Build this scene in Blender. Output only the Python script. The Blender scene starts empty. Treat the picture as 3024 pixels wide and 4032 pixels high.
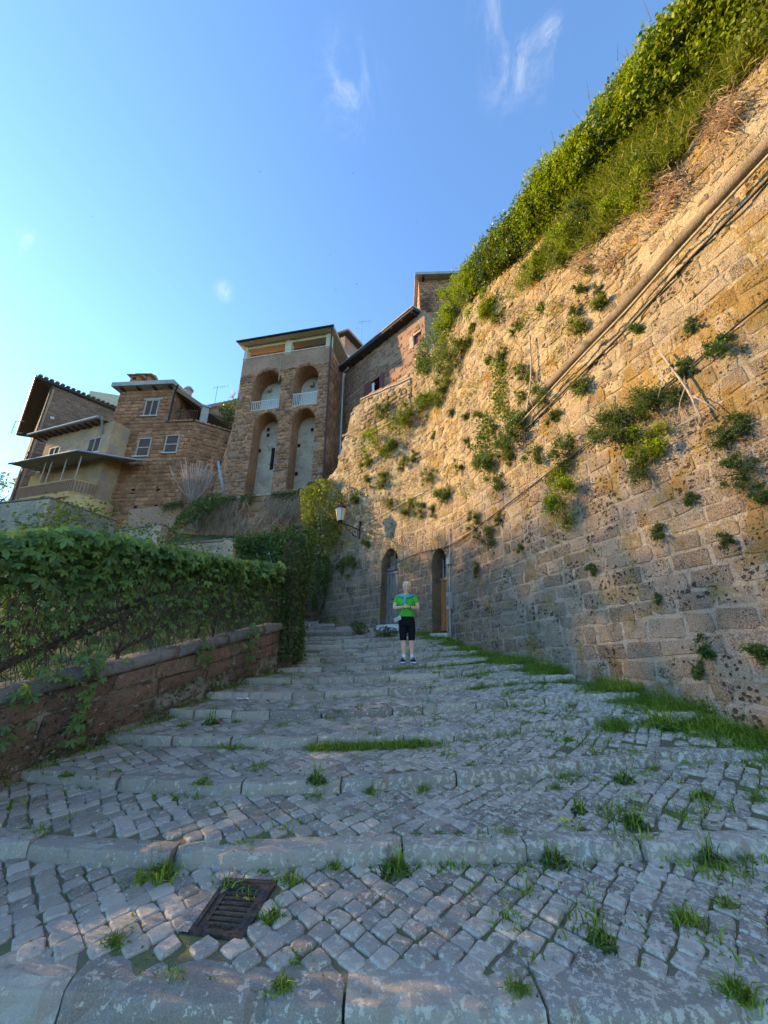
import bpy, math, random
import numpy as np
from mathutils import Vector, noise as mnoise

R = math.radians
scene = bpy.context.scene
COL = scene.collection

# ------------------------------------------------------------------ camera, sky, sun, exposure
CAM_H, PITCH, FPX = 1.55, R(20.0), 1512.0
cam_data = bpy.data.cameras.new("camera")
cam_data.sensor_fit = 'HORIZONTAL'
cam_data.sensor_width = 36.0
cam_data.lens = 18.0
cam_data.clip_start = 0.05
cam_data.clip_end = 4000.0
cam = bpy.data.objects.new("camera", cam_data)
COL.objects.link(cam)
cam.location = (0, 0, CAM_H)
cam.rotation_euler = (R(90) + PITCH, 0, 0)
scene.camera = cam

SUN_AZ, SUN_EL = R(-76), R(21)          # azimuth from +Y towards +X
SUN_DIR = Vector((math.sin(SUN_AZ) * math.cos(SUN_EL), math.cos(SUN_AZ) * math.cos(SUN_EL), math.sin(SUN_EL)))
world = bpy.data.worlds.new("World")
scene.world = world
world.use_nodes = True
wn = world.node_tree
wn.nodes.clear()
w_out = wn.nodes.new('ShaderNodeOutputWorld')
w_bg = wn.nodes.new('ShaderNodeBackground')
w_sky = wn.nodes.new('ShaderNodeTexSky')
w_sky.sky_type = 'NISHITA'
w_sky.sun_disc = False
w_sky.sun_elevation = SUN_EL
w_sky.sun_rotation = SUN_AZ
w_sky.altitude = 300
w_sky.air_density = 1.0
w_sky.dust_density = 0.15
w_sky.ozone_density = 11.0
w_bg.inputs['Strength'].default_value = 0.15
# thin wisps of cloud, placed by direction
w_tc = wn.nodes.new('ShaderNodeTexCoord')
w_n = wn.nodes.new('ShaderNodeTexNoise')
w_n.inputs['Scale'].default_value = 13.0
w_n.inputs['Detail'].default_value = 7.0
w_n.inputs['Roughness'].default_value = 0.66
w_n.inputs['Distortion'].default_value = 1.1
w_mp = wn.nodes.new('ShaderNodeMapping'); w_mp.inputs['Scale'].default_value = (1.0, .7, .45); w_mp.inputs['Rotation'].default_value = (0, .5, .3)
wn.links.new(w_tc.outputs['Generated'], w_mp.inputs[0]); wn.links.new(w_mp.outputs[0], w_n.inputs['Vector'])
def wmath(op, a, b=None):
    n = wn.nodes.new('ShaderNodeMath'); n.operation = op
    for i, x in enumerate((a, b)):
        if x is None: continue
        if isinstance(x, (int, float)): n.inputs[i].default_value = x
        else: wn.links.new(x, n.inputs[i])
    return n.outputs[0]
def ray(px, py):
    a = (px - 1512) / FPX; b = -(py - 2016) / FPX
    return Vector((a, math.cos(PITCH) - b * math.sin(PITCH), math.sin(PITCH) + b * math.cos(PITCH)))
cloud_sum = None
for (px, py, rad, amt) in ((1365, 345, .095, .14), (2040, 245, .09, .20), (1960, 60, .06, .16), (885, 1150, .03, .28),
                           (110, 945, .03, .30), (2165, 130, .03, .30), (-900, 600, .16, .3), (3900, -900, .2, .3)):
    d = ray(px, py).normalized()
    vd = wn.nodes.new('ShaderNodeVectorMath'); vd.operation = 'DISTANCE'
    wn.links.new(w_tc.outputs['Generated'], vd.inputs[0]); vd.inputs[1].default_value = d
    mr = wn.nodes.new('ShaderNodeMapRange'); mr.interpolation_type = 'SMOOTHSTEP'
    wn.links.new(vd.outputs['Value'], mr.inputs['Value'])
    mr.inputs['From Min'].default_value = rad; mr.inputs['From Max'].default_value = 0.0
    mr.inputs['To Min'].default_value = 0.0; mr.inputs['To Max'].default_value = amt
    cloud_sum = mr.outputs[0] if cloud_sum is None else wmath('MAXIMUM', cloud_sum, mr.outputs[0])
w_r = wn.nodes.new('ShaderNodeMapRange'); w_r.interpolation_type = 'SMOOTHSTEP'
wn.links.new(w_n.outputs[0], w_r.inputs['Value'])
w_r.inputs['From Min'].default_value = 0.42; w_r.inputs['From Max'].default_value = 0.78
cl = wmath('MULTIPLY', cloud_sum, w_r.outputs[0])
w_mix = wn.nodes.new('ShaderNodeMix'); w_mix.data_type = 'RGBA'
wn.links.new(cl, w_mix.inputs[0])
wn.links.new(w_sky.outputs[0], w_mix.inputs[6])
w_mix.inputs[7].default_value = (2.6, 2.9, 3.4, 1)
wn.links.new(w_mix.outputs[2], w_bg.inputs['Color'])
wn.links.new(w_bg.outputs[0], w_out.inputs['Surface'])

sun_data = bpy.data.lights.new("sun", 'SUN')
sun_data.energy = 2.0
sun_data.angle = R(0.6)
sun_data.color = (1.0, 0.80, 0.52)
sun = bpy.data.objects.new("sun", sun_data)
COL.objects.link(sun)
sun.rotation_euler = SUN_DIR.to_track_quat('Z', 'Y').to_euler()
sun.location = SUN_DIR * 100

scene.view_settings.view_transform = 'Standard'
scene.view_settings.look = 'None'
scene.view_settings.exposure = 2.25
scene.view_settings.gamma = 1.0
scene.view_settings.use_white_balance = True       # the camera's white balance, set for open shade
scene.view_settings.white_balance_temperature = 10000
scene.view_settings.white_balance_tint = 6
scene.view_settings.use_curve_mapping = False
scene.cycles.max_bounces = 5
scene.cycles.diffuse_bounces = 3
scene.cycles.transparent_max_bounces = 6
scene.cycles.use_denoising = True
scene.cycles.use_adaptive_sampling = True
scene.cycles.adaptive_threshold = 0.025

# ------------------------------------------------------------------ helpers
rng = random.Random(7)
nrng = np.random.default_rng(7)

def at(px, py, Y):
    d = ray(px, py); return d * (Y / d.y) + Vector((0, 0, CAM_H))
def atz(px, py, z):
    d = ray(px, py); return d * ((z - CAM_H) / d.z) + Vector((0, 0, CAM_H))
def project(p):
    x, y, z = p[0], p[1], p[2] - CAM_H
    f = y * math.cos(PITCH) + z * math.sin(PITCH)
    if f < 0.1: return None
    return (1512 + FPX * x / f, 2016 - FPX * (-y * math.sin(PITCH) + z * math.cos(PITCH)) / f, f)

def tag(o, label=None, cat=None, group=None, kind=None):
    if label: o['label'] = label
    if cat: o['category'] = cat
    if group: o['group'] = group
    if kind: o['kind'] = kind
    return o
def empty(name, loc=(0, 0, 0)):
    o = bpy.data.objects.new(name, None); COL.objects.link(o); o.location = loc
    o.empty_display_size = 0.2
    return o
def attach(o, parent):
    if parent is not None:
        o.parent = parent
        loc = Vector(parent.location)
        q = parent.parent
        while q is not None:
            loc = loc + Vector(q.location); q = q.parent
        o.location = -loc if o.type == 'MESH' else o.location - loc
class MB:
    """collects polygons in world space; build() links them as one mesh object"""
    def __init__(s): s.v = []; s.f = []; s.t = []; s.tone = 0.5
    def add(s, verts, faces, tone=None):
        n = len(s.v); s.v.extend([tuple(p) for p in verts]); s.f.extend([tuple(i + n for i in f) for f in faces])
        s.t.extend([s.tone if tone is None else tone] * len(verts))
        return s
    def quad(s, a, b, c, d, tone=None): return s.add((a, b, c, d), ((0, 1, 2, 3),), tone)
    def hexa(s, p, tone=None):
        return s.add(p, ((0, 3, 2, 1), (4, 5, 6, 7), (0, 1, 5, 4), (1, 2, 6, 5), (2, 3, 7, 6), (3, 0, 4, 7)), tone)
    def box(s, c, ux, uy, uz, tone=None):
        c, ux, uy, uz = Vector(c), Vector(ux) / 2, Vector(uy) / 2, Vector(uz) / 2
        return s.hexa([c - ux - uy - uz, c + ux - uy - uz, c + ux + uy - uz, c - ux + uy - uz,
                       c - ux - uy + uz, c + ux - uy + uz, c + ux + uy + uz, c - ux + uy + uz], tone)
    def bar(s, p, q, w, h=None, up=(0, 0, 1), tone=None):
        p, q = Vector(p), Vector(q); d = (q - p); L = d.length
        if L < 1e-6: return s
        d = d / L; upv = Vector(up)
        sd = d.cross(upv)
        if sd.length < 1e-3: sd = d.cross(Vector((1, 0, 0)))
        sd.normalize(); u2 = sd.cross(d)
        return s.box((p + q) / 2, sd * w, d * L, u2 * (h or w), tone)
    def tube(s, pts, r, n=7, cap=True, tone=None):
        pts = [Vector(p) for p in pts]; m = len(pts)
        rr = r if hasattr(r, '__len__') else [r] * m
        vs = []; fs = []
        prev = None
        for i, p in enumerate(pts):
            t = (pts[min(i + 1, m - 1)] - pts[max(i - 1, 0)])
            if t.length < 1e-9: t = Vector((0, 0, 1))
            t.normalize()
            a = t.orthogonal().normalized() if prev is None else (prev - t * prev.dot(t))
            if a.length < 1e-6: a = t.orthogonal()
            a.normalize(); prev = a; b = t.cross(a)
            for k in range(n):
                an = 2 * math.pi * k / n
                vs.append(p + (a * math.cos(an) + b * math.sin(an)) * rr[i])
        for i in range(m - 1):
            for k in range(n):
                fs.append((i * n + k, i * n + (k + 1) % n, (i + 1) * n + (k + 1) % n, (i + 1) * n + k))
        if cap:
            fs.append(tuple(range(n - 1, -1, -1))); fs.append(tuple((m - 1) * n + k for k in range(n)))
        return s.add(vs, fs, tone)
    def lathe(s, c, prof, n=12, axis=(0, 0, 1), tone=None):
        ax = Vector(axis).normalized(); a = ax.orthogonal().normalized(); b = ax.cross(a); c = Vector(c)
        vs = []; fs = []
        for (r, h) in prof:
            for k in range(n):
                an = 2 * math.pi * k / n
                vs.append(c + ax * h + (a * math.cos(an) + b * math.sin(an)) * r)
        for i in range(len(prof) - 1):
            for k in range(n):
                fs.append((i * n + k, i * n + (k + 1) % n, (i + 1) * n + (k + 1) % n, (i + 1) * n + k))
        fs.append(tuple(range(n - 1, -1, -1))); fs.append(tuple((len(prof) - 1) * n + k for k in range(n)))
        return s.add(vs, fs, tone)
    def build(s, name, mat, parent=None, smooth=False):
        me = bpy.data.meshes.new(name)
        me.from_pydata(s.v, [], s.f)
        at_ = me.attributes.new('tone', 'FLOAT', 'POINT')
        at_.data.foreach_set('value', np.array(s.t, dtype=np.float32))
        me.materials.append(mat)
        if smooth: me.polygons.foreach_set('use_smooth', np.ones(len(me.polygons), dtype=bool))
        me.update()
        o = bpy.data.objects.new(name, me); COL.objects.link(o)
        attach(o, parent)
        return o

def raw_mesh(name, verts, polys_len, loops, tone, mat, parent=None):
    me = bpy.data.meshes.new(name)
    nv = len(verts)
    me.vertices.add(nv); me.vertices.foreach_set('co', np.asarray(verts, dtype=np.float32).ravel())
    me.loops.add(len(loops)); me.loops.foreach_set('vertex_index', np.asarray(loops, dtype=np.int32))
    me.polygons.add(len(polys_len))
    st = np.concatenate(([0], np.cumsum(polys_len)[:-1])).astype(np.int32)
    me.polygons.foreach_set('loop_start', st)
    me.update(calc_edges=True)
    a = me.attributes.new('tone', 'FLOAT', 'POINT'); a.data.foreach_set('value', np.asarray(tone, dtype=np.float32))
    me.materials.append(mat)
    o = bpy.data.objects.new(name, me); COL.objects.link(o); attach(o, parent)
    return o

def leaves(name, C, size, mat, parent=None, tone=None, aspect=0.55, droop=0.3, out=None):
    """one folded, pointed leaf per row of C"""
    C = np.asarray(C, dtype=np.float64); n = len(C)
    if n == 0: return None
    d = nrng.normal(size=(n, 3))
    if out is not None: d = d * 0.8 + np.asarray(out) * 0.9
    d[:, 2] -= droop
    d /= np.linalg.norm(d, axis=1, keepdims=True) + 1e-9
    r = nrng.normal(size=(n, 3)); sd = np.cross(d, r); sd /= np.linalg.norm(sd, axis=1, keepdims=True) + 1e-9
    up = np.cross(sd, d)
    L = (size * nrng.uniform(0.65, 1.35, n))[:, None]
    w = L * aspect * 0.5
    base = C - d * L * 0.5
    v = np.stack([base, C + sd * w + up * w * 0.35, base + d * L, C - sd * w + up * w * 0.35], axis=1).reshape(-1, 3)
    if tone is None: tone = nrng.uniform(0, 1, n)
    return raw_mesh(name, v, np.full(n, 4), np.arange(4 * n), np.repeat(tone, 4), mat, parent)

def blades(name, B, H, mat, parent=None, lean=0.5, width=0.006, up=None, tone=None):
    """grass blades: quad and tip"""
    B = np.asarray(B, dtype=np.float64); n = len(B)
    if n == 0: return None
    H = np.broadcast_to(np.asarray(H, dtype=np.float64), (n,)) * nrng.uniform(0.5, 1.25, n)
    an = nrng.uniform(0, 2 * math.pi, n)
    ln = np.abs(nrng.normal(0, lean, n))
    d = np.stack([np.cos(an) * ln, np.sin(an) * ln, np.ones(n)], axis=1)
    if up is not None: d = d + np.asarray(up)
    d /= np.linalg.norm(d, axis=1, keepdims=True)
    sd = np.cross(d, nrng.normal(size=(n, 3))); sd /= np.linalg.norm(sd, axis=1, keepdims=True) + 1e-9
    w = width * nrng.uniform(0.7, 1.5, n)[:, None]
    mid = B + d * (H * 0.55)[:, None]
    tip = B + d * (H * 0.95)[:, None] + np.stack([np.cos(an), np.sin(an), np.full(n, -0.6)], 1) * (H * 0.35 * np.minimum(ln * 1.6, 1.2))[:, None]
    v = np.stack([B - sd * w, B + sd * w, mid + sd * w * 0.8, mid - sd * w * 0.8, tip], axis=1).reshape(-1, 3)
    i = np.arange(n)[:, None] * 5
    lp = (i + np.array([[0, 1, 2, 3, 3, 2, 4]])).ravel()
    pl = np.tile([4, 3], n)
    if tone is None: tone = nrng.uniform(0, 1, n)
    return raw_mesh(name, v, pl, lp, np.repeat(tone, 5), mat, parent)

def fbm(x, y, z, o=4):
    return mnoise.fractal(Vector((x, y, z)), 1.0, 2.0, o)

# ------------------------------------------------------------------ materials
class Mat:
    def __init__(s, name, rough=0.9, spec=0.25):
        s.m = bpy.data.materials.new(name); s.m.use_nodes = True
        s.nt = s.m.node_tree; s.b = s.nt.nodes['Principled BSDF']
        s.b.inputs['Roughness'].default_value = rough
        s.b.inputs['Specular IOR Level'].default_value = spec
        s.out = s.nt.nodes['Material Output']
        s._pos = None
    def n(s, t): return s.nt.nodes.new(t)
    def link(s, a, b): s.nt.links.new(a, b)
    def _set(s, sock, v):
        if v is None: return
        if isinstance(v, (int, float)): sock.default_value = v
        elif isinstance(v, (tuple, list)): sock.default_value = tuple(v) + ((1,) if len(v) == 3 and sock.type == 'RGBA' else ())
        else: s.link(v, sock)
    @property
    def pos(s):
        if s._pos is None: s._pos = s.n('ShaderNodeNewGeometry').outputs['Position']
        return s._pos
    def mapped(s, sc, off=(0, 0, 0)):
        m = s.n('ShaderNodeMapping'); s.link(s.pos, m.inputs[0]); m.inputs['Scale'].default_value = sc; m.inputs['Location'].default_value = off
        return m.outputs[0]
    def noise(s, scale, detail=4, rough=0.6, dist=0.0, vec=None):
        n = s.n('ShaderNodeTexNoise'); s.link(vec or s.pos, n.inputs['Vector'])
        n.inputs['Scale'].default_value = scale; n.inputs['Detail'].default_value = min(detail, 3.5)
        n.inputs['Roughness'].default_value = rough; n.inputs['Distortion'].default_value = dist
        return n.outputs[0]
    def voro(s, scale, feature='F1', vec=None, rnd=1.0, out='Distance'):
        n = s.n('ShaderNodeTexVoronoi'); n.feature = feature; s.link(vec or s.pos, n.inputs['Vector'])
        n.inputs['Scale'].default_value = scale; n.inputs['Randomness'].default_value = rnd
        return n.outputs[out]
    def ramp(s, fac, lo, hi, a=0.0, b=1.0):
        n = s.n('ShaderNodeMapRange'); n.interpolation_type = 'SMOOTHSTEP'
        s._set(n.inputs[0], fac); n.inputs[1].default_value = lo; n.inputs[2].default_value = hi
        n.inputs[3].default_value = a; n.inputs[4].default_value = b
        return n.outputs[0]
    def cramp(s, fac, stops):
        n = s.n('ShaderNodeValToRGB'); s._set(n.inputs[0], fac); e = n.color_ramp.elements
        while len(e) < len(stops): e.new(0.5)
        for k, (p, c) in enumerate(stops): e[k].position = p; e[k].color = tuple(c) + (1,)
        return n.outputs[0]
    def mix(s, f, a, b, mode='MIX'):
        n = s.n('ShaderNodeMix'); n.data_type = 'RGBA'; n.blend_type = mode
        s._set(n.inputs[0], f); s._set(n.inputs[6], a); s._set(n.inputs[7], b)
        return n.outputs[2]
    def math(s, op, a, b=None):
        n = s.n('ShaderNodeMath'); n.operation = op; s._set(n.inputs[0], a)
        if b is not None: s._set(n.inputs[1], b)
        return n.outputs[0]
    def attr(s, name='tone'):
        n = s.n('ShaderNodeAttribute'); n.attribute_name = name; return n.outputs['Fac']
    def xyz(s):
        n = s.n('ShaderNodeSeparateXYZ'); s.link(s.pos, n.inputs[0]); return n.outputs
    def color(s, c): s._set(s.b.inputs['Base Color'], c); return s
    def bump(s, h, strength=0.6, dist=0.02):
        n = s.n('ShaderNodeBump'); n.inputs['Strength'].default_value = strength; n.inputs['Distance'].default_value = dist
        s._set(n.inputs['Height'], h); s.link(n.outputs[0], s.b.inputs['Normal']); return s

def plain(name, col, rough=0.7, metal=0.0, var=0.25, scale=14.0, bump=0.15, spec=0.3):
    m = Mat(name, rough, spec)
    n = m.noise(scale, 5, 0.65)
    dark = tuple(c * (1 - var) for c in col); lite = tuple(min(1, c * (1 + var)) for c in col)
    m.color(m.mix(m.ramp(n, 0.3, 0.7), dark, lite)); m.b.inputs['Metallic'].default_value = metal
    if bump: m.bump(n, bump, 0.01)
    return m.m

def stone(name, lo, hi, pit=0.6, pit_scale=16.0, patch=None, patch_amt=0.0, lichen=None, grime=0.4, fine=60.0, bumpd=0.03, bstr=0.8):
    """tufa-like stone: per-block tone, pits, fine grain, patches of another colour and grey lichen"""
    m = Mat(name, 0.95, 0.15)
    t = m.attr()
    c = m.mix(t, lo, hi)
    big = m.noise(0.9, 5, 0.6); c = m.mix(m.ramp(big, 0.35, 0.7, 0.0, grime), c, tuple(x * 0.45 for x in lo))
    g = m.noise(fine, 4, 0.7); c = m.mix(m.ramp(g, 0.35, 0.75, 0.0, 0.45), c, tuple(min(1, x * 1.7) for x in hi))
    g2 = m.noise(7.0, 6, 0.7, 0.3); c = m.mix(m.ramp(g2, 0.48, 0.7, 0.0, 0.5), c, tuple(x * 0.55 for x in lo))
    if patch:
        pn = m.noise(1.7, 6, 0.7, 0.5); c = m.mix(m.ramp(pn, 0.62 - 0.25 * patch_amt, 0.75 - 0.2 * patch_amt, 0, 0.85), c, patch)
    if lichen:
        ln = m.noise(11.0, 5, 0.7, 0.2); c = m.mix(m.ramp(ln, 0.6, 0.66, 0, 0.75), c, lichen)
    h = m.math('ADD', g, m.math('MULTIPLY', g2, 1.2))
    if pit > 0:
        warp = m.noise(5.0, 3, 0.5)
        v = m.voro(pit_scale)
        size = m.ramp(m.noise(2.3, 3), 0.35, 0.7, 0.02, 0.34)
        p = m.ramp(m.math('SUBTRACT', v, size), -0.02, 0.06)       # 0 in a pit
        c = m.mix(m.math('MULTIPLY', m.math('SUBTRACT', 1.0, p), pit), c, tuple(x * 0.16 for x in lo))
        h = m.math('ADD', h, m.math('MULTIPLY', p, 1.1 * pit))
    m.color(c); m.bump(h, bstr, bumpd)
    return m.m

def leafmat(name, stops, trans=0.35, rough=0.45, spec=0.35):
    m = Mat(name, rough, spec)
    t = m.attr()
    c = m.cramp(t, stops)
    n = m.noise(1.3, 3); c = m.mix(m.ramp(n, 0.35, 0.7, 0.0, 0.35), c, stops[0][1])
    m.color(c)
    tr = m.n('ShaderNodeBsdfTranslucent'); m._set(tr.inputs[0], m.mix(0.5, c, (0.30, 0.42, 0.03) if name != 'grass_dry' else (0.6, 0.42, 0.28)))
    mx = m.n('ShaderNodeMixShader'); mx.inputs[0].default_value = trans
    m.link(m.b.outputs[0], mx.inputs[1]); m.link(tr.outputs[0], mx.inputs[2]); m.link(mx.outputs[0], m.out.inputs['Surface'])
    return m.m

M = {}
M['tufa_house'] = stone('tufa_house', (0.212, 0.074, 0.037), (0.636, 0.261, 0.128), pit=0.45, grime=0.6)
M['tufa_dark'] = stone('tufa_dark', (0.187, 0.104, 0.071), (0.387, 0.219, 0.149), pit=0.25, grime=0.45)
M['rubble'] = stone('rubble', (0.201, 0.072, 0.040), (0.678, 0.302, 0.158), pit=0.4, grime=0.5, patch=(0.551, 0.378, 0.290), patch_amt=0.10)
M['mortar'] = stone('mortar', (0.414, 0.305, 0.218), (0.540, 0.402, 0.287), pit=0.1, grime=0.3, bstr=0.6)
M['mortar_brown'] = stone('mortar_brown', (0.350, 0.184, 0.119), (0.488, 0.270, 0.176), pit=0.15, grime=0.45)
M['mortar_house'] = stone('mortar_house', (0.201, 0.095, 0.057), (0.488, 0.270, 0.167), pit=0.2, grime=0.7)
M['mortar_dark'] = stone('mortar_dark', (0.208, 0.132, 0.099), (0.297, 0.189, 0.136), pit=0.15, grime=0.4)
M['red_tufa'] = stone('red_tufa', (0.14, 0.08, 0.055), (0.32, 0.19, 0.13), pit=0.5, grime=0.6, lichen=(0.42, 0.37, 0.30), patch=(0.15, 0.14, 0.09), patch_amt=0.2)
M['cap_stone'] = stone('cap_stone', (0.176, 0.155, 0.135), (0.297, 0.257, 0.216), pit=0.2, grime=0.4, lichen=(0.405, 0.405, 0.365))
M['grey_block'] = stone('grey_block', (0.247, 0.195, 0.150), (0.468, 0.377, 0.280), pit=0.15, grime=0.4)
M['plaster_white'] = stone('plaster_white', (0.50, 0.47, 0.43), (0.62, 0.59, 0.55), pit=0.0, grime=0.3, patch=(0.34, 0.30, 0.26), patch_amt=0.1)
M['plaster_grey'] = stone('plaster_grey', (0.42, 0.32, 0.24), (0.55, 0.43, 0.33), pit=0.05, grime=0.55, patch=(0.30, 0.19, 0.125), patch_amt=0.35)
M['plaster_ochre'] = stone('plaster_ochre', (0.473, 0.276, 0.155), (0.578, 0.345, 0.201), pit=0.05, grime=0.6, patch=(0.355, 0.270, 0.236), patch_amt=0.45)
M['plaster_orange'] = stone('plaster_orange', (0.628, 0.310, 0.119), (0.700, 0.364, 0.145), pit=0.0, grime=0.15, bstr=0.2)
M['plaster_cream'] = stone('plaster_cream', (0.52, 0.42, 0.27), (0.58, 0.48, 0.31), pit=0.0, grime=0.15, bstr=0.2)
M['plaster_brown'] = stone('plaster_brown', (0.317, 0.180, 0.119), (0.429, 0.247, 0.163), pit=0.15, grime=0.5, patch=(0.485, 0.238, 0.114), patch_amt=0.15)
M['concrete'] = stone('concrete', (0.330, 0.308, 0.275), (0.440, 0.407, 0.363), pit=0.1, grime=0.4)
M['tile'] = stone('tile', (0.168, 0.126, 0.098), (0.336, 0.238, 0.168), pit=0.0, grime=0.5, lichen=(0.420, 0.420, 0.336))
M['red_tile'] = stone('red_tile', (0.36, 0.15, 0.09), (0.46, 0.21, 0.13), pit=0.0, grime=0.25)
M['wood_dark'] = plain('wood_dark', (0.055, 0.035, 0.028), 0.7)
M['wood_grey'] = None
M['shutter'] = plain('shutter_brown', (0.16, 0.095, 0.075), 0.6, var=0.2)
M['frame'] = plain('window_frame', (0.42, 0.34, 0.29), 0.6, var=0.15)
M['red_frame'] = plain('red_frame', (0.20, 0.045, 0.04), 0.5, var=0.2)
M['marble'] = plain('marble', (0.55, 0.52, 0.48), 0.6, var=0.2)
M['metal_grey'] = plain('metal_grey', (0.33, 0.34, 0.35), 0.45, 0.6, 0.2)
M['metal_white'] = plain('metal_white', (0.72, 0.71, 0.68), 0.5, 0.0, 0.1)
M['metal_dark'] = plain('metal_dark', (0.03, 0.028, 0.027), 0.5, 0.5, 0.3)
M['rust'] = plain('rust', (0.13, 0.065, 0.045), 0.8, 0.2, 0.4)
M['copper'] = plain('brown_pipe', (0.085, 0.04, 0.032), 0.5, 0.3, 0.25)
M['black'] = plain('black_void', (0.012, 0.011, 0.010), 0.9)
M['iron'] = plain('cast_iron', (0.075, 0.06, 0.05), 0.6, 0.35, 0.45, 40, 0.4)
M['rail_brown'] = plain('rail_brown', (0.36, 0.17, 0.10), 0.6)
M['glass'] = plain('window_glass', (0.03, 0.035, 0.04), 0.08, 0.0, 0.1, 3, 0.0, 0.6)
# foliage
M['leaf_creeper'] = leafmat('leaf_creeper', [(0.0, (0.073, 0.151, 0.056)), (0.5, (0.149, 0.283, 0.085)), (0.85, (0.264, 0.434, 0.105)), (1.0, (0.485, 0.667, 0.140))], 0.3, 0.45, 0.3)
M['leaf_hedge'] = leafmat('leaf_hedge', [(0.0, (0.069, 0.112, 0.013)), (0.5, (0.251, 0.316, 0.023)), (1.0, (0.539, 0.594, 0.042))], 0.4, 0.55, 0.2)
M['leaf_shrub'] = leafmat('leaf_shrub', [(0.0, (0.039, 0.065, 0.026)), (0.5, (0.098, 0.137, 0.039)), (1.0, (0.208, 0.247, 0.078))], 0.3, 0.6, 0.2)
M['leaf_dark'] = leafmat('leaf_dark', [(0.0, (0.029, 0.065, 0.021)), (0.6, (0.072, 0.143, 0.036)), (1.0, (0.169, 0.260, 0.058))], 0.3, 0.4, 0.4)
M['leaf_yellow'] = leafmat('leaf_yellow', [(0.0, (0.057, 0.081, 0.013)), (0.5, (0.138, 0.172, 0.022)), (1.0, (0.276, 0.287, 0.055))], 0.35, 0.5, 0.3)
M['grass'] = leafmat('grass', [(0.0, (0.080, 0.148, 0.021)), (0.5, (0.179, 0.315, 0.039)), (0.9, (0.341, 0.473, 0.062)), (1.0, (0.499, 0.420, 0.138))], 0.35, 0.55, 0.25)
M['grass_lit'] = leafmat('grass_bank', [(0.0, (0.112, 0.144, 0.022)), (0.45, (0.225, 0.264, 0.033)), (0.75, (0.350, 0.336, 0.077)), (1.0, (0.562, 0.432, 0.198))], 0.35, 0.6, 0.2)
M['grass_dry'] = leafmat('grass_dry', [(0.0, (0.42, 0.27, 0.185)), (0.5, (0.58, 0.41, 0.29)), (1.0, (0.72, 0.55, 0.40))], 0.3, 0.8, 0.1)
M['twig'] = plain('twig', (0.12, 0.085, 0.06), 0.9)
M['twig_pale'] = plain('twig_pale', (0.42, 0.31, 0.25), 0.9)
M['bark'] = plain('bark', (0.075, 0.055, 0.04), 0.95, 0, 0.4, 25, 0.6)
# ------------------------------------------------------------------ the stepped street: kerb lines (x, y, z of the nosing)
KERBS = [
 [(-4.6,2.75,.02),(-1.85,2.52,.03),(-.53,2.44,.03),(.58,2.39,.03),(1.72,2.40,.04),(5.2,2.6,.12)],
 [(-4.3,3.75,.21),(-2.79,3.55,.208),(-1.42,3.40,.208),(.24,3.49,.208),(1.83,3.5,.22),(2.8,3.45,.26),(4.95,3.6,.36)],
 [(-4.0,4.8,.386),(-3.37,4.59,.386),(-2.06,4.32,.386),(-1.23,4.25,.386),(-.03,4.41,.386),(.87,4.57,.40),(2.2,4.75,.455),(3.1,4.85,.52),(4.09,4.75,.57),(4.5,4.75,.6)],
 [(-3.6,5.65,.56),(-3.05,5.47,.564),(-1.65,5.35,.564),(-.68,5.34,.564),(.1,5.45,.564),(.95,5.6,.575),(1.9,5.85,.64),(3.1,5.9,.72),(3.94,5.5,.82),(4.3,5.45,.85)],
 [(-3.3,6.5,.73),(-2.43,6.29,.742),(-1.43,6.22,.742),(-.42,6.29,.742),(.6,6.5,.76),(1.9,6.75,.83),(2.9,6.6,.92),(3.75,6.2,1.0),(4.1,6.15,1.02)],
 [(-3.0,7.2,.90),(-2.45,7.0,.91),(-1.4,7.0,.91),(-.42,7.3,.93),(.87,7.35,.96),(1.4,7.6,1.0),(2.3,7.65,1.1),(3.3,7.4,1.18),(3.8,7.35,1.21)],
 [(-2.7,8.1,1.07),(-2.3,7.9,1.075),(-1.25,7.9,1.085),(-.25,8.05,1.10),(1.0,8.2,1.16),(1.6,8.35,1.19),(2.3,8.4,1.28),(2.9,8.4,1.33),(3.4,8.4,1.36)],
 [(-2.5,9.2,1.2),(-1.985,9.1,1.207),(-.744,8.85,1.257),(.64,8.95,1.32),(1.64,9.3,1.38),(2.8,9.5,1.46)],
 [(-2.6,9.95,1.39),(-1.9,9.9,1.41),(-.9,9.6,1.40),(.06,9.6,1.436),(1.36,9.9,1.53),(2.5,10.2,1.6)],
 [(-2.7,10.75,1.5),(-2.02,10.6,1.51),(-.755,10.4,1.53),(.064,10.3,1.577),(2.3,10.9,1.72)],
 [(-2.8,11.45,1.71),(-1.93,11.3,1.726),(-.81,11.1,1.723),(.303,11.0,1.786),(2.0,11.6,1.9)],
 [(-3.0,12.2,1.84),(-2.29,12.1,1.854),(-1.19,11.95,1.886),(-.24,11.8,1.925),(1.5,12.5,2.05)],
 [(-3.2,13.0,1.99),(-2.46,12.9,2.005),(-.936,12.7,2.013),(1.0,13.2,2.15)],
 [(-3.4,13.8,2.16),(-2.61,13.7,2.174),(-1.066,13.5,2.182),(.5,13.95,2.3)],
 [(-3.6,14.6,2.29),(-2.77,14.5,2.307),(-1.74,14.3,2.28),(-.1,14.6,2.4)],
 [(-3.9,15.5,2.45),(-2.95,15.4,2.467),(-2.02,15.2,2.44),(-.7,15.3,2.5)],
 [(-4.2,16.4,2.6),(-3.0,16.3,2.62),(-1.6,16.2,2.65)],
 [(-4.6,17.2,2.75),(-3.1,17.1,2.77),(-2.4,17.0,2.8)],
]
KX = [np.array([p[0] for p in k]) for k in KERBS]
KY = [np.array([p[1] for p in k]) for k in KERBS]
KZ = [np.array([p[2] for p in k]) for k in KERBS]
NK = len(KERBS)
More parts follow.
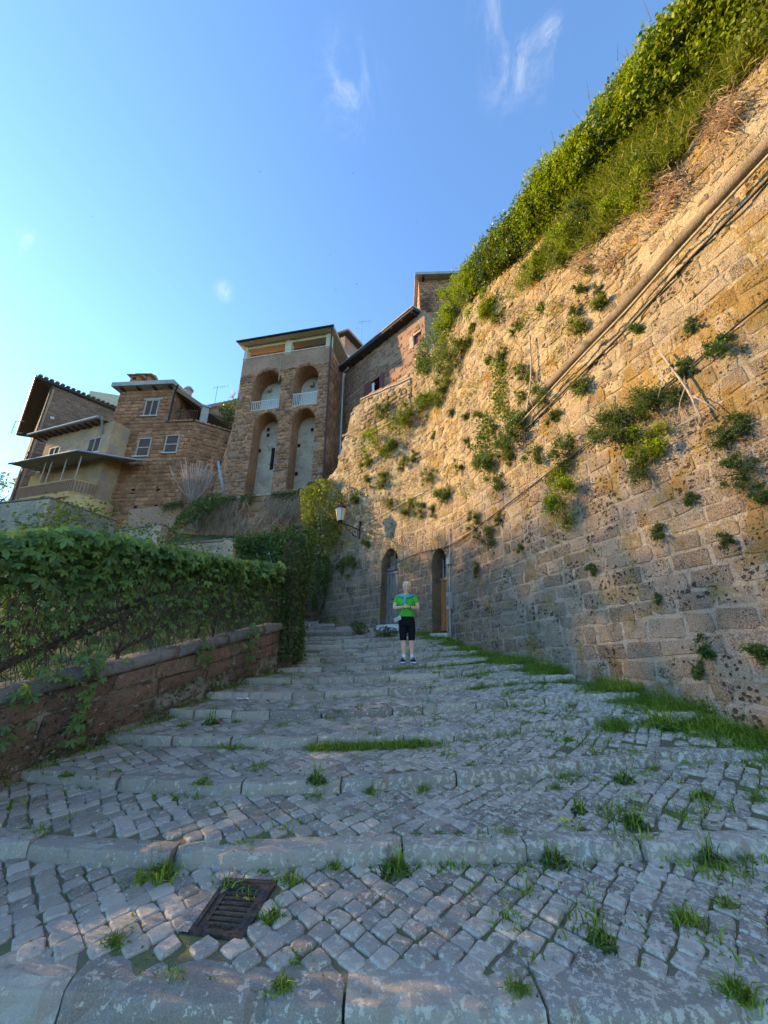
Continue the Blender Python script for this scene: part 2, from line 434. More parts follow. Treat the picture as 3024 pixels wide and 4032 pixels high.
KD = 0.21                                   # kerb depth
def smooth_interp(x, X, V):
    """monotone-ish smooth interpolation (average of nearby linear samples)"""
    return (np.interp(x - .35, X, V) + np.interp(x - .15, X, V) + np.interp(x, X, V) + np.interp(x + .15, X, V) + np.interp(x + .35, X, V)) / 5
KGX0, KGS = -7.0, 0.05
_g = np.arange(KGX0, 8.0, KGS)
KGY = [smooth_interp(_g, KX[i], KY[i]).tolist() for i in range(NK)]
KGZ = [smooth_interp(_g, KX[i], KZ[i]).tolist() for i in range(NK)]
def _look(T, x):
    f = (x - KGX0) / KGS; i = int(f)
    if i < 0: return T[0]
    if i >= len(T) - 1: return T[-1]
    return T[i] + (T[i + 1] - T[i]) * (f - i)
def ky(i, x): return _look(KGY[i], x)
def kz(i, x): return _look(KGZ[i], x)
def gz_tread(i, x, y):
    """height of the paving between kerb i and the next (without kerb stones)"""
    if i < 0: return kz(0, x) - 0.15 - 0.12 * (ky(0, x) - y)
    if i >= NK - 1: return kz(NK - 1, x) + 0.17 * (y - ky(NK - 1, x))
    a, b = ky(i, x), ky(i + 1, x); za, zb = kz(i, x), kz(i + 1, x)
    h = min(0.095, 0.6 * max(zb - za, 0.02))
    return za - 0.012 + (y - a) / max(b - a, 0.05) * (zb - h - za)
def tread_of(x, y):
    i = -1
    while i < NK - 1 and y >= ky(i + 1, x): i += 1
    return i
def gz(x, y): return gz_tread(tread_of(x, y), x, y)

# left parapet line and right wall line in plan
def lw_x(y): return -3.6 + 0.353 * (y - 5.5)
WP = [(7.8, -4.5), (7.29, -3), (6.2, 0), (5.1, 3), (4.01, 6), (2.92, 9), (2.26, 10.8), (1.93, 11.7), (1.3, 12.9), (.35, 14.0), (-.95, 15.3), (-2.6, 16.9), (-3.7, 18.3), (-4.3, 20.2)]
def resample(P, step=0.1, smooth=6):
    P = np.array(P, float); s = np.concatenate(([0], np.cumsum(np.linalg.norm(np.diff(P, axis=0), axis=1))))
    t = np.arange(0, s[-1], step); Q = np.stack([np.interp(t, s, P[:, 0]), np.interp(t, s, P[:, 1])], 1)
    for _ in range(smooth * 3):
        Q[1:-1] = (Q[:-2] + 2 * Q[1:-1] + Q[2:]) / 4
    return Q
WQ = resample(WP)
WS = np.concatenate(([0], np.cumsum(np.linalg.norm(np.diff(WQ, axis=0), axis=1))))
WT = np.gradient(WQ, axis=0); WT /= np.linalg.norm(WT, axis=1, keepdims=True)
WN = np.stack([-WT[:, 1], WT[:, 0]], 1)         # towards the street
def wnorm(u): return Vector((float(np.interp(u, WS, WN[:, 0])), float(np.interp(u, WS, WN[:, 1])), 0)).normalized()
BATTER = 0.045
def wrelief(u, z):
    a = 0.35 + 0.65 * min(1, max(0, (z - 4.5) / 3))
    return a * (0.10 * fbm(u * .35, z * .35, 3.1) + 0.05 * fbm(u * 1.4, z * 1.4, 7.7, 4)) + (a - .3) * 0.02 * fbm(u * 4.2, z * 4.2, 1.7, 3)
def wall_S(u, v, d=0.0):
    x = float(np.interp(u, WS, WQ[:, 0])); y = float(np.interp(u, WS, WQ[:, 1])); n = wnorm(u)
    k = d - BATTER * (v - 2.0) + wrelief(u, v)
    return Vector((x + n.x * k, y + n.y * k, v))
def wall_top(u):
    y = float(np.interp(u, WS, WQ[:, 1]))
    return float(np.interp(y, [-4, 3.2, 9.5, 11.5, 12.5, 13.6, 14.6, 16.2, 16.9, 18, 20], [9.6, 10.9, 13.5, 13.8, 13.5, 13.2, 13.2, 13.2, 10.2, 9.6, 9.6])) + 0.15 * fbm(u * .8, 0, 5)
def wall_uv(px, py):
    """where the sight line through a photo pixel meets the wall"""
    d = ray(px, py); z = 4.0; best = None
    for _ in range(10):
        k = -BATTER * (z - 2.0)
        Q = WQ + WN * k
        cr = Q[:, 0] * d.y - Q[:, 1] * d.x
        idx = np.where((cr[:-1] * cr[1:] <= 0) & (Q[:-1, 1] > 0.6))[0]
        if len(idx) == 0: return None
        i = idx[0]; f = cr[i] / (cr[i] - cr[i + 1] + 1e-12)
        Y = Q[i, 1] + f * (Q[i + 1, 1] - Q[i, 1]); u = WS[i] + f * (WS[i + 1] - WS[i])
        z = CAM_H + d.z / d.y * Y; best = (float(u), float(z))
    return best

# ------------------------------------------------------------------ masonry tools
def poly_block(S, pts, pro, bev, bulge, rg, sink=0.05, tilt=.22):
    """a stone with an irregular outline: 8 outline points, rounded edge, bulged face (40 triangles)"""
    n = len(pts); cu = sum(p[0] for p in pts) / n; cv = sum(p[1] for p in pts) / n
    V = []
    for (u, v) in pts: V.append(S(u, v, -sink))
    for (u, v) in pts: V.append(S(u, v, pro * 0.45))
    for (u, v) in pts:
        du, dv = cu - u, cv - v; L = math.hypot(du, dv) + 1e-6; k = min(bev / L, 0.5)
        V.append(S(u + du * k, v + dv * k, pro * (1 + rg.uniform(-tilt, tilt))))
    V.append(S(cu, cv, pro + bulge))
    F = []
    for k in range(n):
        j = (k + 1) % n
        F.append((k, j, n + j, n + k)); F.append((n + k, n + j, 2 * n + j, 2 * n + k)); F.append((2 * n + k, 2 * n + j, 3 * n))
    return V, F
def rect_pts(ua, ub, va, vb, rg, jit, rnd=0.16):
    w, h = ub - ua, vb - va; c = min(w, h) * rnd
    def j(): return rg.uniform(-jit, jit)
    return [(ua + c + j(), va + j()), (ub - c + j(), va + j()), (ub + j(), va + c + j()), (ub + j(), vb - c + j()),
            (ub - c + j(), vb + j()), (ua + c + j(), vb + j()), (ua + j(), vb - c + j()), (ua + j(), va + c + j())]
class Opening:
    def __init__(s, u0, u1, v0, vs, va=None): s.u0, s.u1, s.v0, s.vs, s.va = u0, u1, v0, vs, (vs if va is None else va)
    def edges(s, v):
        m, h = (s.u0 + s.u1) / 2, (s.u1 - s.u0) / 2
        if v > s.vs and s.va > s.vs:
            h *= math.sqrt(max(0.0, 1 - ((v - s.vs) / (s.va - s.vs)) ** 2))
        return m - h, m + h
    def levels(s):
        L = [s.v0, s.vs]
        if s.va > s.vs: L += [s.vs + (s.va - s.vs) * math.sin(k / 8 * math.pi / 2) for k in range(1, 9)]
        return L
    def outline(s):
        P = [(s.u0, s.v0), (s.u0, s.vs)]
        if s.va > s.vs:
            m, h = (s.u0 + s.u1) / 2, (s.u1 - s.u0) / 2
            P += [(m - h * math.cos(k / 16 * math.pi), s.vs + (s.va - s.vs) * math.sin(k / 16 * math.pi)) for k in range(1, 16)]
        return P + [(s.u1, s.vs), (s.u1, s.v0)]
def pierced(mb, S, u0, u1, v0, v1, ops, du=0.3, dv=0.3, d=0.0, vtop=None):
    """a wall sheet with openings cut out of it"""
    L = {v0, v1}
    for o in ops: L.update(x for x in o.levels() if v0 < x < v1)
    L = sorted(L); LL = [L[0]]
    for a, b in zip(L[:-1], L[1:]):
        if b - a < 1e-5: continue
        k = max(1, math.ceil((b - a) / dv)); LL += [a + (b - a) * (i + 1) / k for i in range(k)]
    for a, b in zip(LL[:-1], LL[1:]):
        act = sorted([o for o in ops if o.v0 <= a + 1e-6 and b <= o.va + 1e-6], key=lambda o: o.u0)
        ea = [u0] + [x for o in act for x in o.edges(a)] + [u1]; eb = [u0] + [x for o in act for x in o.edges(b)] + [u1]
        for i in range(0, len(ea), 2):
            n = max(1, math.ceil((ea[i + 1] - ea[i]) / du))
            for k in range(n):
                f, g = k / n, (k + 1) / n
                A = ea[i] + (ea[i + 1] - ea[i]) * f; B = ea[i] + (ea[i + 1] - ea[i]) * g
                Cc = eb[i] + (eb[i + 1] - eb[i]) * g; Dd = eb[i] + (eb[i + 1] - eb[i]) * f
                mb.quad(S(A, a, d), S(B, a, d), S(Cc, b, d), S(Dd, b, d))
def niche(mb, mbb, S, o, depth, floor=True, d0=0.0):
    """reveal into mb, back wall into mbb"""
    P = o.outline()
    for (a, b) in zip(P[:-1], P[1:]):
        n = 3
        for k in range(n):
            e, f = d0 - depth * k / n, d0 - depth * (k + 1) / n
            mb.quad(S(a[0], a[1], e), S(b[0], b[1], e), S(b[0], b[1], f), S(a[0], a[1], f))
    if floor: mb.quad(S(o.u0, o.v0, d0), S(o.u0, o.v0, d0 - depth), S(o.u1, o.v0, d0 - depth), S(o.u1, o.v0, d0))
    L = sorted(set(o.levels()))
    for a, b in zip(L[:-1], L[1:]):
        (p, q), (r, s) = o.edges(a), o.edges(b)
        mbb.quad(S(p, a, d0 - depth), S(q, a, d0 - depth), S(s, b, d0 - depth), S(r, b, d0 - depth))
def masonry(S, u0, u1, v0f, v1f, ch, bl, ops, rg, gap=0.02, jit=0.012, dip=None, chvar=0.15, blvar=0.35, pro=0.02, bev=0.03, missing=0.0, rnd=0.16, prof=None, umin=None):
    """rows of stones; returns a list of (verts, faces, tone, centre)"""
    out = []
    vlo = min(v0f(u0), v0f(u1)) if callable(v0f) else v0f
    vhi = max(v1f(u0 + (u1 - u0) * k / 8) for k in range(9)) if callable(v1f) else v1f
    v = vlo - (0.5 if dip else 0)
    while v < vhi + (0.6 if dip else 0):
        h = ch * rg.uniform(1 - chvar, 1 + chvar); vm = v + h / 2
        blk = []
        for o in ops:
            vo = vm + (dip((o.u0 + o.u1) / 2) if dip else 0)
            if o.v0 - 0.3 * h < vo < o.va + .25 * h: blk.append(o.edges(min(max(vo - .3 * h, o.v0), o.va)))
        u = u0 - rg.uniform(0, bl)
        while u < u1:
            w = bl * rg.uniform(1 - blvar, 1 + blvar)
            a, b = max(u, u0), min(u + w, u1); u += w
            for (p, q) in blk:
                if a < q and b > p:
                    if a < p: b = p
                    elif b > q: a = q
                    else: b = a
            if b - a < 0.3 * ch: continue
            sh = dip((a + b) / 2) if dip else 0.0
            va, vb = v + sh, v + h + sh
            lo = v0f((a + b) / 2) if callable(v0f) else v0f
            hi = v1f((a + b) / 2) if callable(v1f) else v1f
            va, vb = max(va, lo), min(vb, hi)
            if vb - va < 0.45 * h: continue
            if rg.random() < missing: continue
            pr = prof((a + b) / 2, (va + vb) / 2) if prof else pro
            if pr is None: continue
            g = gap / 2
            pts = rect_pts(a + g, b - g, va + g, vb - g, rg, jit, rnd)
            V, F = poly_block(S, pts, pr * rg.uniform(.7, 1.35), bev, pr * rg.uniform(0.1, .5), rg)
            out.append((V, F, rg.random(), V[-1], math.hypot(b - a, vb - va)))
        v += h
    return out
def place_blocks(blocks, name, mat, parent, limit=300, rest_name=None, smooth=False):
    """the stones that show largest become parts of their own, the rest one joined part"""
    sc = []
    for i, bk in enumerate(blocks):
        p = project(bk[3]); s = -1.0
        if p and -60 < p[0] < 3084 and -60 < p[1] < 4092: s = bk[4] / p[2]
        sc.append(s)
    order = sorted(range(len(blocks)), key=lambda i: -sc[i])
    mb = MB()
    for k, i in enumerate(order):
        V, F, t = blocks[i][:3]
        if k < limit and sc[i] > 0:
            MB().add(V, F, t).build(name, mat, parent, smooth)
        else:
            mb.add(V, F, t)
    if mb.v:
        o = mb.build(rest_name or (name + '_courses'), mat, parent, smooth); o['kind'] = 'stuff'
class Face:
    """upright plane: O at z=0, U to the right seen from outside, N outwards"""
    def __init__(s, p, az_u):
        s.O = Vector((p[0], p[1], 0)); s.U = Vector((math.sin(R(az_u)), math.cos(R(az_u)), 0)); s.N = Vector((s.U.y, -s.U.x, 0))
        if s.N.dot(-s.O) < 0: s.N = -s.N
    def S(s, u, v, d=0.0): return s.O + s.U * u + Vector((0, 0, v)) + s.N * d
    def uv(s, px, py, d=0.0):
        r = ray(px, py); o = s.O + s.N * d - Vector((0, 0, CAM_H)); t = o.dot(s.N) / r.dot(s.N)
        p = r * t + Vector((0, 0, CAM_H)); return ((p - s.O).dot(s.U), p.z)

# ------------------------------------------------------------------ terrain
def grid_mesh(name, xs, ys, zf, mat, kind='structure'):
    mb = MB(); nx, ny = len(xs), len(ys)
    V = [(x, y, zf(x, y)) for y in ys for x in xs]
    F = [(j * nx + i, j * nx + i + 1, (j + 1) * nx + i + 1, (j + 1) * nx + i) for j in range(ny - 1) for i in range(nx - 1)]
    mb.add(V, F); o = mb.build(name, mat, None, True); o['kind'] = kind; return o
m = Mat('soil', 0.95, 0.1)
c = m.mix(m.ramp(m.noise(3.0, 6), .35, .65), (0.10, 0.075, 0.05), (0.06, 0.085, 0.03)); c = m.mix(m.ramp(m.noise(40, 4), .45, .7, 0, .5), c, (0.2, 0.16, 0.11))
m.color(c); m.bump(m.noise(25, 5), .6, .03); M['soil'] = m.m
m = Mat('meadow', 0.95, 0.1)
c = m.mix(m.ramp(m.noise(.7, 6), .35, .65), (0.05, 0.09, 0.025), (0.14, 0.13, 0.06)); m.color(c); m.bump(m.noise(9, 5), .7, .08); M['meadow'] = m.m
far_ground = MB()
far_ground.add([(-900, -900, -2.2), (900, -900, -2.2), (900, 900, -2.2), (-900, 900, -2.2)], [(0, 1, 2, 3)])
o = far_ground.build('ground', M['meadow']); o['kind'] = 'structure'

# hillside left of the street, under the gardens and houses
def hill_z(x, y):
    base = np.interp(y, [-6, 2, 4.5, 9, 12, 16, 20, 24, 34, 60], [-1.6, -.2, .9, 1.9, 3.2, 5.0, 7.6, 8.5, 9.5, 9.0])
    e = lw_x(min(y, 11.0)) if y < 18 else -3.0
    far = np.interp(x, [-75, -42, -32, -24, -14, -6], [12.5, 10.0, 4.5, 1.2, 0.3, 0]) * np.interp(y, [-20, 5, 26, 38], [.8, 1, .6, 0])
    return float(base + far + .12 * fbm(x * .5, y * .5, 2))
xs = list(np.linspace(-80, -20, 16)) + list(np.linspace(-18, -8, 14)) + list(np.linspace(-7.4, -5.2, 5))
grid_mesh('hillside', xs, list(np.linspace(-20, 8, 16)) + list(np.linspace(9, 60, 40)), hill_z, M['meadow'])
vs = MB(); ys = list(np.linspace(-6, 17.5, 60)); prev = None
for a, b in zip(ys[:-1], ys[1:]):
    for k in range(4):
        def px_(y, k): return -5.2 + (float(np.interp(y, [-6, 5.5, 8.9, 10, 12, 17.5], [lw_x(-6), lw_x(5.5), lw_x(8.9), -2.6, -3.05, -4.7])) - 0.14 + 5.2) * k / 4
        def pz_(y, k): return hill_z(-5.2, y) * (1 - k / 4) + (hill_z(-5.2, y) - .15) * k / 4
        vs.quad((px_(a, k), a, pz_(a, k)), (px_(a, k + 1), a, pz_(a, k + 1)), (px_(b, k + 1), b, pz_(b, k + 1)), (px_(b, k), b, pz_(b, k)))
o = vs.build('garden_bank', M['meadow'], None, True); o['kind'] = 'structure'
# the hilltop behind the right wall
def top_sheet():
    mb = MB()
    us = np.arange(0.5, WS[-1] - .3, .6)
    for a, b in zip(us[:-1], us[1:]):
        P = []
        for u in (a, b):
            p = wall_S(u, wall_top(u) - .05, -0.05); n = wnorm(u)
            P.append([p, p - n * 2 + Vector((0, 0, .25)), p - n * 7 + Vector((0, 0, .3)), p - n * 40 + Vector((0, 0, -2))])
        for k in range(3): mb.quad(P[0][k], P[0][k + 1], P[1][k + 1], P[1][k])
    return mb
o = top_sheet().build('hilltop', M['soil'], None, True); o['kind'] = 'structure'

# ------------------------------------------------------------------ street: bed, kerb stones, cobbles
m = Mat('joint_soil', 0.95, 0.1)
g = m.noise(6, 6, .7)
c = m.mix(m.ramp(g, .35, .62), (0.20, 0.155, 0.115), (0.13, 0.15, 0.06)); c = m.mix(m.ramp(m.noise(70, 3), .5, .75, 0, .6), c, (0.28, 0.23, 0.18))
m.color(c); m.bump(m.noise(60, 5), .7, .012); M['joint'] = m.m
def basalt(name, lo, hi, lich, amt):
    m = Mat(name, 0.78, 0.3)
    t = m.attr(); c = m.mix(t, lo, hi)
    f = m.noise(130, 4, .7); c = m.mix(m.ramp(f, .4, .8, 0, .5), c, tuple(x * 1.6 for x in hi))
    wear = m.noise(2.2, 5, .6, .3); c = m.mix(m.ramp(wear, .45, .7, 0, .45), c, (0.36, 0.335, 0.305))
    l1 = m.noise(21, 6, .72, .25); xr = m.ramp(m.xyz()[0], -2.5, 2.2, 0.05, -0.055)
    c = m.mix(m.ramp(m.math('ADD', l1, m.math('MULTIPLY', xr, -1.0)), .585 - amt, .635 - amt, 0, .72), c, lich)
    l2 = m.noise(55, 4, .7); c = m.mix(m.ramp(l2, .66, .72, 0, .6), c, (0.6, 0.6, 0.56))
    c = m.mix(m.ramp(m.noise(9, 5, .7), .60, .72, 0, .5), c, (0.09, 0.085, 0.055))
    m.color(c); m.bump(m.math('ADD', m.noise(28, 5, .7), m.math('MULTIPLY', f, .5)), .55, .012)
    return m.m
M['cobble'] = basalt('basalt_cobble', (0.17, 0.14, 0.11), (0.48, 0.405, 0.325), (0.66, 0.58, 0.46), 0.03)
M['kerb'] = basalt('basalt_kerb', (0.24, 0.202, 0.162), (0.40, 0.34, 0.275), (0.66, 0.59, 0.47), 0.035)
street = empty('street', (0, 6, .6)); street['kind'] = 'structure'
def street_bed():
    mb = MB(); ys = []
    xs = np.linspace(-4.9, 6.0, 46)
    rows = []
    for i in range(-1, NK):
        for f in (np.linspace(0, 1, 5) if i < NK - 1 else [0, .5, 1]):
            row = []
            for x in xs:
                if i == -1: y = ky(0, x) - 1.6 + 1.7 * f; z = kz(0, x) - .15 - .12 * (1 - f) * 1.6
                elif i < NK - 1:
                    a, b = ky(i, x), ky(i + 1, x); za, zb = kz(i, x), kz(i + 1, x); h = min(.095, .6 * max(zb - za, .02))
                    y = a + .1 + (b - a) * f; z = za - .012 + f * (zb - h - za)
                else: y = ky(i, x) + 3 * f; z = kz(i, x) + .5 * f
                row.append((x, y, z - 0.0045 + .003 * fbm(x * 3, y * 3, 0)))
            rows.append(row)
    n = len(xs); V = [p for r in rows for p in r]
    F = [(j * n + i, j * n + i + 1, (j + 1) * n + i + 1, (j + 1) * n + i) for j in range(len(rows) - 1) for i in range(n - 1)]
    mb.add(V, F); return mb
street_bed().build('bed', M['joint'], street, False)
def right_x(y): return float(np.interp(y, WQ[:, 1], WQ[:, 0]))
rk = random.Random(11)
for i in range(NK):
    x = max(lw_x(KY[i][0]) - .1, -4.5) if i < 9 else KX[i][0]
    xend = min(right_x(KY[i][-1]) - .12, 4.9)
    while x < xend:
        L = rk.uniform(.75, 1.7) if i < 3 else rk.uniform(.35, 1.15)
        xb = min(x + L, xend); 
        if xend - xb < .35: xb = xend
        n = max(3, int((xb - x) / .075)); KW = .30 if i == 0 else (KD if i < 3 else KD - .09) + rk.uniform(-.03, .03); rr = .014 + .016 * rk.random(); prof = [(0.03, -.24), (0.008, -.13), (0.0, -.055), (0.003, -rr), (rr * .35, -rr * .35), (rr, -.003), (.08, .001), (KW * .65, .002), (KW - .01, 0.0), (KW, -.015), (KW, -.2)]
        V = []; ph = rk.uniform(0, 99); dz = rk.uniform(-.009, .006); dy = rk.uniform(-.03, .03) if i > 2 else rk.uniform(-.015, .015)
        for k in range(n + 1):
            f = k / n; xx = x + .008 + (xb - x - .016) * f; e = .02 if k in (0, n) else 0.0
            y0 = ky(i, xx) + dy + .02 * fbm(xx * 2.2, i, ph) + .010 * fbm(xx * 9, i, ph, 2); z0 = kz(i, xx) + dz + .014 * fbm(xx * 2.5, i + 50, ph) - e * .3
            chip = max(0.0, fbm(xx * 6.5, i * 7, ph, 3) - .12) * .11
            y0c, z0c = y0, z0
            for (a, b) in prof:
                y0, z0 = (y0c + chip, z0c - chip * .55) if -.12 < b and a < .06 else (y0c, z0c)
                V.append((xx, y0 + a + (e if a < .1 else 0), z0 + b + (.009 if b > -.08 and a < KW * .7 else 0) * fbm(xx * 7, a * 14, ph + b, 3)))
        q = len(prof); F = [(k * q + j, (k + 1) * q + j, (k + 1) * q + j + 1, k * q + j + 1) for k in range(n) for j in range(q - 1)]
        F.append(tuple(range(q))); F.append(tuple(n * q + j for j in range(q - 1, -1, -1)))
        MB().add(V, F, rk.random()).build('kerb_stone', M['kerb'] if i < 4 else M['cobble'], street, False)
        x = xb
def on_ground(px, py):
    z = .1
    for _ in range(8): p = atz(px, py, z); z = gz(p.x, p.y)
    return Vector((p.x, p.y, z))
GRATE = [on_ground(892, 3459), on_ground(1090, 3469), on_ground(950, 3700), on_ground(743, 3671)]   # far left, far right, near right, near left
GC = sum(GRATE, Vector()) / 4
GRATE = [GC + (p - GC) * .92 for p in GRATE]
cob = []
def in_grate(x, y, k=1.16):
    Q = [GC + (p - GC) * k for p in GRATE]; sg = []
    for a, b in zip(Q, Q[1:] + Q[:1]): sg.append((b.x - a.x) * (y - a.y) - (b.y - a.y) * (x - a.x))
    return all(v <= 0 for v in sg) or all(v >= 0 for v in sg)
rc = random.Random(5)
for i in range(-1, 13):
    s = 0.128 if i < 8 else .15
    def cob_S(u, v, d=0.0, i=i): return Vector((u, v, gz_tread(i, u, v) - .012 + d))
    ang = R(45 + rc.uniform(-4, 4))
    ca, sa = math.cos(ang), math.sin(ang)
    ylo = (min(KY[i]) if i >= 0 else 1.2); yhi = max(KY[i + 1])
    N = int(9 / s)
    for a in range(-N, N):
        for b in range(-N, N):
            cx, cy = (a * ca - b * sa) * s, (a * sa + b * ca) * s + (ylo + yhi) / 2
            if not (ylo - .3 < cy < yhi + .3) or cx < -4.7 or cx > 5.4: continue
            cx += .035 * fbm(cx * 1.3, cy * 1.3, 1) ; cy += .035 * fbm(cx * 1.3, cy * 1.3, 9)
            y0 = ky(i, cx) + (.24 if i == 0 else KD if i < 3 else KD - .09) - .01 if i >= 0 else -9
            y1 = ky(i + 1, cx) + .03
            if not (y0 < cy < y1): continue
            if cx < lw_x(cy) + .03 or cx > right_x(cy) - .1 - (.25 + .2 * fbm(cy, 3, 3)): continue
            if in_grate(cx, cy): continue
            if cx > 1.6 and rc.random() < .02 + .05 * (cx - 1.6): continue
            hw = s * .5 - rc.uniform(-.002, .006)
            pts = []
            asp = rc.uniform(.92, 1.08); hw *= rc.uniform(.95, 1.0); rot = ang + rc.uniform(-.06, .06); cr, sr = math.cos(rot), math.sin(rot)
            for (p, q) in ((-.74, -1), (.74, -1), (1, -.74), (1, .74), (.74, 1), (-.74, 1), (-1, .74), (-1, -.74)):
                p2 = p * hw * asp + rc.uniform(-.009, .009); q2 = q * hw / asp + rc.uniform(-.009, .009)
                pts.append((cx + p2 * cr - q2 * sr, cy + p2 * sr + q2 * cr))
            V, F = poly_block(cob_S, pts, .016 + rc.uniform(-.004, .004), .011, .0015, rc, sink=.03, tilt=.14)
            cob.append((V, F, rc.random(), V[-1], s))
place_blocks(cob, 'cobblestone', M['cobble'], street, 300, 'cobbles')

# cast iron drain grate
def grate():
    root = empty('drain_grate', GC)
    A, B, Cc, D = [p + Vector((0, 0, -.004)) for p in GRATE]
    def q(s, t, dz=0): return A.lerp(B, s).lerp(D.lerp(Cc, s), t) + Vector((0, 0, dz))
    def slab(mb, s0, s1, t0, t1, z0, z1): mb.hexa([q(s0, t1, z0), q(s1, t1, z0), q(s1, t0, z0), q(s0, t0, z0), q(s0, t1, z1), q(s1, t1, z1), q(s1, t0, z1), q(s0, t0, z1)])
    f = MB()
    for r_ in ((-.06, .03, -.04, 1.04), (.97, 1.06, -.04, 1.04), (.03, .97, -.04, .03), (.03, .97, .97, 1.04)): slab(f, *r_, -.05, .010)
    f.build('frame', M['iron'], root)
    f = MB(); slab(f, .035, .965, .04, .17, -.05, .003); slab(f, .035, .965, .83, .96, -.05, .003)
    slab(f, .035, .17, .17, .83, -.05, .0035); slab(f, .83, .965, .17, .83, -.05, .0035)
    f.build('rim', M['iron'], root)
    n = 7
    for k in range(n - 1):
        t0 = .17 + (.66) * (k + .62) / (n - .35); f = MB(); slab(f, .17, .83, t0, t0 + .045, -.05, .002); f.build('grate_bar', M['iron'], root)
    f = MB(); slab(f, .0, 1.0, .0, 1.0, -.16, -.10); f.build('sump', M['black'], root)
    f = MB()
    for k in range(9):          # worn raised lettering on the near and far rims
        for t in (.085, .875):
            s0 = .24 + k * .058; slab(f, s0, s0 + .012, t, t + .05, .002, .007)
            if k % 2 == 0: slab(f, s0, s0 + .035, t, t + .012, .002, .007)
            if k % 3 == 0: slab(f, s0, s0 + .035, t + .038, t + .05, .002, .007)
    f.build('raised_lettering', M['iron'], root)['kind'] = 'stuff'
    tag(root, 'rusty cast iron drain grate set in the cobbles near the lowest kerbs', 'drain grate')
grate()
mm = MB()          # pale cement collar beside the grate
for (s0, s1, t0, t1) in ((-.42, -.07, -.02, 1.05), (.1, 1.0, -.2, -.05)):
    A, B, Cc, D = GRATE
    def q(s, t): 
        p = A.lerp(B, s).lerp(D.lerp(Cc, s), t); return Vector((p.x, p.y, gz(p.x, p.y) + .001))
    for i in range(4):
        for j in range(8):
            w = (s1 - s0) / 4; h = (t1 - t0) / 8
            P = [(s0 + w * i, t0 + h * j), (s0 + w * (i + 1), t0 + h * j), (s0 + w * (i + 1), t0 + h * (j + 1)), (s0 + w * i, t0 + h * (j + 1))]
            mm.quad(*[q(*p) for p in P])
m = Mat('cement', .9, .15); f = m.noise(95, 4, .7); c = m.mix(m.ramp(f, .35, .7), (0.20, 0.175, 0.16), (0.46, 0.41, 0.38)); m.color(c); m.bump(f, .7, .012); M['cement'] = m.m
mm.build('cement_patch', M['cement'], street, False)
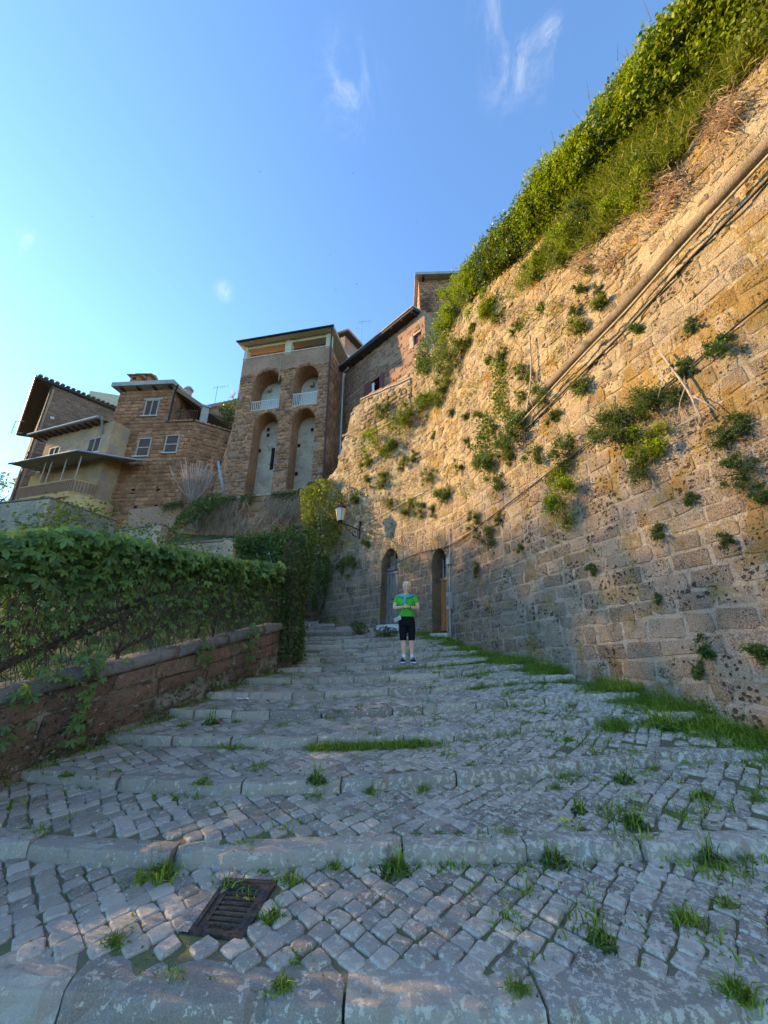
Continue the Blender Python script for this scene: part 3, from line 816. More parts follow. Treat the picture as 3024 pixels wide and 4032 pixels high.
# ------------------------------------------------------------------ the tall tufa wall on the right
def tufa_wall_mat(name, mortar=False):
    m = Mat(name, 0.95, 0.12)
    t = m.attr(); X, Y, Z = m.xyz()
    if mortar: c = m.mix(m.noise(3.0, 4), (0.46, 0.35, 0.255), (0.62, 0.48, 0.36))
    else: c = m.mix(t, (0.27, 0.175, 0.115), (0.47, 0.34, 0.235))
    # the bends of the wall by the doors are browner, the weathered upper wall paler and yellower
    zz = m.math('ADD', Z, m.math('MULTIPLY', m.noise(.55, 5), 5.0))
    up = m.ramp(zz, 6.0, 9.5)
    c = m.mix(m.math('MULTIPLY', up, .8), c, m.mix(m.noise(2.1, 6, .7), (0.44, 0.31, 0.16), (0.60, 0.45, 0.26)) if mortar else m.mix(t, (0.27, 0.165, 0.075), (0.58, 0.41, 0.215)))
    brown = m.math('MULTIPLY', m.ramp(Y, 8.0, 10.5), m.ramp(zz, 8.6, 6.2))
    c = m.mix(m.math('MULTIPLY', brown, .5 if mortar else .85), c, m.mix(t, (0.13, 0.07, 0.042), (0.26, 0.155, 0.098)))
    grey = m.noise(.8, 6, .65, .3); c = m.mix(m.ramp(grey, .52, .68, 0, .5), c, (0.33, 0.27, 0.235))
    red = m.noise(1.1, 5, .65, .4, m.mapped((1, 1, 1), (5, 3, 9))); c = m.mix(m.math('MULTIPLY', m.ramp(red, .55, .7, 0, .55), up), c, (0.40, 0.20, 0.10))
    ghost = m.noise(9, 6, .75); c = m.mix(m.ramp(ghost, .5, .72, 0, .5), c, (0.18, 0.11, 0.07))
    fine = m.noise(75, 4, .75); c = m.mix(m.ramp(fine, .45, .68, 0, .75), c, (0.70, 0.57, 0.44))
    h = m.math('ADD', m.math('MULTIPLY', ghost, 1.5), m.math('MULTIPLY', fine, .6))
    # orange lichen, densest on the near part of the wall
    lm = m.math('MULTIPLY', m.ramp(m.math('ADD', Y, m.math('MULTIPLY', Z, -.35)), 5.2, 1.8), m.ramp(Z, 7.6, 5.0))
    ln = m.noise(1.25, 6, .68, .4); lsp = m.noise(20, 4, .7)
    lf = m.ramp(m.math('ADD', m.math('ADD', ln, m.math('MULTIPLY', lsp, .34)), m.math('MULTIPLY', lm, .19)), .735, .82, 0, .7)
    c = m.mix(lf, c, m.mix(lsp, (0.24, 0.13, 0.03), (0.52, 0.29, 0.055)))
    gl = m.noise(2.3, 5, .7, .2, m.mapped((1, 1, 1), (2, 8, 4))); c = m.mix(m.ramp(m.math('ADD', gl, m.math('MULTIPLY', lsp, .2)), .66, .74, 0, .55), c, (0.34, 0.25, 0.085))
    # pits: large dark lapilli near the camera
    wv = m.n('ShaderNodeVectorMath'); wv.operation = 'ADD'
    nn = m.n('ShaderNodeTexNoise'); m.link(m.pos, nn.inputs['Vector']); nn.inputs['Scale'].default_value = 9; 
    sc = m.n('ShaderNodeVectorMath'); sc.operation = 'SCALE'; m.link(nn.outputs['Color'], sc.inputs[0]); sc.inputs['Scale'].default_value = .09
    m.link(m.pos, wv.inputs[0]); m.link(sc.outputs[0], wv.inputs[1])
    for (s, lo, hi, k) in ((13, .0, .38, .8), (30, .05, .40, .65), (62, .1, .40, .5)):
        v = m.voro(s, vec=wv.outputs[0]); size = m.ramp(m.noise(1.9 if s < 20 else 3.1 if s < 50 else 4.3, 3), .38, .68, lo, hi)
        p = m.ramp(m.math('SUBTRACT', v, size), -.03, .05)
        kk = k * (.35 if mortar else 1.0)
        c = m.mix(m.math('MULTIPLY', m.math('SUBTRACT', 1.0, p), kk), c, (0.045, 0.030, 0.026))
        h = m.math('ADD', h, m.math('MULTIPLY', p, 1.2 if s < 20 else .6))
    m.color(c); m.bump(h, 1.0, .045)
    return m.m
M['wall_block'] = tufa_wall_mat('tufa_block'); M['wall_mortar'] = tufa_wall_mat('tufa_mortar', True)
wall = empty('retaining_wall', (1.5, 11.0, 2.0))
tag(wall, 'tall overgrown tufa block retaining wall along the right of the steps', 'wall')
# doorways, placed from the photograph
def door_open(pxl, pxr, py0, pys, pya):
    a = wall_uv(pxl, py0); b = wall_uv(pxr, py0); t = wall_uv((pxl + pxr) / 2, pya); s = wall_uv((pxl + pxr) / 2, pys)
    u0, u1 = sorted((a[0], b[0])); return Opening(u0, u1, (a[1] + b[1]) / 2, s[1], t[1])
D1 = door_open(1494, 1566, 2462, 2240, 2162)
D2 = door_open(1701, 1762, 2497, 2235, 2158)
DOORS = [D1, D2]
U0, U1 = 1.0, float(WS[-1]) - .4
mb = MB()
def wz0(u): return -1.0
pierced(mb, lambda u, v, d=0.0: wall_S(u, min(v, wall_top(u)), d), U0, U1, -.6, 14.4, DOORS, .11, .11)
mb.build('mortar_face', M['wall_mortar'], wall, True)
rev = MB(); back = MB()
for o_, dep in ((D1, .75), (D2, .85)): niche(rev, back, wall_S, o_, dep)
rev.build('door_reveal', M['wall_block'], wall, False); back.build('doorway_back', M['black'], wall, False)
rw = random.Random(3)
def wdip(u): return -0.055 * (min(u, 15.5) - 10) - .02 * max(0, u - 15.5)
def wpro(u, z):
    k = z + 1.6 * fbm(u * .5, z * .5, 4)
    if k > 7.2:
        return None if rw.random() < .22 + .07 * (k - 7.2) else .014
    return .012
blocks = masonry(wall_S, U0, U1, lambda u: -.5, lambda u: wall_top(u) - .05, .29, .42, DOORS, rw, gap=.045, jit=.028, dip=wdip, chvar=.12, blvar=.38, bev=.016, prof=wpro, rnd=.10)
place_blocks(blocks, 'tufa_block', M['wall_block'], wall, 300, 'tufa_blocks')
def upro(u, z):
    k = z + 1.6 * fbm(u * .5, z * .5, 4)
    if k < 7.0 or rw.random() < .45: return None
    return rw.uniform(.010, .032)
small = masonry(wall_S, U0, U1, lambda u: 5.5, lambda u: wall_top(u) - .05, .17, .24, [], rw, gap=.03, jit=.03, dip=wdip, chvar=.35, blvar=.5, bev=.03, prof=upro, rnd=.3)
place_blocks(small, 'rubble_stone', M['wall_block'], wall, 0, 'rubble')
for o_ in DOORS:                    # arch stones
    P_ = o_.outline()[1:-1]; mth = (o_.u0 + o_.u1) / 2; P_ = P_[::2]
    for a, b in zip(P_[:-1], P_[1:]):
        def outp(p, k):
            dx, dy = p[0] - mth, p[1] - (o_.vs - .15); L = math.hypot(dx, dy); return (p[0] + dx / L * k, p[1] + dy / L * k)
        k = rw.uniform(.26, .36); q = [outp(a, .005), outp(b, .005), outp(b, k), outp(a, k)]
        cu = sum(x[0] for x in q) / 4; cv = sum(x[1] for x in q) / 4; q = [(cu + (x[0] - cu) * .94, cv + (x[1] - cv) * .94) for x in q]
        V, Fc = poly_block(wall_S, q, .03, .02, .01, rw); MB().add(V, Fc, rw.random()).build('arch_stone', M['wall_block'], wall)

# door leaves
m = Mat('weathered_wood', .9, .1); sv = m.mapped((14, 14, 1.2)); n1 = m.noise(3, 6, .7, .3, sv)
m.color(m.mix(m.ramp(n1, .3, .7), (0.085, 0.072, 0.062), (0.33, 0.29, 0.25))); m.bump(n1, .8, .02); M['wood_grey'] = m.m
m = Mat('orange_wood', .6, .3); sv = m.mapped((12, 12, 1.5)); n1 = m.noise(3, 5, .6, .2, sv)
m.color(m.mix(m.ramp(n1, .3, .7), (0.42, 0.135, 0.045), (0.62, 0.23, 0.08))); m.bump(n1, .3, .01); M['wood_orange'] = m.m
def S_box(mb, S, u0, u1, v0, v1, d0, d1, tone=None):
    mb.hexa([S(u0, v0, d1), S(u1, v0, d1), S(u1, v0, d0), S(u0, v0, d0), S(u0, v1, d1), S(u1, v1, d1), S(u1, v1, d0), S(u0, v1, d0)], tone)
def arch_top(o, u): 
    mth, h = (o.u0 + o.u1) / 2, (o.u1 - o.u0) / 2
    f = min(1, abs((u - mth) / h)); return o.vs + (o.va - o.vs) * math.sqrt(max(0, 1 - f * f))
def door1():
    o = D1; n = 6; w = (o.u1 - o.u0) / n; H = o.vs - o.v0
    base = o.v0 + H * .02; rail = o.v0 + H * .95
    dr = empty('door', wall_S((o.u0 + o.u1) / 2, o.v0, -.55)); dr.parent = wall; dr.location -= wall.location
    tag(dr, 'weathered grey plank door under the left arch')
    for k in range(n):
        a, b = o.u0 + k * w + .008, o.u0 + (k + 1) * w - .008
        p = MB(); S_box(p, wall_S, a, b, base, rail - .02, -.36, -.30 + rw.uniform(-.006, .006), rw.random()); p.build('plank', M['wood_grey'], dr)
        p = MB(); top = min(arch_top(o, a), arch_top(o, b)) - (.03 if k != 2 else .30)
        if top - rail > .15:
            S_box(p, wall_S, a + (.02 if k == 3 else 0), b, rail + .1, top, -.37, -.31, rw.random()); p.build('plank', M['wood_grey'], dr)
    for (v, hh) in ((rail, .10), (o.v0 + H * .42, .09), (base + .1, .12)):
        p = MB(); S_box(p, wall_S, o.u0 + .01, o.u1 - .01, v - hh / 2, v + hh / 2, -.30, -.265, rw.random()); p.build('cross_rail', M['wood_grey'], dr)
    p = MB(); S_box(p, wall_S, o.u0 + w * 2.4, o.u0 + w * 3.8, o.v0 + H * .45, o.v0 + H * .475, -.26, -.23); p.build('bolt', M['iron'], dr)
door1()
def door2():
    o = D2; H = o.vs - o.v0; n = 4; w = (o.u1 - o.u0) / n; lint = o.v0 + H * .83
    dr = empty('door', wall_S((o.u0 + o.u1) / 2, o.v0, -.65)); dr.parent = wall; dr.location -= wall.location
    tag(dr, 'orange wooden door with iron bars over it under the right arch')
    for k in range(n):
        p = MB(); S_box(p, wall_S, o.u0 + k * w + .006, o.u0 + (k + 1) * w - .006, o.v0 + .12, lint, -.43, -.37 + (.02 if k % 2 else 0)); p.build('panel', M['wood_orange'], dr)
    p = MB(); S_box(p, wall_S, o.u0, o.u1, lint, lint + .09, -.44, -.32); p.build('lintel', M['rail_brown'], dr)
    for k in range(5):
        u = o.u0 + (k + .7) * (o.u1 - o.u0) / 5.4; p = MB(); p.tube([wall_S(u, lint + .09, -.38), wall_S(u, arch_top(o, u) - .02, -.38)], .014, 6); p.build('bar', M['metal_grey'], dr)
door2()
for (o_, lab, px) in ((D1, 'pale stone threshold below the grey plank door', 0), (D2, 'pale stone step below the orange door', 1)):
    t = MB(); um = (o_.u0 + o_.u1) / 2; hw = (o_.u1 - o_.u0) * .62
    V = []
    t.hexa([wall_S(um - hw, o_.v0 - .22, .10), wall_S(um + hw * .9, o_.v0 - .26, .12), wall_S(um + hw * .9, o_.v0 - .22, -.6), wall_S(um - hw, o_.v0 - .2, -.6),
            wall_S(um - hw, o_.v0 + .02, .07), wall_S(um + hw * .9, o_.v0 + .03, .09), wall_S(um + hw * .9, o_.v0 + .03, -.6), wall_S(um - hw, o_.v0 + .03, -.6)])
    q = t.build('threshold', M['marble'], wall)
    q['label'] = lab
# brick courses of the doorstep bank below the doors
# ---- conduit, pipes and cables on the wall
def wpt(px, py, d): 
    uv = wall_uv(px, py); return wall_S(uv[0], uv[1], d)
def wall_line(pts, d, n=8):
    out = []
    for (a, b) in zip(pts[:-1], pts[1:]):
        for k in range(n): out.append(wpt(a[0] + (b[0] - a[0]) * k / n, a[1] + (b[1] - a[1]) * k / n, d))
    out.append(wpt(*pts[-1], d)); return out
def smooth_path(P, it=12):
    P = [Vector(p) for p in P]
    for _ in range(it): P = [P[0]] + [(P[i - 1] + P[i] * 2 + P[i + 1]) / 4 for i in range(1, len(P) - 1)] + [P[-1]]
    return P
M['conduit'] = stone('conduit_mortar', (0.22, 0.16, 0.11), (0.33, 0.25, 0.17), pit=.35, pit_scale=30, grime=.5, patch=(0.13, 0.10, 0.075), patch_amt=.3)
P = smooth_path(wall_line([(2030, 1665), (2330, 1345), (2680, 968), (3060, 560), (3300, 300)], .05, 10))
mb = MB(); mb.tube(P, [.10 + .02 * fbm(i * .6, 0, 1) for i in range(len(P))], 12)
tag(mb.build('conduit_pipe', M['conduit'], None, True), 'thick mortar-covered pipe running diagonally across the wall', 'pipe')
P = smooth_path(wall_line([(2062, 1680), (2360, 1365), (2700, 1010), (3060, 640), (3300, 390)], .15, 10))
mb = MB(); mb.tube(P, .024, 8); tag(mb.build('metal_pipe', plain('lime_pipe', (0.38, 0.29, 0.18), .8), None, True), 'slim pale pipe just below the thick pipe on the wall', 'pipe')
P = smooth_path(wall_line([(2075, 1700), (2380, 1395), (2720, 1045), (3060, 700), (3300, 460)], .06, 10))
mb = MB(); mb.tube(P, .022, 6); tag(mb.build('cable', M['metal_dark'], None, True), 'dark cable under the slim pale pipe on the wall', 'cable')
P = smooth_path(wall_line([(1540, 2230), (1640, 2180), (1780, 2152), (1870, 2090), (2030, 1965), (2200, 1835), (2365, 1715), (2560, 1570), (2717, 1451), (2870, 1320), (3060, 1160)], .05, 5), 4)
mb = MB(); mb.tube(P, .014, 6); tag(mb.build('cable', M['metal_dark'], None, True), 'thin black cable slanting up the wall from the doors to the right', 'cable')
P = smooth_path(wall_line([(1420, 2085), (1500, 2035), (1600, 1975), (1690, 1930)], .05, 6), 4)
mb = MB(); mb.tube(P, .012, 6); tag(mb.build('cable', M['metal_grey'], None, True), 'thin grey cable running up from the wall lantern', 'cable')
# dead stems hanging on the wall
for (pts, lab) in (([(2105, 1330), (2112, 1430), (2108, 1530), (2095, 1625)], 'pale dead stem hanging beside the lower end of the thick pipe'),
                   ([(2630, 1400), (2700, 1500), (2740, 1560), (2790, 1660)], 'dead grey vine stem hanging over the shrubs on the wall')):
    P = smooth_path(wall_line(pts, .16, 6), 3); mb = MB(); mb.tube(P, [.018] * len(P), 6)
    for k in range(4):
        i = rw.randrange(2, len(P) - 2); q = P[i] + Vector((rw.uniform(-.4, .1), rw.uniform(-.3, .3), -rw.uniform(.3, .7))); mb.tube([P[i], (P[i] + q) / 2 + Vector((0, 0, .06)), q], [.01, .007, .004], 5)
    tag(mb.build('dead_vine', M['twig_pale'], None, True), lab, 'vine')
# meter box on its post beside the orange door
def meter():
    root = empty('meter_box', wpt(1778, 2440, .1))
    u, z0 = wall_uv(1778, 2398); z1 = wall_uv(1778, 2333)[1]
    def S(a, v, d): return wall_S(u + a, v, d)
    b = MB(); S_box(b, S, -.10, .10, z0, z1, .0, .12); b.build('case', M['frame'], root)
    b = MB(); S_box(b, S, -.09, .02, z0 + .07, z1 - .07, .121, .128); b.build('hatch', M['metal_grey'], root)
    b = MB(); S_box(b, S, .02, .05, z0 + .1, z1 - .12, .121, .132); b.build('slot', M['black'], root)
    b = MB(); b.tube([wall_S(u, wall_uv(1774, 2512)[1], .06), wall_S(u, z0, .06)], .035, 8); b.build('post', M['concrete'], root)
    b = MB(); b.tube([wall_S(u, z1, .05), wall_S(u - .02, z1 + .9, .05), wall_S(u - .02, z1 + 1.7, .05), wall_S(u - .02, wall_uv(1775, 2080)[1], .04)], .018, 6); b.build('riser_pipe', M['metal_grey'], root)
    b = MB(); S_box(b, S, -.1, .1, z1 + .85, z1 + 1.05, .0, .12); b.build('junction_box', M['concrete'], root)
    tag(root, 'white meter box on a thin post beside the orange door', 'meter box')
meter()
# wall lantern on a scrolled iron bracket
def lantern():
    base = wpt(1420, 2088, .0); root = empty('wall_lantern', base)
    n = wnorm(wall_uv(1420, 2088)[0])
    Yh = base.y + n.y * 1.0; K = 1.35
    hd = at(1340, 2058, Yh)
    b = MB(); b.tube([base, base.lerp(hd, .5) + Vector((0, 0, .02)), hd + Vector((0, 0, 0))], .022, 6); b.build('arm', M['metal_dark'], root)
    b = MB(); P = []
    for k in range(26):
        f = k / 25; an = f * 9.5; rr = .24 * (1 - .75 * f); c0 = base.lerp(hd, .28) + Vector((0, 0, -.22)); d = (hd - base).normalized()
        P.append(c0 + d * (rr * math.cos(an)) + Vector((0, 0, rr * math.sin(an))))
    b.tube(P, .012, 5)
    P = []
    for k in range(20):
        f = k / 19; an = 1 + f * 8; rr = .15 * (1 - .7 * f); c0 = base.lerp(hd, .62) + Vector((0, 0, -.10)); P.append(c0 + d * (rr * math.cos(an)) + Vector((0, 0, rr * math.sin(an))))
    b.tube(P, .011, 5); b.tube([base + Vector((0, 0, -.36)), base.lerp(hd, .3) + Vector((0, 0, -.33)), base.lerp(hd, .8) + Vector((0, 0, -.05))], .012, 5)
    b.build('scroll', M['metal_dark'], root)
    b = MB(); b.box(base, (.06, .1, 0), (-.05, .03, 0), (0, 0, .8)); b.build('wall_plate', M['metal_dark'], root)
    b = MB(); b.lathe(hd, [(r_ * K, h_ * K) for r_, h_ in [(.02, 0), (.09, .03), (.10, .06)]], 6); b.build('base_ring', M['metal_dark'], root)
    g = Mat('lantern_glass', .35, .4); g.color((0.80, 0.74, 0.60)); g.b.inputs['Transmission Weight'].default_value = .25
    b = MB(); b.lathe(hd, [(r_ * K, h_ * K) for r_, h_ in [(.10, .06), (.175, .44)]], 6); b.build('glass', g.m, root)
    b = MB()
    for k in range(6):
        an = 2 * math.pi * k / 6; ax = Vector((0, 0, 1)); a = ax.orthogonal().normalized(); c = ax.cross(a); dr = a * math.cos(an) + c * math.sin(an)
        b.tube([hd + dr * .10 * K + Vector((0, 0, .06 * K)), hd + dr * .18 * K + Vector((0, 0, .45 * K))], .009, 4)
    b.build('cage', M['metal_dark'], root)
    b = MB(); b.lathe(hd, [(r_ * K, h_ * K) for r_, h_ in [(.20, .44), (.19, .47), (.10, .57), (.05, .59), (.045, .64), (.015, .67), (.02, .72), (.004, .76)]], 6); b.build('cap', M['metal_dark'], root)
    tag(root, 'street lantern on a scrolled black iron bracket on the wall', 'lantern')
lantern()
# ------------------------------------------------------------------ window helper
def shuttered_window(face, corners, parent, style='double', sill=True, d=0.03):
    """corners in photo pixels: TL, TR, BR, BL; window > frame, shutter (> slat), sill"""
    uv = [face.uv(*c) for c in corners]
    u0 = (uv[0][0] + uv[3][0]) / 2; u1 = (uv[1][0] + uv[2][0]) / 2; v1 = (uv[0][1] + uv[1][1]) / 2; v0 = (uv[2][1] + uv[3][1]) / 2
    S = face.S; root = empty('window', S((u0 + u1) / 2, v0, 0)); root.parent = parent; root.location -= parent.location
    fw = .07
    fr = MB()
    for (a, b, c, e) in ((u0 - fw, u0, v0 - .02, v1 + fw), (u1, u1 + fw, v0 - .02, v1 + fw), (u0, u1, v1, v1 + fw)): S_box(fr, S, a, b, c, e, -.03, d + .03)
    fr.build('frame', M['frame'], root)
    if style == 'double': pan = [(u0, (u0 + u1) / 2 - .012, v0, v1), ((u0 + u1) / 2 + .012, u1, v0, v1)]
    else: pan = [(u0, u1, v0, (v0 + v1) / 2 - .02), (u0, u1, (v0 + v1) / 2 + .02, v1)]
    mul = MB()
    if style == 'double': S_box(mul, S, (u0 + u1) / 2 - .03, (u0 + u1) / 2 + .03, v0, v1, -.02, d + .02)
    else: S_box(mul, S, u0, u1, (v0 + v1) / 2 - .035, (v0 + v1) / 2 + .035, -.02, d + .02)
    mul.build('mullion', M['frame'], root)
    for (a, b, c, e) in pan:
        sh = MB(); S_box(sh, S, a, b, c, e, -.05, d - .025)
        n = max(5, int((e - c) / .085))
        for k in range(n):          # louvres of this shutter, one folded sheet each too small to pick apart
            v = c + (e - c) * (k + .2) / n; hh = (e - c) / n * .6
            sh.add([S(a + .03, v, d + .002), S(b - .03, v, d + .002), S(b - .03, v + hh, d - .028), S(a + .03, v + hh, d - .028)], [(0, 1, 2, 3)])
        sh.build('shutter', M['shutter'], root)
    if sill:
        sl = MB(); S_box(sl, S, u0 - fw - .07, u1 + fw + .07, v0 - .085, v0 - .022, -.02, d + .13); sl.build('sill', M['marble'], root)
    return (u0 - fw, u1 + fw, v0 - .09, v1 + fw)
def rect_open(r): return Opening(r[0], r[1], r[2], r[3])

# ------------------------------------------------------------------ arched tower
def tower():
    P = at(1303, 1363, 21.0); F = Face(P, 180 - 78.4); S = F.S
    ul = F.uv(958, 1417)[0]; ur = 0.0
    vt = F.uv(1290, 1365)[1]; vb = 9.2
    vpar = (F.uv(965, 1415)[1] + F.uv(1283, 1365)[1]) / 2
    root = empty('arched_tower', S(ul / 2, vb, -2)); tag(root, 'tall rubble tower with four arched niches and a roofed cream loggia', 'tower')
    def arch(px0, px1, pyb, pys, pya):
        a = F.uv(px0, (pyb + pys) / 2)[0]; b = F.uv(px1, (pyb + pys) / 2)[0]; m_ = (px0 + px1) / 2
        return Opening(a, b, F.uv(m_, pyb)[1], F.uv(m_, pys)[1], F.uv(m_, pya)[1])
    A = [arch(990, 1101, 1612, 1512, 1462), arch(1152, 1250, 1594, 1490, 1441), arch(979, 1080, 1945, 1695, 1628), arch(1138, 1232, 1925, 1665, 1610)]
    # front with niches
    rg = random.Random(21)
    fm = MB(); pierced(fm, S, ul, ur, vb - 1.5, vpar, A, .5, .5); fm.build('front_wall', M['mortar_brown'], root)
    rev = MB(); b1 = MB(); b2 = MB()
    for k, o in enumerate(A): niche(rev, b1 if k < 2 else b2, S, o, 1.25 if k < 2 else 1.0)
    rev.build('niche_reveal', M['rubble'], root); b1.build('niche_back', M['plaster_white'], root); b2.build('niche_back', M['plaster_grey'], root)
    # flared foot left of the front, right side and back
    W = MB()
    W.add([S(ul, vpar, 0), S(ul, vpar, -6), S(ul - 1.0, vb - 1.5, -6), S(ul - 1.0, vb - 1.5, .25), S(ul, 16, 0)], [(0, 1, 2, 3, 4)])
    W.add([S(ul, 16, 0), S(ul - 1.0, vb - 1.5, .25), S(ul, vb - 1.5, .003)], [(0, 1, 2)])
    W.quad(S(ur, vb - 1.5, 0), S(ur, vb - 1.5, -6), S(ur, vpar, -6), S(ur, vpar, 0)); W.quad(S(ur, vb, -6), S(ul, vb, -6), S(ul, vpar, -6), S(ur, vpar, -6))
    W.quad(S(ul, vpar, 0), S(ur, vpar, 0), S(ur, vpar, -6), S(ul, vpar, -6))
    W.build('side_wall', M['mortar_brown'], root)
    vsp = F.uv(1100, 1455)[1]
    bl = masonry(S, ul + .02, ur - .02, vb - .3, vsp, .24, .32, A, rg, gap=.035, jit=.05, chvar=.35, blvar=.5, pro=.05, bev=.06, missing=.12, rnd=.3)
    def Ss(u, v, d=0.0): return S(ur + d, v, -u)
    sb = masonry(Ss, .05, 3.2, vb, vpar - .3, .30, .42, [], rg, gap=.03, jit=.04, chvar=.3, blvar=.5, pro=.03, bev=.05, rnd=.3)
    def Sl(u, v, d=0.0):
        f = max(0, (16 - v) / (16 - vb + 1.5)); return S(ul - f * 1.0 * (1 - u), v, .25 * f * (1 - u) + d)
    lb = masonry(Sl, .0, 1.0, vb - .3, 14.5, .30, .45, [], rg, gap=.03, jit=.03, chvar=.3, pro=.03, bev=.05, rnd=.3)
    place_blocks(bl + sb + lb, 'rubble_stone', M['rubble'], root, 300, 'rubble')
    # arch stones round every niche
    for o in A:
        P_ = o.outline()[1:-1]; mth = (o.u0 + o.u1) / 2
        for a, b in zip(P_[:-1], P_[1:]):
            def outp(p, k): 
                dx, dy = p[0] - mth, p[1] - (o.vs - .1); L = math.hypot(dx, dy); return (p[0] + dx / L * k, p[1] + dy / L * k)
            k = rg.uniform(.2, .34); q = [outp(a, .01), outp(b, .01), outp(b, k), outp(a, k)]
            cu = sum(x[0] for x in q) / 4; cv = sum(x[1] for x in q) / 4; q = [(cu + (x[0] - cu) * .92, cv + (x[1] - cv) * .92) for x in q]
            V, Fc = poly_block(S, q, .05, .03, .02, rg); MB().add(V, Fc, rg.random()).build('arch_stone', M['rubble'], root, True)
    # putlog holes in the lower niche backs
    for (px, py, k) in ((1057, 1692, 2), (1056, 1714, 2), (1022, 1775, 2), (1177, 1755, 3), (1167, 1866, 3), (1230, 1692, 3)):
        o = A[k]; u, v = F.uv(px, py, -1.0); h = MB(); S_box(h, S, u - .1, u + .1, v - .13, v + .13, -1.05, -.985); h.build('putlog_hole', M['black'], root)
    u, v0 = F.uv(1067, 1850, -1.0); _, v1 = F.uv(1067, 1765, -1.0); h = MB(); S_box(h, S, u - .1, u + .14, v0, v1, -1.05, -.98); h.build('slit_opening', M['black'], root)
    # plaster rib between the upper niches
    u, v1 = F.uv(1110, 1395); _, v0 = F.uv(1104, 1500); h = MB(); h.tube([S(u, v0, .03), S(u, v1, .03)], .03, 6); h.build('rain_pipe', M['plaster_grey'], root)
    # railings of the two upper niches
    for k, o in enumerate(A[:2]):
        rl = empty('niche_railing', S((o.u0 + o.u1) / 2, o.v0, -.1)); rl.parent = root; rl.location -= root.location
        mat = M['metal_white']
        vt_ = F.uv((1045, 1200)[k], (1575, 1545)[k])[1]
        t = MB(); t.bar(S(o.u0, vt_, -.08), S(o.u1, vt_, -.08), .05, .04); t.build('handrail', mat, rl)
        t = MB(); t.bar(S(o.u0, o.v0 + .08, -.08), S(o.u1, o.v0 + .08, -.08), .04, .03); t.build('bottom_rail', mat, rl)
        n = 15
        for j in range(n):
            u = o.u0 + (o.u1 - o.u0) * (j + .5) / n; t = MB(); t.bar(S(u, o.v0 + .02, -.08), S(u, vt_, -.08), .026, .026, up=(1, 0, 0)); t.build('baluster', mat, rl)
    t = MB(); o = A[0]; S_box(t, S, o.u0 + (o.u1 - o.u0) * .5, o.u0 + (o.u1 - o.u0) * .82, o.v0, o.v0 + 1.0, -1.24, -1.2); t.build('brown_panel', M['shutter'], root)
    for k, (px, py) in enumerate(((1064, 1536), (1231, 1517))):
        u, v = F.uv(px, py, -1.2); t = MB(); S_box(t, S, u - .13, u + .13, v - .18, v + .15, -1.25, -1.0); t.build('wall_lamp', M['plaster_grey'], root)
    # loggia: pillars, parapet cap, ceiling, roof, railing
    vr = F.uv(1300, 1312)[1]
    for (a, b) in ((961, 981), (1124, 1149), (1283, 1303)):
        u0 = F.uv(a, 1360)[0]; u1 = F.uv(b, 1345)[0]; h = MB(); S_box(h, S, max(u0, ul), min(u1, ur), vpar - .1, vr, -.45, .004); h.build('pillar', M['plaster_cream'], root)
    h = MB(); S_box(h, S, ur - .4, ur + .002, vpar, vr, -3.6, -3.2); h.build('pillar', M['plaster_cream'], root)
    h = MB(); S_box(h, S, ul, ur, vpar - .003, vr, -4.0, -3.7); h.build('loggia_back_wall', M['plaster_cream'], root)
    h = MB(); S_box(h, S, ul - .02, ur + .03, vpar - .005, vpar + .055, -.35, .05); h.build('parapet_cap', M['marble'], root)
    h = MB(); S_box(h, S, ul + .1, ur - .1, vr - .22, vr, -.42, -.06); h.build('beam', M['plaster_cream'], root)
    # roof slab, sloping up towards the back
    e0, e1 = ul - .35, ur + .28
    rf = MB(); rise = .55
    rf.hexa([S(e0, vr + .02, .45), S(e1, vr + .02, .45), S(e1, vr + rise, -4.6), S(e0, vr + rise, -4.6), S(e0, vr + .14, .45), S(e1, vr + .14, .45), S(e1, vr + rise + .14, -4.6), S(e0, vr + rise + .14, -4.6)])
    ro = rf.build('roof', M['plaster_cream'], root)
    g = MB(); g.tube([S(e0 - .05, vr + .1, .52), S(e1 + .05, vr + .1, .52)], .075, 8); g.build('gutter', M['metal_dark'], ro)
    g = MB()
    rf2 = MB(); rf2.hexa([S(e0, vr + .145, .5), S(e1, vr + .145, .5), S(e1, vr + rise + .145, -4.6), S(e0, vr + rise + .145, -4.6), S(e0, vr + .22, .5), S(e1, vr + .22, .5), S(e1, vr + rise + .22, -4.6), S(e0, vr + rise + .22, -4.6)])
    rf2.build('roof_covering', M['tile'], ro)
    for (a, b) in ((981, 1124), (1149, 1283)):
        u0, u1 = F.uv(a, 1395)[0], F.uv(b, 1375)[0]
        rl = empty('loggia_railing', S((u0 + u1) / 2, vpar, -.2)); rl.parent = root; rl.location -= root.location
        for v in (.16, .42): t = MB(); t.bar(S(u0, vpar + v, -.2), S(u1, vpar + v, -.2), .03, .03); t.build('handrail', M['metal_dark'], rl)
        for j in range(11):
            u = u0 + (u1 - u0) * (j + .5) / 11; t = MB(); t.bar(S(u, vpar + .05, -.2), S(u + .02, vpar + .42, -.2), .03, .02, up=(1, 0, 0)); t.build('baluster', M['metal_dark'], rl)
    # brown downpipe on the right corner
    g = MB(); g.tube([S(ur + .2, vr + .05, .5), S(ur + .12, vr - .25, .3), S(ur + .03, vr - .6, .09), S(ur + .03, vb, .09)], .055, 8); g.build('downpipe', M['copper'], root)
    return F, S, ul, ur, vb, vpar, vr
TF, TS, T_ul, T_ur, T_vb, T_vpar, T_vr = tower()
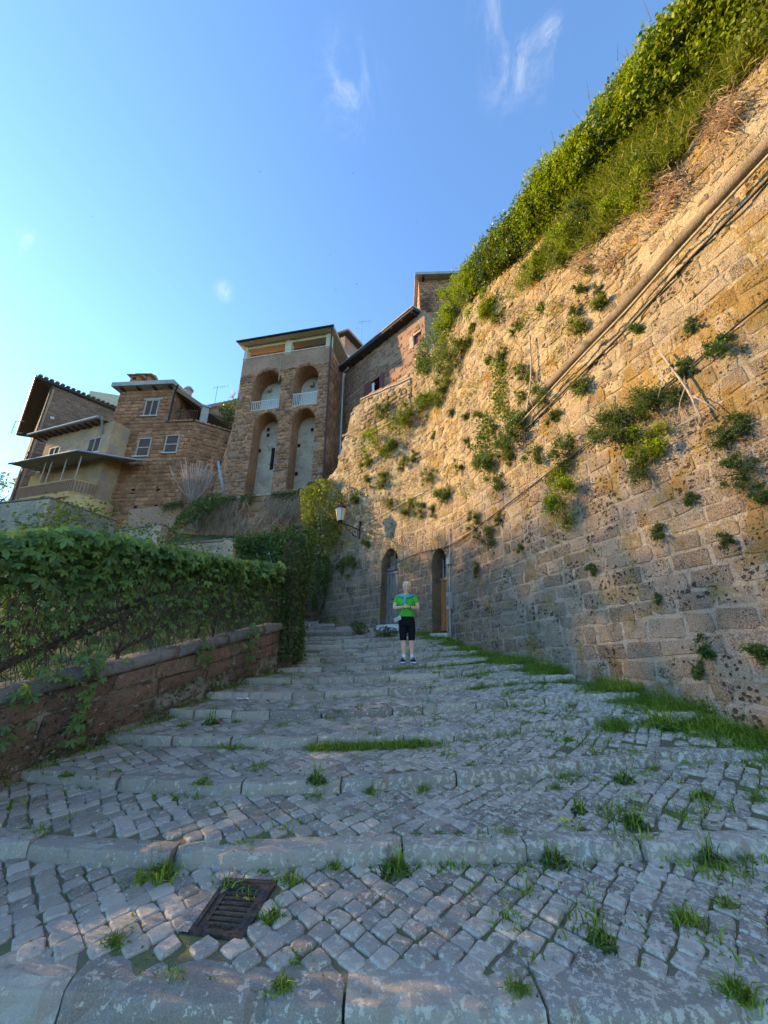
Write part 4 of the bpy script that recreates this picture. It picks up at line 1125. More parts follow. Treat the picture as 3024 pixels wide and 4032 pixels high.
# antenna on the building behind the tower
def antenna(name, foot, h, lab, arm=(1, .2), n=6, mat='metal_grey'):
    root = empty(name, foot); f = Vector(foot); t = MB(); t.tube([f, f + Vector((0, 0, h))], .022, 6); t.build('mast', M[mat], root)
    a = Vector((arm[0], arm[1], .35)).normalized(); top = f + Vector((0, 0, h * .95)); t = MB(); t.tube([top - a * .35, top + a * .95], .014, 5); t.build('boom', M[mat], root)
    sd = a.cross(Vector((0, 0, 1))).normalized()
    for k in range(n):
        p = top - a * .3 + a * (1.2 * k / (n - 1)); w = .32 - .03 * k; t = MB(); t.tube([p - sd * w, p + sd * w], .009, 4); t.build('element', M[mat], root)
    tag(root, lab, 'antenna')
antenna('antenna', at(1422, 1385, 27), 3.6, 'television antenna on the roof right of the arched tower')

# house behind the tower (only its gable corner shows)
def back_house():
    P = at(1359, 1312, 24.6); F = Face(P, 32.0); S = F.S      # its right flank recedes away from the camera
    root = empty('back_house', S(1, 12, -2)); tag(root, 'brown house flank with slanting eave squeezed behind the arched tower', 'house')
    vt = P.z - .25; L = 7.0
    w = MB(); w.quad(S(0, 9, 0), S(L, 9, 0), S(L, vt, 0), S(0, vt, 0)); w.quad(S(0, 9, 0), S(0, 9, -4), S(0, vt, -4), S(0, vt, 0)); w.build('wall', M['plaster_brown'], root)
    r = MB(); r.hexa([S(-.3, vt, .5), S(L, vt, .5), S(L, vt + .9, -4), S(-.3, vt + .9, -4), S(-.3, vt + .2, .5), S(L, vt + .2, .5), S(L, vt + 1.1, -4), S(-.3, vt + 1.1, -4)]); r.build('roof', M['wood_dark'], root)
    r = MB(); r.bar(S(-.3, vt + .12, .53), S(L, vt + .12, .53), .06, .22); r.build('fascia', M['red_tile'], root)
    a = F.uv(1368, 1395); b = F.uv(1384, 1420); t = MB(); S_box(t, S, min(a[0], b[0]), max(a[0], b[0]), min(a[1], b[1]), max(a[1], b[1]), -.02, .03); t.build('window', M['metal_white'], root)
back_house()

# ------------------------------------------------------------------ house on the bend above the wall (right house)
def bend_house():
    P = at(1363, 1460, 23.0); F = Face(P, 180 - 44.0); S = F.S      # U runs right and towards the camera
    root = empty('bend_house', S(3, 13, -1)); tag(root, 'brown plastered stone house with slanting eave above the bend of the wall', 'house')
    uR = F.uv(1646, 1235)[0]; ve = F.uv(1363, 1462)[1]
    ua = -.1; ur_ = uR + .1; ub = max(ur_, F.uv(1662, 1335)[0] + .25)
    W1 = (F.uv(1457, 1520)[0], F.uv(1497, 1520)[0], F.uv(1477, 1556)[1], F.uv(1477, 1492)[1])
    W2 = (F.uv(1544, 1500)[0], F.uv(1579, 1500)[0], F.uv(1560, 1517)[1], F.uv(1560, 1486)[1])
    W3 = (F.uv(1628, 1335)[0], F.uv(1660, 1335)[0], F.uv(1640, 1354)[1], F.uv(1640, 1316)[1])
    ops = [rect_open(W1), rect_open(W3)]
    w = MB(); pierced(w, S, ua, ub, 8.5, ve, ops, 1, 1); w.build('wall', M['plaster_brown'], root)
    w = MB(); w.quad(S(ua, 8.5, 0), S(ua, 8.5, -7), S(ua, ve, -7), S(ua, ve, 0)); w.quad(S(ub, 8.5, 0), S(ub, 8.5, -7), S(ub, ve, -7), S(ub, ve, 0)); w.build('side_wall', M['plaster_brown'], root)
    rg = random.Random(8)
    def pf(u, v):
        k = u / uR + .35 * fbm(u * .4, v * .4, 2)
        if k > .55 and rg.random() < .6: return None
        return .03
    bl = masonry(S, ua, ub, 9.0, ve - .15, .24, .34, ops + [rect_open(W2)], rg, gap=.035, jit=.035, chvar=.3, blvar=.5, bev=.05, prof=pf, rnd=.28)
    place_blocks(bl, 'rubble_stone', M['tufa_dark'], root, 300, 'rubble')
    # roof: eave boards and covering
    r = MB(); r.hexa([S(ua - .3, ve - .02, .55), S(ur_, ve - .02, .55), S(ur_, ve + 1.8, -7), S(ua - .3, ve + 1.8, -7), S(ua - .3, ve + .16, .55), S(ur_, ve + .16, .55), S(ur_, ve + 1.98, -7), S(ua - .3, ve + 1.98, -7)])
    ro = r.build('roof', M['wood_dark'], root)
    r = MB(); r.hexa([S(ua - .35, ve + .165, .6), S(ur_, ve + .165, .6), S(ur_, ve + 1.99, -7), S(ua - .35, ve + 1.99, -7), S(ua - .35, ve + .26, .6), S(ur_, ve + .26, .6), S(ur_, ve + 2.1, -7), S(ua - .35, ve + 2.1, -7)]); r.build('roof_covering', M['concrete'], ro)
    for k in range(9):
        u = ua + .2 + k * (ur_ - ua - .4) / 8; r = MB(); r.bar(S(u, ve - .06, -.2), S(u, ve - .06, .5), .1, .1); r.build('rafter', M['wood_dark'], ro)
    # window with open shutters
    win = empty('window', S((W1[0] + W1[1]) / 2, W1[2], 0)); win.parent = root; win.location -= root.location
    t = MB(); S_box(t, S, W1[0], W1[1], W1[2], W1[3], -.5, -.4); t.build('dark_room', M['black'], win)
    t = MB(); S_box(t, S, W1[0], W1[0] + .28, W1[2], W1[3], -.14, -.1); t.build('casement', M['metal_white'], win)
    t = MB()
    for (a, b, c, e) in ((W1[0], W1[0] + .06, W1[2], W1[3]), (W1[1] - .06, W1[1], W1[2], W1[3]), (W1[0] + .06, W1[1] - .06, W1[3] - .06, W1[3])): S_box(t, S, a, b, c, e, -.2, .01)
    t.build('frame', M['red_frame'], win)
    hw = (W1[1] - W1[0]) * .5
    for (a, b) in ((W1[0] - hw, W1[0] - .02), (W1[1] + .02, W1[1] + hw * .8)):
        t = MB(); S_box(t, S, a, b, W1[2], W1[3], .045, .085)
        for k in range(8): v = W1[2] + (W1[3] - W1[2]) * (k + .2) / 8; t.add([S(a + .04, v, .10), S(b - .04, v, .10), S(b - .04, v + .09, .086), S(a + .04, v + .09, .086)], [(0, 1, 2, 3)])
        t.build('shutter', M['red_frame'], win)
    t = MB(); t.tube([S(W1[0] - hw - .5, W1[2] + .2, .9), S(W1[1], W1[3] - .3, .5)], .02, 5); t.build('clothes_pole', M['twig_pale'], win)
    t = MB(); S_box(t, S, W2[0], W2[1], W2[2], W2[3], .001, .035); bk = t.build('bricked_window', M['mortar_brown'], root)
    for k in range(2):
        for j in range(3):
            a = W2[0] + (W2[1] - W2[0]) * (j + .08) / 3; b = W2[0] + (W2[1] - W2[0]) * (j + .92) / 3; c = W2[2] + (W2[3] - W2[2]) * (k + .06) / 2; e = W2[2] + (W2[3] - W2[2]) * (k + .94) / 2
            V, Fc = poly_block(S, rect_pts(a, b, c, e, rg, .01), .07, .02, .01, rg); MB().add(V, Fc, rg.random()).build('brick', M['tufa_house'], bk, True)
    win = empty('window', S((W3[0] + W3[1]) / 2, W3[2], 0)); win.parent = root; win.location -= root.location
    t = MB(); S_box(t, S, W3[0], W3[1], W3[2], W3[3], -.2, -.12); t.build('shutter', M['red_frame'], win)
    t = MB()
    for (a, b, c, e) in ((W3[0] - .3, W3[0], W3[2] - .1, W3[3] + .1), (W3[0], W3[1], W3[3], W3[3] + .12)): S_box(t, S, a, b, c, e, -.1, .03)
    t.build('frame', M['plaster_grey'], win)
    # grey downpipe in the corner beside the tower
    a = F.uv(1352, 1468, .15); t = MB(); p0 = at(1352, 1470, 22.2); p1 = at(1347, 1880, 22.2); t.tube([p0 + Vector((.4, -.3, .25)), p0, Vector((p0.x, p0.y, p1.z))], .075, 8); t.build('downpipe', M['metal_grey'], root)
    return F, S, ve
BF, BS, B_ve = bend_house()
# ledge with red planter blocks and rubble terrace on top of the wall at the bend
def terrace():
    root = empty('terrace_parapet', wall_S(wall_uv(1500, 1545)[0], 13.2)); tag(root, 'rubble terrace parapet with red tile ledge under the open window', 'parapet')
    a, b = wall_uv(1424, 1578), wall_uv(1621, 1494)
    u0, u1 = b[0], a[0]
    us = np.linspace(u0, u1, 14); k = MB(); rt = MB()
    for p, q in zip(us[:-1], us[1:]):
        za = b[1] + (a[1] - b[1]) * (p - u0) / (u1 - u0); zb = b[1] + (a[1] - b[1]) * (q - u0) / (u1 - u0)
        k.hexa([wall_S(q, 12.6, .04), wall_S(p, 12.6, .04), wall_S(p, 12.6, -.45), wall_S(q, 12.6, -.45), wall_S(q, zb, .04), wall_S(p, za, .04), wall_S(p, za, -.45), wall_S(q, zb, -.45)])
        rt.hexa([wall_S(q, zb, .10), wall_S(p, za, .10), wall_S(p, za, -.5), wall_S(q, zb, -.5), wall_S(q, zb + .07, .10), wall_S(p, za + .07, .10), wall_S(p, za + .07, -.5), wall_S(q, zb + .07, -.5)])
    k.build('wall', M['mortar'], root); rt.build('ledge', M['concrete'], root)
    rg = random.Random(4)
    bl = masonry(lambda u, v, d=0: wall_S(u, v, .04 + d), u0, u1, 11.0, lambda u: b[1] - .05 + (a[1] - b[1]) * (u - u0) / (u1 - u0), .26, .36, [], rg, gap=.04, jit=.04, chvar=.3, blvar=.5, pro=.03, bev=.05, rnd=.3)
    place_blocks(bl, 'rubble_stone', M['wall_block'], root, 120, 'rubble')
    n = 7
    for j in range(n):
        p, q = u0 + (u1 - u0) * (j + .05) / n, u0 + (u1 - u0) * (j + .95) / n
        if j == n - 1: continue
        z = b[1] + (a[1] - b[1]) * ((p + q) / 2 - u0) / (u1 - u0) + .075
        t = MB(); S_box(t, lambda u, v, d: wall_S(u, v, d), q, p, z, z + .22, -.4, -.02); t.build('tile_block', M['red_tile'], root)
    # brick quoins at the free left end of the wall
    for j in range(26):
        z = 9.2 + j * .165; t = MB(); w = .25 if j % 2 else .4
        S_box(t, lambda u, v, d: wall_S(u, v, d), u1 + .02, u1 + .02 - w, z, z + .135, -.05, .06, rg.random()); t.build('quoin_brick', M['wall_block'], root)
terrace()
# small hut on the hilltop
def hut():
    P = at(1648, 1106, 19.0); F = Face(P, 180 - 88); S = F.S
    root = empty('hilltop_hut', S(1.4, 17, -1)); tag(root, 'small stone hut with flat roof and red window on the hilltop', 'hut')
    u1 = F.uv(1802, 1095)[0]; vt = (F.uv(1648, 1104)[1] + F.uv(1790, 1100)[1]) / 2
    a = F.uv(1722, 1150); b = F.uv(1756, 1178); W = (a[0], b[0], b[1], a[1])
    w = MB(); pierced(w, S, 0, u1 + 1, 14, vt, [rect_open(W)], 1, 1); w.quad(S(0, 14, 0), S(0, 14, -4), S(0, vt, -4), S(0, vt, 0)); w.quad(S(u1 + 1, 14, 0), S(u1 + 1, 14, -4), S(u1 + 1, vt, -4), S(u1 + 1, vt, 0)); w.build('wall', M['mortar_brown'], root)
    rg = random.Random(14)
    bl = masonry(S, 0, u1 + 1, 14.5, vt - .05, .24, .3, [rect_open((W[0] - .1, W[1] + .1, W[2] - .1, W[3] + .1))], rg, gap=.04, jit=.04, chvar=.3, blvar=.5, pro=.03, bev=.05, rnd=.3)
    place_blocks(bl, 'rubble_stone', M['rubble'], root, 120, 'rubble')
    t = MB(); t.hexa([S(-.25, vt, .45), S(u1 + 1.2, vt, .45), S(u1 + 1.2, vt + .2, -4.2), S(-.25, vt + .2, -4.2), S(-.25, vt + .22, .45), S(u1 + 1.2, vt + .22, .45), S(u1 + 1.2, vt + .42, -4.2), S(-.25, vt + .42, -4.2)]); r = t.build('roof', M['concrete'], root)
    for u in (.3, u1 * .85): t = MB(); t.bar(S(u, vt - .09, -.2), S(u, vt - .09, .4), .14, .16); t.build('rafter', M['wood_dark'], r)
    win = empty('window', S(a[0], b[1], 0)); win.parent = root; win.location -= root.location
    t = MB(); S_box(t, S, *W, -.3, -.25); t.build('pane', M['glass'], win)
    t = MB(); f = .1
    for q in ((W[0] - f, W[0], W[2] - f, W[3] + f), (W[1], W[1] + f, W[2] - f, W[3] + f), (W[0], W[1], W[3], W[3] + f), (W[0], W[1], W[2] - f, W[2])): S_box(t, S, *q, -.1, .06)
    t.build('frame', M['red_frame'], win)
hut()

# ------------------------------------------------------------------ middle house of brown tufa blocks
def middle_house():
    P = at(688, 1537, 22.0); F = Face(P, 180 - 86); S = F.S
    root = empty('tufa_house', S(-2, 9, -2)); tag(root, 'brown tufa block house with three shuttered windows and twin chimneys', 'house')
    vt = F.uv(580, 1533)[1]; uL = F.uv(470, 1560)[0]; vter = F.uv(680, 1662)[1]
    uC = F.uv(765, 1660)[0]; vb = 7.0
    w1 = shuttered_window(F, ((576, 1581), (623, 1578), (618, 1635), (571, 1641)), root, 'double')
    w2 = shuttered_window(F, ((551, 1731), (595, 1728), (583, 1794), (537, 1800)), root, 'rows')
    w3 = shuttered_window(F, ((660, 1719), (703, 1716), (695, 1780), (647, 1786)), root, 'rows')
    ops = [rect_open((w[0] + .07, w[1] - .07, w[2] + .09, w[3] - .07)) for w in (w1, w2, w3)]
    wops = [rect_open(w) for w in (w1, w2, w3)]
    big = 1.1
    def S2(u, v, d=0.0):        # foot of the wall flares forward
        return S(u, v, d + .35 * max(0, (12.5 - v) / 5.5))
    w = MB(); pierced(w, S2, uL, 0, vb, vt, ops, 1, 1); pierced(w, S2, 0.0, uC, vb, vter, [o for o in ops if o.u1 > 0], 1, 1)
    # re-cut: the lower right window straddles u=0
    w = MB(); pierced(w, S2, uL, uC, vb, vter, [o for o in ops if o.v0 < vter], 1, 1); pierced(w, S2, uL, 0, vter, vt, [o for o in ops if o.v0 >= vter], 1, 1)
    w.build('wall', M['mortar_house'], root)
    FR = Face(S(uC, 0, 0), 180 - 86 - 38); SR0 = FR.S
    def SR(u, v, d=0.0): return SR0(u, v, d + .35 * max(0, (12.5 - v) / 5.5))
    Lr = FR.uv(925, 1700)[0] + 1.2
    cw = MB()
    for k in range(12):
        va, vb_ = vb + (vter - vb) * k / 12, vb + (vter - vb) * (k + 1) / 12; cw.quad(S2(uC, va), SR(0, va), SR(0, vb_), S2(uC, vb_)); cw.quad(S2(uC, va, -.4), SR(0, va, -.4), SR(0, vb_, -.4), S2(uC, vb_, -.4))
    cw.build('corner_wall', M['mortar_house'], root)
    w = MB(); pierced(w, SR, 0, Lr, vb, vter, [], 1, 1); w.quad(S(0, vter, 0), S(0, vter, -6), S(0, vt, -6), S(0, vt, 0)); w.quad(S(uL, vb, 0), S(uL, vb, -6), S(uL, vt, -6), S(uL, vt, 0))
    w.add([S(uL, vter, -.02), S(0, vter, -.02), S(uC, vter, -.02), SR0(Lr, vter, -.02), SR0(Lr, vter, -7), S(uL, vter, -7)], [(0, 1, 2, 3, 4, 5)])
    w.build('side_wall', M['mortar_house'], root)
    rg = random.Random(31)
    bl = masonry(S2, uL, uC, vb, lambda u: vt - .1 if u < 0 else vter - .12, .285, .42, wops, rg, gap=.045, jit=.025, chvar=.12, blvar=.35, pro=.045, bev=.05, missing=.012)
    bl = [b for b in bl if True]
    bl2 = masonry(SR, .02, Lr, vb, vter - .12, .285, .42, [], rg, gap=.045, jit=.025, chvar=.12, pro=.045, bev=.05, missing=.02)
    place_blocks(bl + bl2, 'tufa_block', M['tufa_house'], root, 300, 'tufa_blocks')
    # putlog holes
    for (px, py) in ((421, 1935), (516, 1930), (617, 1920), (436, 2005), (528, 2000), (609, 1995)):
        u, v = F.uv(px, py, .3); t = MB(); S_box(t, S2, u - .1, u + .1, v - .17, v + .17, 0, .05); t.build('putlog_hole', M['black'], root)
    # lintel stone and roof
    t = MB(); t.bar(S(w1[0] - .15, w1[3] + .05, .02), S(w1[1] + .15, w1[3] + .05, .02), .1, .14); t.build('lintel', M['concrete'], root)
    t = MB(); e0, e1 = uL - .35, .15
    t.hexa([S(e0, vt, .5), S(e1, vt, .5), S(e1 + .9, vt - .35, -5.8), S(e0, vt + .4, -5.8), S(e0, vt + .32, .5), S(e1, vt + .32, .5), S(e1 + .9, vt, -5.8), S(e0, vt + .75, -5.8)]); ro = t.build('roof', M['concrete'], root)
    for k in range(4): u = uL + .3 + k * (0 - uL - .5) / 3; t = MB(); t.bar(S(u, vt - .06, -.3), S(u, vt - .06, .42), .13, .13); t.build('rafter', M['wood_dark'], ro)
    t = MB(); q0, q1 = F.uv(690, 1530), F.uv(800, 1606)     # lean-to roof falling away to the right
    A_ = S(.15, vt + .32, .5); B_ = S(.2, vt + .1, -3.5); t.hexa([S(.0, vt - .2, .2), S(2.9, vter + 1.25, -2.8), S(2.9, vter + 1.25, -6.5), S(.0, vt - .2, -6.5), S(.0, vt + .12, .3), S(2.95, vter + 1.5, -2.8), S(2.95, vter + 1.5, -6.5), S(.0, vt + .12, -6.5)]); t.build('lean_to_roof', M['tile'], root)
    t = MB(); t.tube([S(.35, vt + .05, .25), S(.12, vt - .5, .12), S(.12, vter, .12)], .06, 7); t.build('downpipe', M['metal_dark'], root)
    # chimneys
    for (px, py, s) in ((538, 1511, .62), (578, 1511, .72)):
        c = at(px, py, 23.4 if s < .7 else 23.9); ch = empty('chimney', c); ch.parent = root; ch.location -= root.location
        t = MB(); t.box(c + Vector((0, 0, .0)), (s, 0, 0), (0, s, 0), (0, 0, .9)); t.build('stack', M['tufa_house'], ch)
        t = MB(); t.box(c + Vector((-.02, -s / 2 - .005, .22)), (s * .45, 0, 0), (0, .02, 0), (0, 0, .2)); t.build('smoke_opening', M['black'], ch)
        t = MB(); t.hexa([c + Vector((-s * .85, -s * .85, .45)), c + Vector((s * .85, -s * .85, .45)), c + Vector((s * .85, s * .85, .45)), c + Vector((-s * .85, s * .85, .45)), c + Vector((-s * .8, -.05, .72)), c + Vector((s * .8, -.05, .72)), c + Vector((s * .8, .05, .72)), c + Vector((-s * .8, .05, .72))]); t.build('chimney_cap', M['tile'], ch)
    c = at(738, 1560, 25); t = MB(); t.lathe(c - Vector((0, 0, .5)), [(.28, 0), (.28, 1.0), (.36, 1.02), (.36, 1.12), (.22, 1.15), (.22, 1.3)], 10); t.build('chimney_pot', M['concrete'], root)
    # terrace: tile coping, fence, pillar
    for (Sx, a, b) in ((S, 0.05, uC), (SR, 0, Lr)):
        n = max(3, int((b - a) / .32))
        for k in range(n):
            u0, u1 = a + (b - a) * k / n + .01, a + (b - a) * (k + 1) / n - .01; t = MB(); um = (u0 + u1) / 2
            V = []
            for (u, z) in ((u0, .0), (u0 + .05, .05), (um, .08), (u1 - .05, .05), (u1, .0)):
                V += [Sx(u, vter + .03 + z, .12), Sx(u, vter + .03 + z, -.4)]
            V += [Sx(u0, vter - .03, .12), Sx(u1, vter - .03, .12), Sx(u0, vter - .03, -.4), Sx(u1, vter - .03, -.4)]
            Fc = [(2 * j, 2 * j + 2, 2 * j + 3, 2 * j + 1) for j in range(4)] + [(0, 10, 11, 8, 6, 4, 2)] + [(10, 12, 13, 11)]
            t.add(V, Fc, rg.random()); t.build('coping_tile', M['red_tile'], root)
    fn = empty('terrace_fence', S(1, vter, -.6)); fn.parent = root; fn.location -= root.location
    for (Sx, a, b) in ((S, .3, uC - .1), (SR, .7, Lr - .8)):
        for v in (.2, 1.05): t = MB(); t.bar(Sx(a, vter + v, -.3), Sx(b, vter + v, -.3), .04, .04); t.build('handrail', M['rust'], fn)
        n = int((b - a) / .16)
        for k in range(n + 1): u = a + (b - a) * k / n; t = MB(); t.bar(Sx(u, vter + .05, -.3), Sx(u, vter + 1.1, -.3), .022, .022, up=(1, 0, 0)); t.build('baluster', M['rust'], fn)
    c = FR.uv(805, 1640); t = MB(); S_box(t, SR, c[0] - .22, c[0] + .22, vter, vter + 1.35, -.5, -.06); p_ = t.build('pillar', M['concrete'], root)
    t = MB(); S_box(t, SR, c[0] - .3, c[0] + .3, vter + 1.35, vter + 1.47, -.58, .02); t.build('pillar_cap', M['concrete'], p_)
    # low tiled roof of the wing behind the terrace
    t = MB(); q = at(915, 1575, 27); q2 = at(800, 1620, 27); t.hexa([q2 + Vector((-2, 0, -.2)), q + Vector((1.5, 0, .1)), q + Vector((1.5, 3, 1.4)), q2 + Vector((-2, 3, .9)), q2 + Vector((-2, 0, .1)), q + Vector((1.5, 0, .4)), q + Vector((1.5, 3, 1.7)), q2 + Vector((-2, 3, 1.2))]); t.build('wing_roof', M['tile'], root)
    t = MB(); t.quad(q2 + Vector((-2, .3, -4)), q + Vector((1.5, .3, -4)), q + Vector((1.5, .3, .1)), q2 + Vector((-2, .3, -.2))); t.build('wing_wall', M['plaster_brown'], root)
    return F, S, S2, uL, vt, vter, vb, FR, SR, Lr
MHF, MHS, MHS2, MH_uL, MH_vt, MH_vter, MH_vb, MHFR, MHSR, MH_Lr = middle_house()
antenna('antenna', at(843, 1600, 27), 2.0, 'thin television antenna between the tufa house and the tower', (.5, .3), 5)
# satellite dish left of the tower
def dish():
    c = at(918, 1558, 26); root = empty('satellite_dish', c); ax = Vector((-.5, -.8, .35)).normalized()
    t = MB(); t.lathe(c, [(.42, .1), (.3, .03), (.12, 0), (.10, -.02)], 14, ax); t.build('reflector', M['metal_grey'], root)
    t = MB(); t.tube([c, c + Vector((.1, .1, -.9))], .03, 6); t.build('mast', M['metal_grey'], root)
    t = MB(); t.tube([c + Vector((0, 0, -.3)), c + ax * .5 + Vector((.3, 0, .0))], .02, 5); t.build('arm', M['metal_grey'], root)
    tag(root, 'small satellite dish on the roof beside the tower', 'satellite dish')
dish()

# ------------------------------------------------------------------ left house: tall stone block, plastered annex, balcony
def left_house():
    P = at(206, 1517, 25.0); FR = Face(P, 34 + 4); SRr = FR.S       # right wall, receding to the right
    root = empty('corner_house', P - Vector((0, 0, 8))); tag(root, 'tall dark stone house with tiled eaves at the far left', 'house')
    vt = P.z; Lr = FR.uv(456, 1625)[0] + 2.5; vb = 7.0
    w = MB(); pierced(w, SRr, 0, Lr, vb, vt, [], 1.5, 1.5)
    dl = Vector((math.sin(R(-47)), math.cos(R(-47)), 0)); A = SRr(0, 0, 0)
    def SL(u, v, d=0.0): return A + dl * u + Vector((0, 0, v)) + Vector((-dl.y, dl.x, 0)) * d
    w.quad(SL(0, vb), SL(12, vb), SL(12, vt), SL(0, vt)); w.build('wall', M['mortar_dark'], root)
    rg = random.Random(41)
    bl = masonry(SRr, 0.03, Lr, vb + 2, vt - .15, .17, .42, [], rg, gap=.03, jit=.025, chvar=.3, blvar=.5, pro=.03, bev=.03, rnd=.25)
    place_blocks(bl, 'stone', M['tufa_dark'], root, 300, 'stones')
    # roof with overhangs and tile ends
    o0 = A - dl * .0; nr = FR.N; nl = Vector((-dl.y, dl.x, 0)); 
    if nl.dot(Vector((-1, -1, 0))) < 0: nl = -nl
    c0 = A + nr * .35 + nl * 1.0; c1 = A + FR.U * Lr + nr * .35; c2 = A + dl * 12 + nl * 1.0; c3 = A + FR.U * Lr + dl * 12
    z = Vector((0, 0, 1)); t = MB()
    t.hexa([c0 + z * (vt - .02), c1 + z * (vt - .02), c3 + z * (vt + 1.8), c2 + z * (vt - .02), c0 + z * (vt + .16), c1 + z * (vt + .16), c3 + z * (vt + 2.0), c2 + z * (vt + .16)]); ro = t.build('roof', M['wood_dark'], root)
    n = int((c1 - c0).length / .34)
    for k in range(n):
        p = c0.lerp(c1, (k + .5) / n) + z * (vt + .2); ax = (-nr); t = MB(); V = []
        for j in range(5):
            an = math.pi * j / 4; off = FR.U * (.14 * math.cos(an)) + z * (.12 * math.sin(an)); V += [p + off + nr * .12, p + off - nr * .6 + z * .12]
        t.add(V, [(2 * j, 2 * j + 2, 2 * j + 3, 2 * j + 1) for j in range(4)] + [(0, 2, 4, 6, 8)], rg.random()); t.build('roof_tile', M['tile'], ro)
    t = MB(); t.tube([c0 + z * (vt + .1) + nl * .05, c2 + z * (vt + .1) + nl * .05], .09, 8); t.build('gutter', M['metal_grey'], ro)
    t = MB(); t.box(at(425, 1585, 31), (2.6, .8, 0), (-.3, 1.2, 0), (0, 0, 1.2)); t.build('roof_dormer', M['plaster_cream'], root)
    # corner plaster strip and brown downpipe
    t = MB(); S_box(t, SRr, -.05, .22, vb, vt - .3, .002, .05); t.build('corner_strip', M['plaster_ochre'], root)
    t = MB(); t.tube([SRr(.02, vt - .2, .12), SRr(.02, vb, .12)], .06, 7); t.build('downpipe', M['copper'], root)
    t = MB()
    q = at(88, 1705, 27); t.tube([q, q + Vector((-.9, 0, 0)), q + Vector((-.9, 0, 1.1)), q + Vector((-.2, 0, 1.1))], .03, 5); t.tube([q + Vector((-.9, 0, .55)), q + Vector((-.3, 0, .55))], .025, 5); t.build('wall_bracket', M['metal_grey'], root)
    t = MB(); a = FR.uv(205, 1646); S_box(t, SRr, a[0] - .12, a[0] + .12, a[1] - .1, a[1] + .1, .0, .06); t.build('white_stone', M['marble'], root)
    # annex
    P2 = at(149, 1729, 23.5); F = Face(P2, 180 - 71); S = F.S
    ax_ = empty('plastered_annex', P2 - Vector((0, 0, 5))); tag(ax_, 'grey and ochre plastered annex with two shuttered windows and grey gutter', 'house')
    vt2 = P2.z - .1; u0 = F.uv(177, 1760)[0]; u1 = F.uv(421, 1710)[0] + .4
    w1 = shuttered_window(F, ((199, 1770), (236, 1761), (225, 1815), (187, 1826)), ax_, 'double')
    w2 = shuttered_window(F, ((354, 1735), (400, 1724), (388, 1778), (343, 1789)), ax_, 'double')
    ops = [rect_open((w[0] + .07, w[1] - .07, w[2] + .09, w[3] - .07)) for w in (w1, w2)]
    w = MB(); pierced(w, S, u0, u1, 6.5, vt2, ops, 1, 1); w.quad(S(u0, 6.5), S(u0, 6.5, -4), S(u0, vt2, -4), S(u0, vt2)); w.quad(S(u1, 6.5), S(u1, 6.5, -4), S(u1, vt2, -4), S(u1, vt2)); w.build('wall', M['plaster_ochre'], ax_)
    e0 = F.uv(149, 1729)[0]; e1 = F.uv(396, 1666)[0] + .6
    t = MB(); t.hexa([S(e0, vt2, .55), S(e1, vt2, .55), S(e1, vt2 + 1.0, -3.5), S(e0, vt2 + 1.0, -3.5), S(e0, vt2 + .12, .55), S(e1, vt2 + .12, .55), S(e1, vt2 + 1.15, -3.5), S(e0, vt2 + 1.15, -3.5)]); ro = t.build('roof', M['tile'], ax_)
    t = MB(); t.tube([S(e0, vt2 + .08, .6), S(e1, vt2 + .08, .6)], .09, 8); t.build('gutter', M['metal_grey'], ro)
    n = 12
    for k in range(n): u = e0 + (e1 - e0) * (k + .5) / n; t = MB(); t.bar(S(u, vt2 - .05, -.2), S(u, vt2 - .02, .45), .09, .09); t.build('rafter', M['wood_dark'], ro)
    dp = [S(F.uv(396, 1672, .5)[0], vt2 + .05, .55), S(F.uv(410, 1695)[0], vt2 - .6, .12)]
    q = at(376, 1868, 23.0); q2 = at(397, 1880, 22.3); q3 = at(358, 2005, 22.0)
    t = MB(); t.tube(dp + [q + Vector((0, 0, 0)), q2, Vector((q2.x, q2.y, q3.z - .8))], .07, 8); t.build('downpipe', M['metal_grey'], ax_)
    # balcony
    P3 = at(79, 1922, 21.5); F3 = Face(P3, 180 - 73); S3 = F3.S
    b = empty('balcony', P3 - Vector((0, 0, 2))); tag(b, 'orange balcony porch with corrugated canopy and reddish baluster railing', 'balcony')
    uA, uB = F3.uv(79, 1922)[0], F3.uv(288, 1890)[0]; vr = P3.z; vf = (F3.uv(70, 1968)[1] + F3.uv(285, 1941)[1]) / 2
    DB = 2.2; uE = F3.uv(372, 1900, -2.2)[0]
    t = MB(); S_box(t, S3, uA - 1.1, uB + .1, vf - .28, vf, -DB - .2, .12); t.build('floor_slab', M['plaster_orange'], b)
    FB = Face(S3(uB, 0, 0), 180 - 73 - 62); SB = FB.S; LB = FB.uv(383, 1903)[0]
    t = MB(); t.add([S3(uB + .1, vf - .28, .12), SB(LB, vf - .28, .1), S3(uE, vf - .28, -DB - .2), S3(uB + .1, vf - .28, -DB - .2), S3(uB + .1, vf - .01, .12), SB(LB, vf - .01, .1), S3(uE, vf - .01, -DB - .2), S3(uB + .1, vf - .01, -DB - .2)],
                    [(0, 1, 5, 4), (4, 5, 6, 7), (1, 2, 6, 5), (0, 3, 2, 1)]); t.build('floor_slab', M['plaster_orange'], b)
    t = MB(); cc = S3(uB - .2, vf - 3.3, -1.3); t.lathe(cc, [(1.35, 0), (1.35, 3.1)], 24); t.build('curved_base', M['plaster_orange'], b, True)
    t = MB(); S_box(t, S3, uA - 1.1, uE, vf - 4, vf - .29, -DB - .6, -DB + .3); t.build('lower_wall', M['plaster_orange'], b)
    t = MB(); S_box(t, S3, uA - 1.1, uE, vf, vf + 2.6, -DB - .5, -DB); t.build('back_wall', M['plaster_orange'], b)
    t = MB(); S_box(t, S3, uA - 1.1, uA + .05, vf - 3.8, vf + 2.2, -DB, -.9); t.build('end_wall', M['plaster_orange'], b)
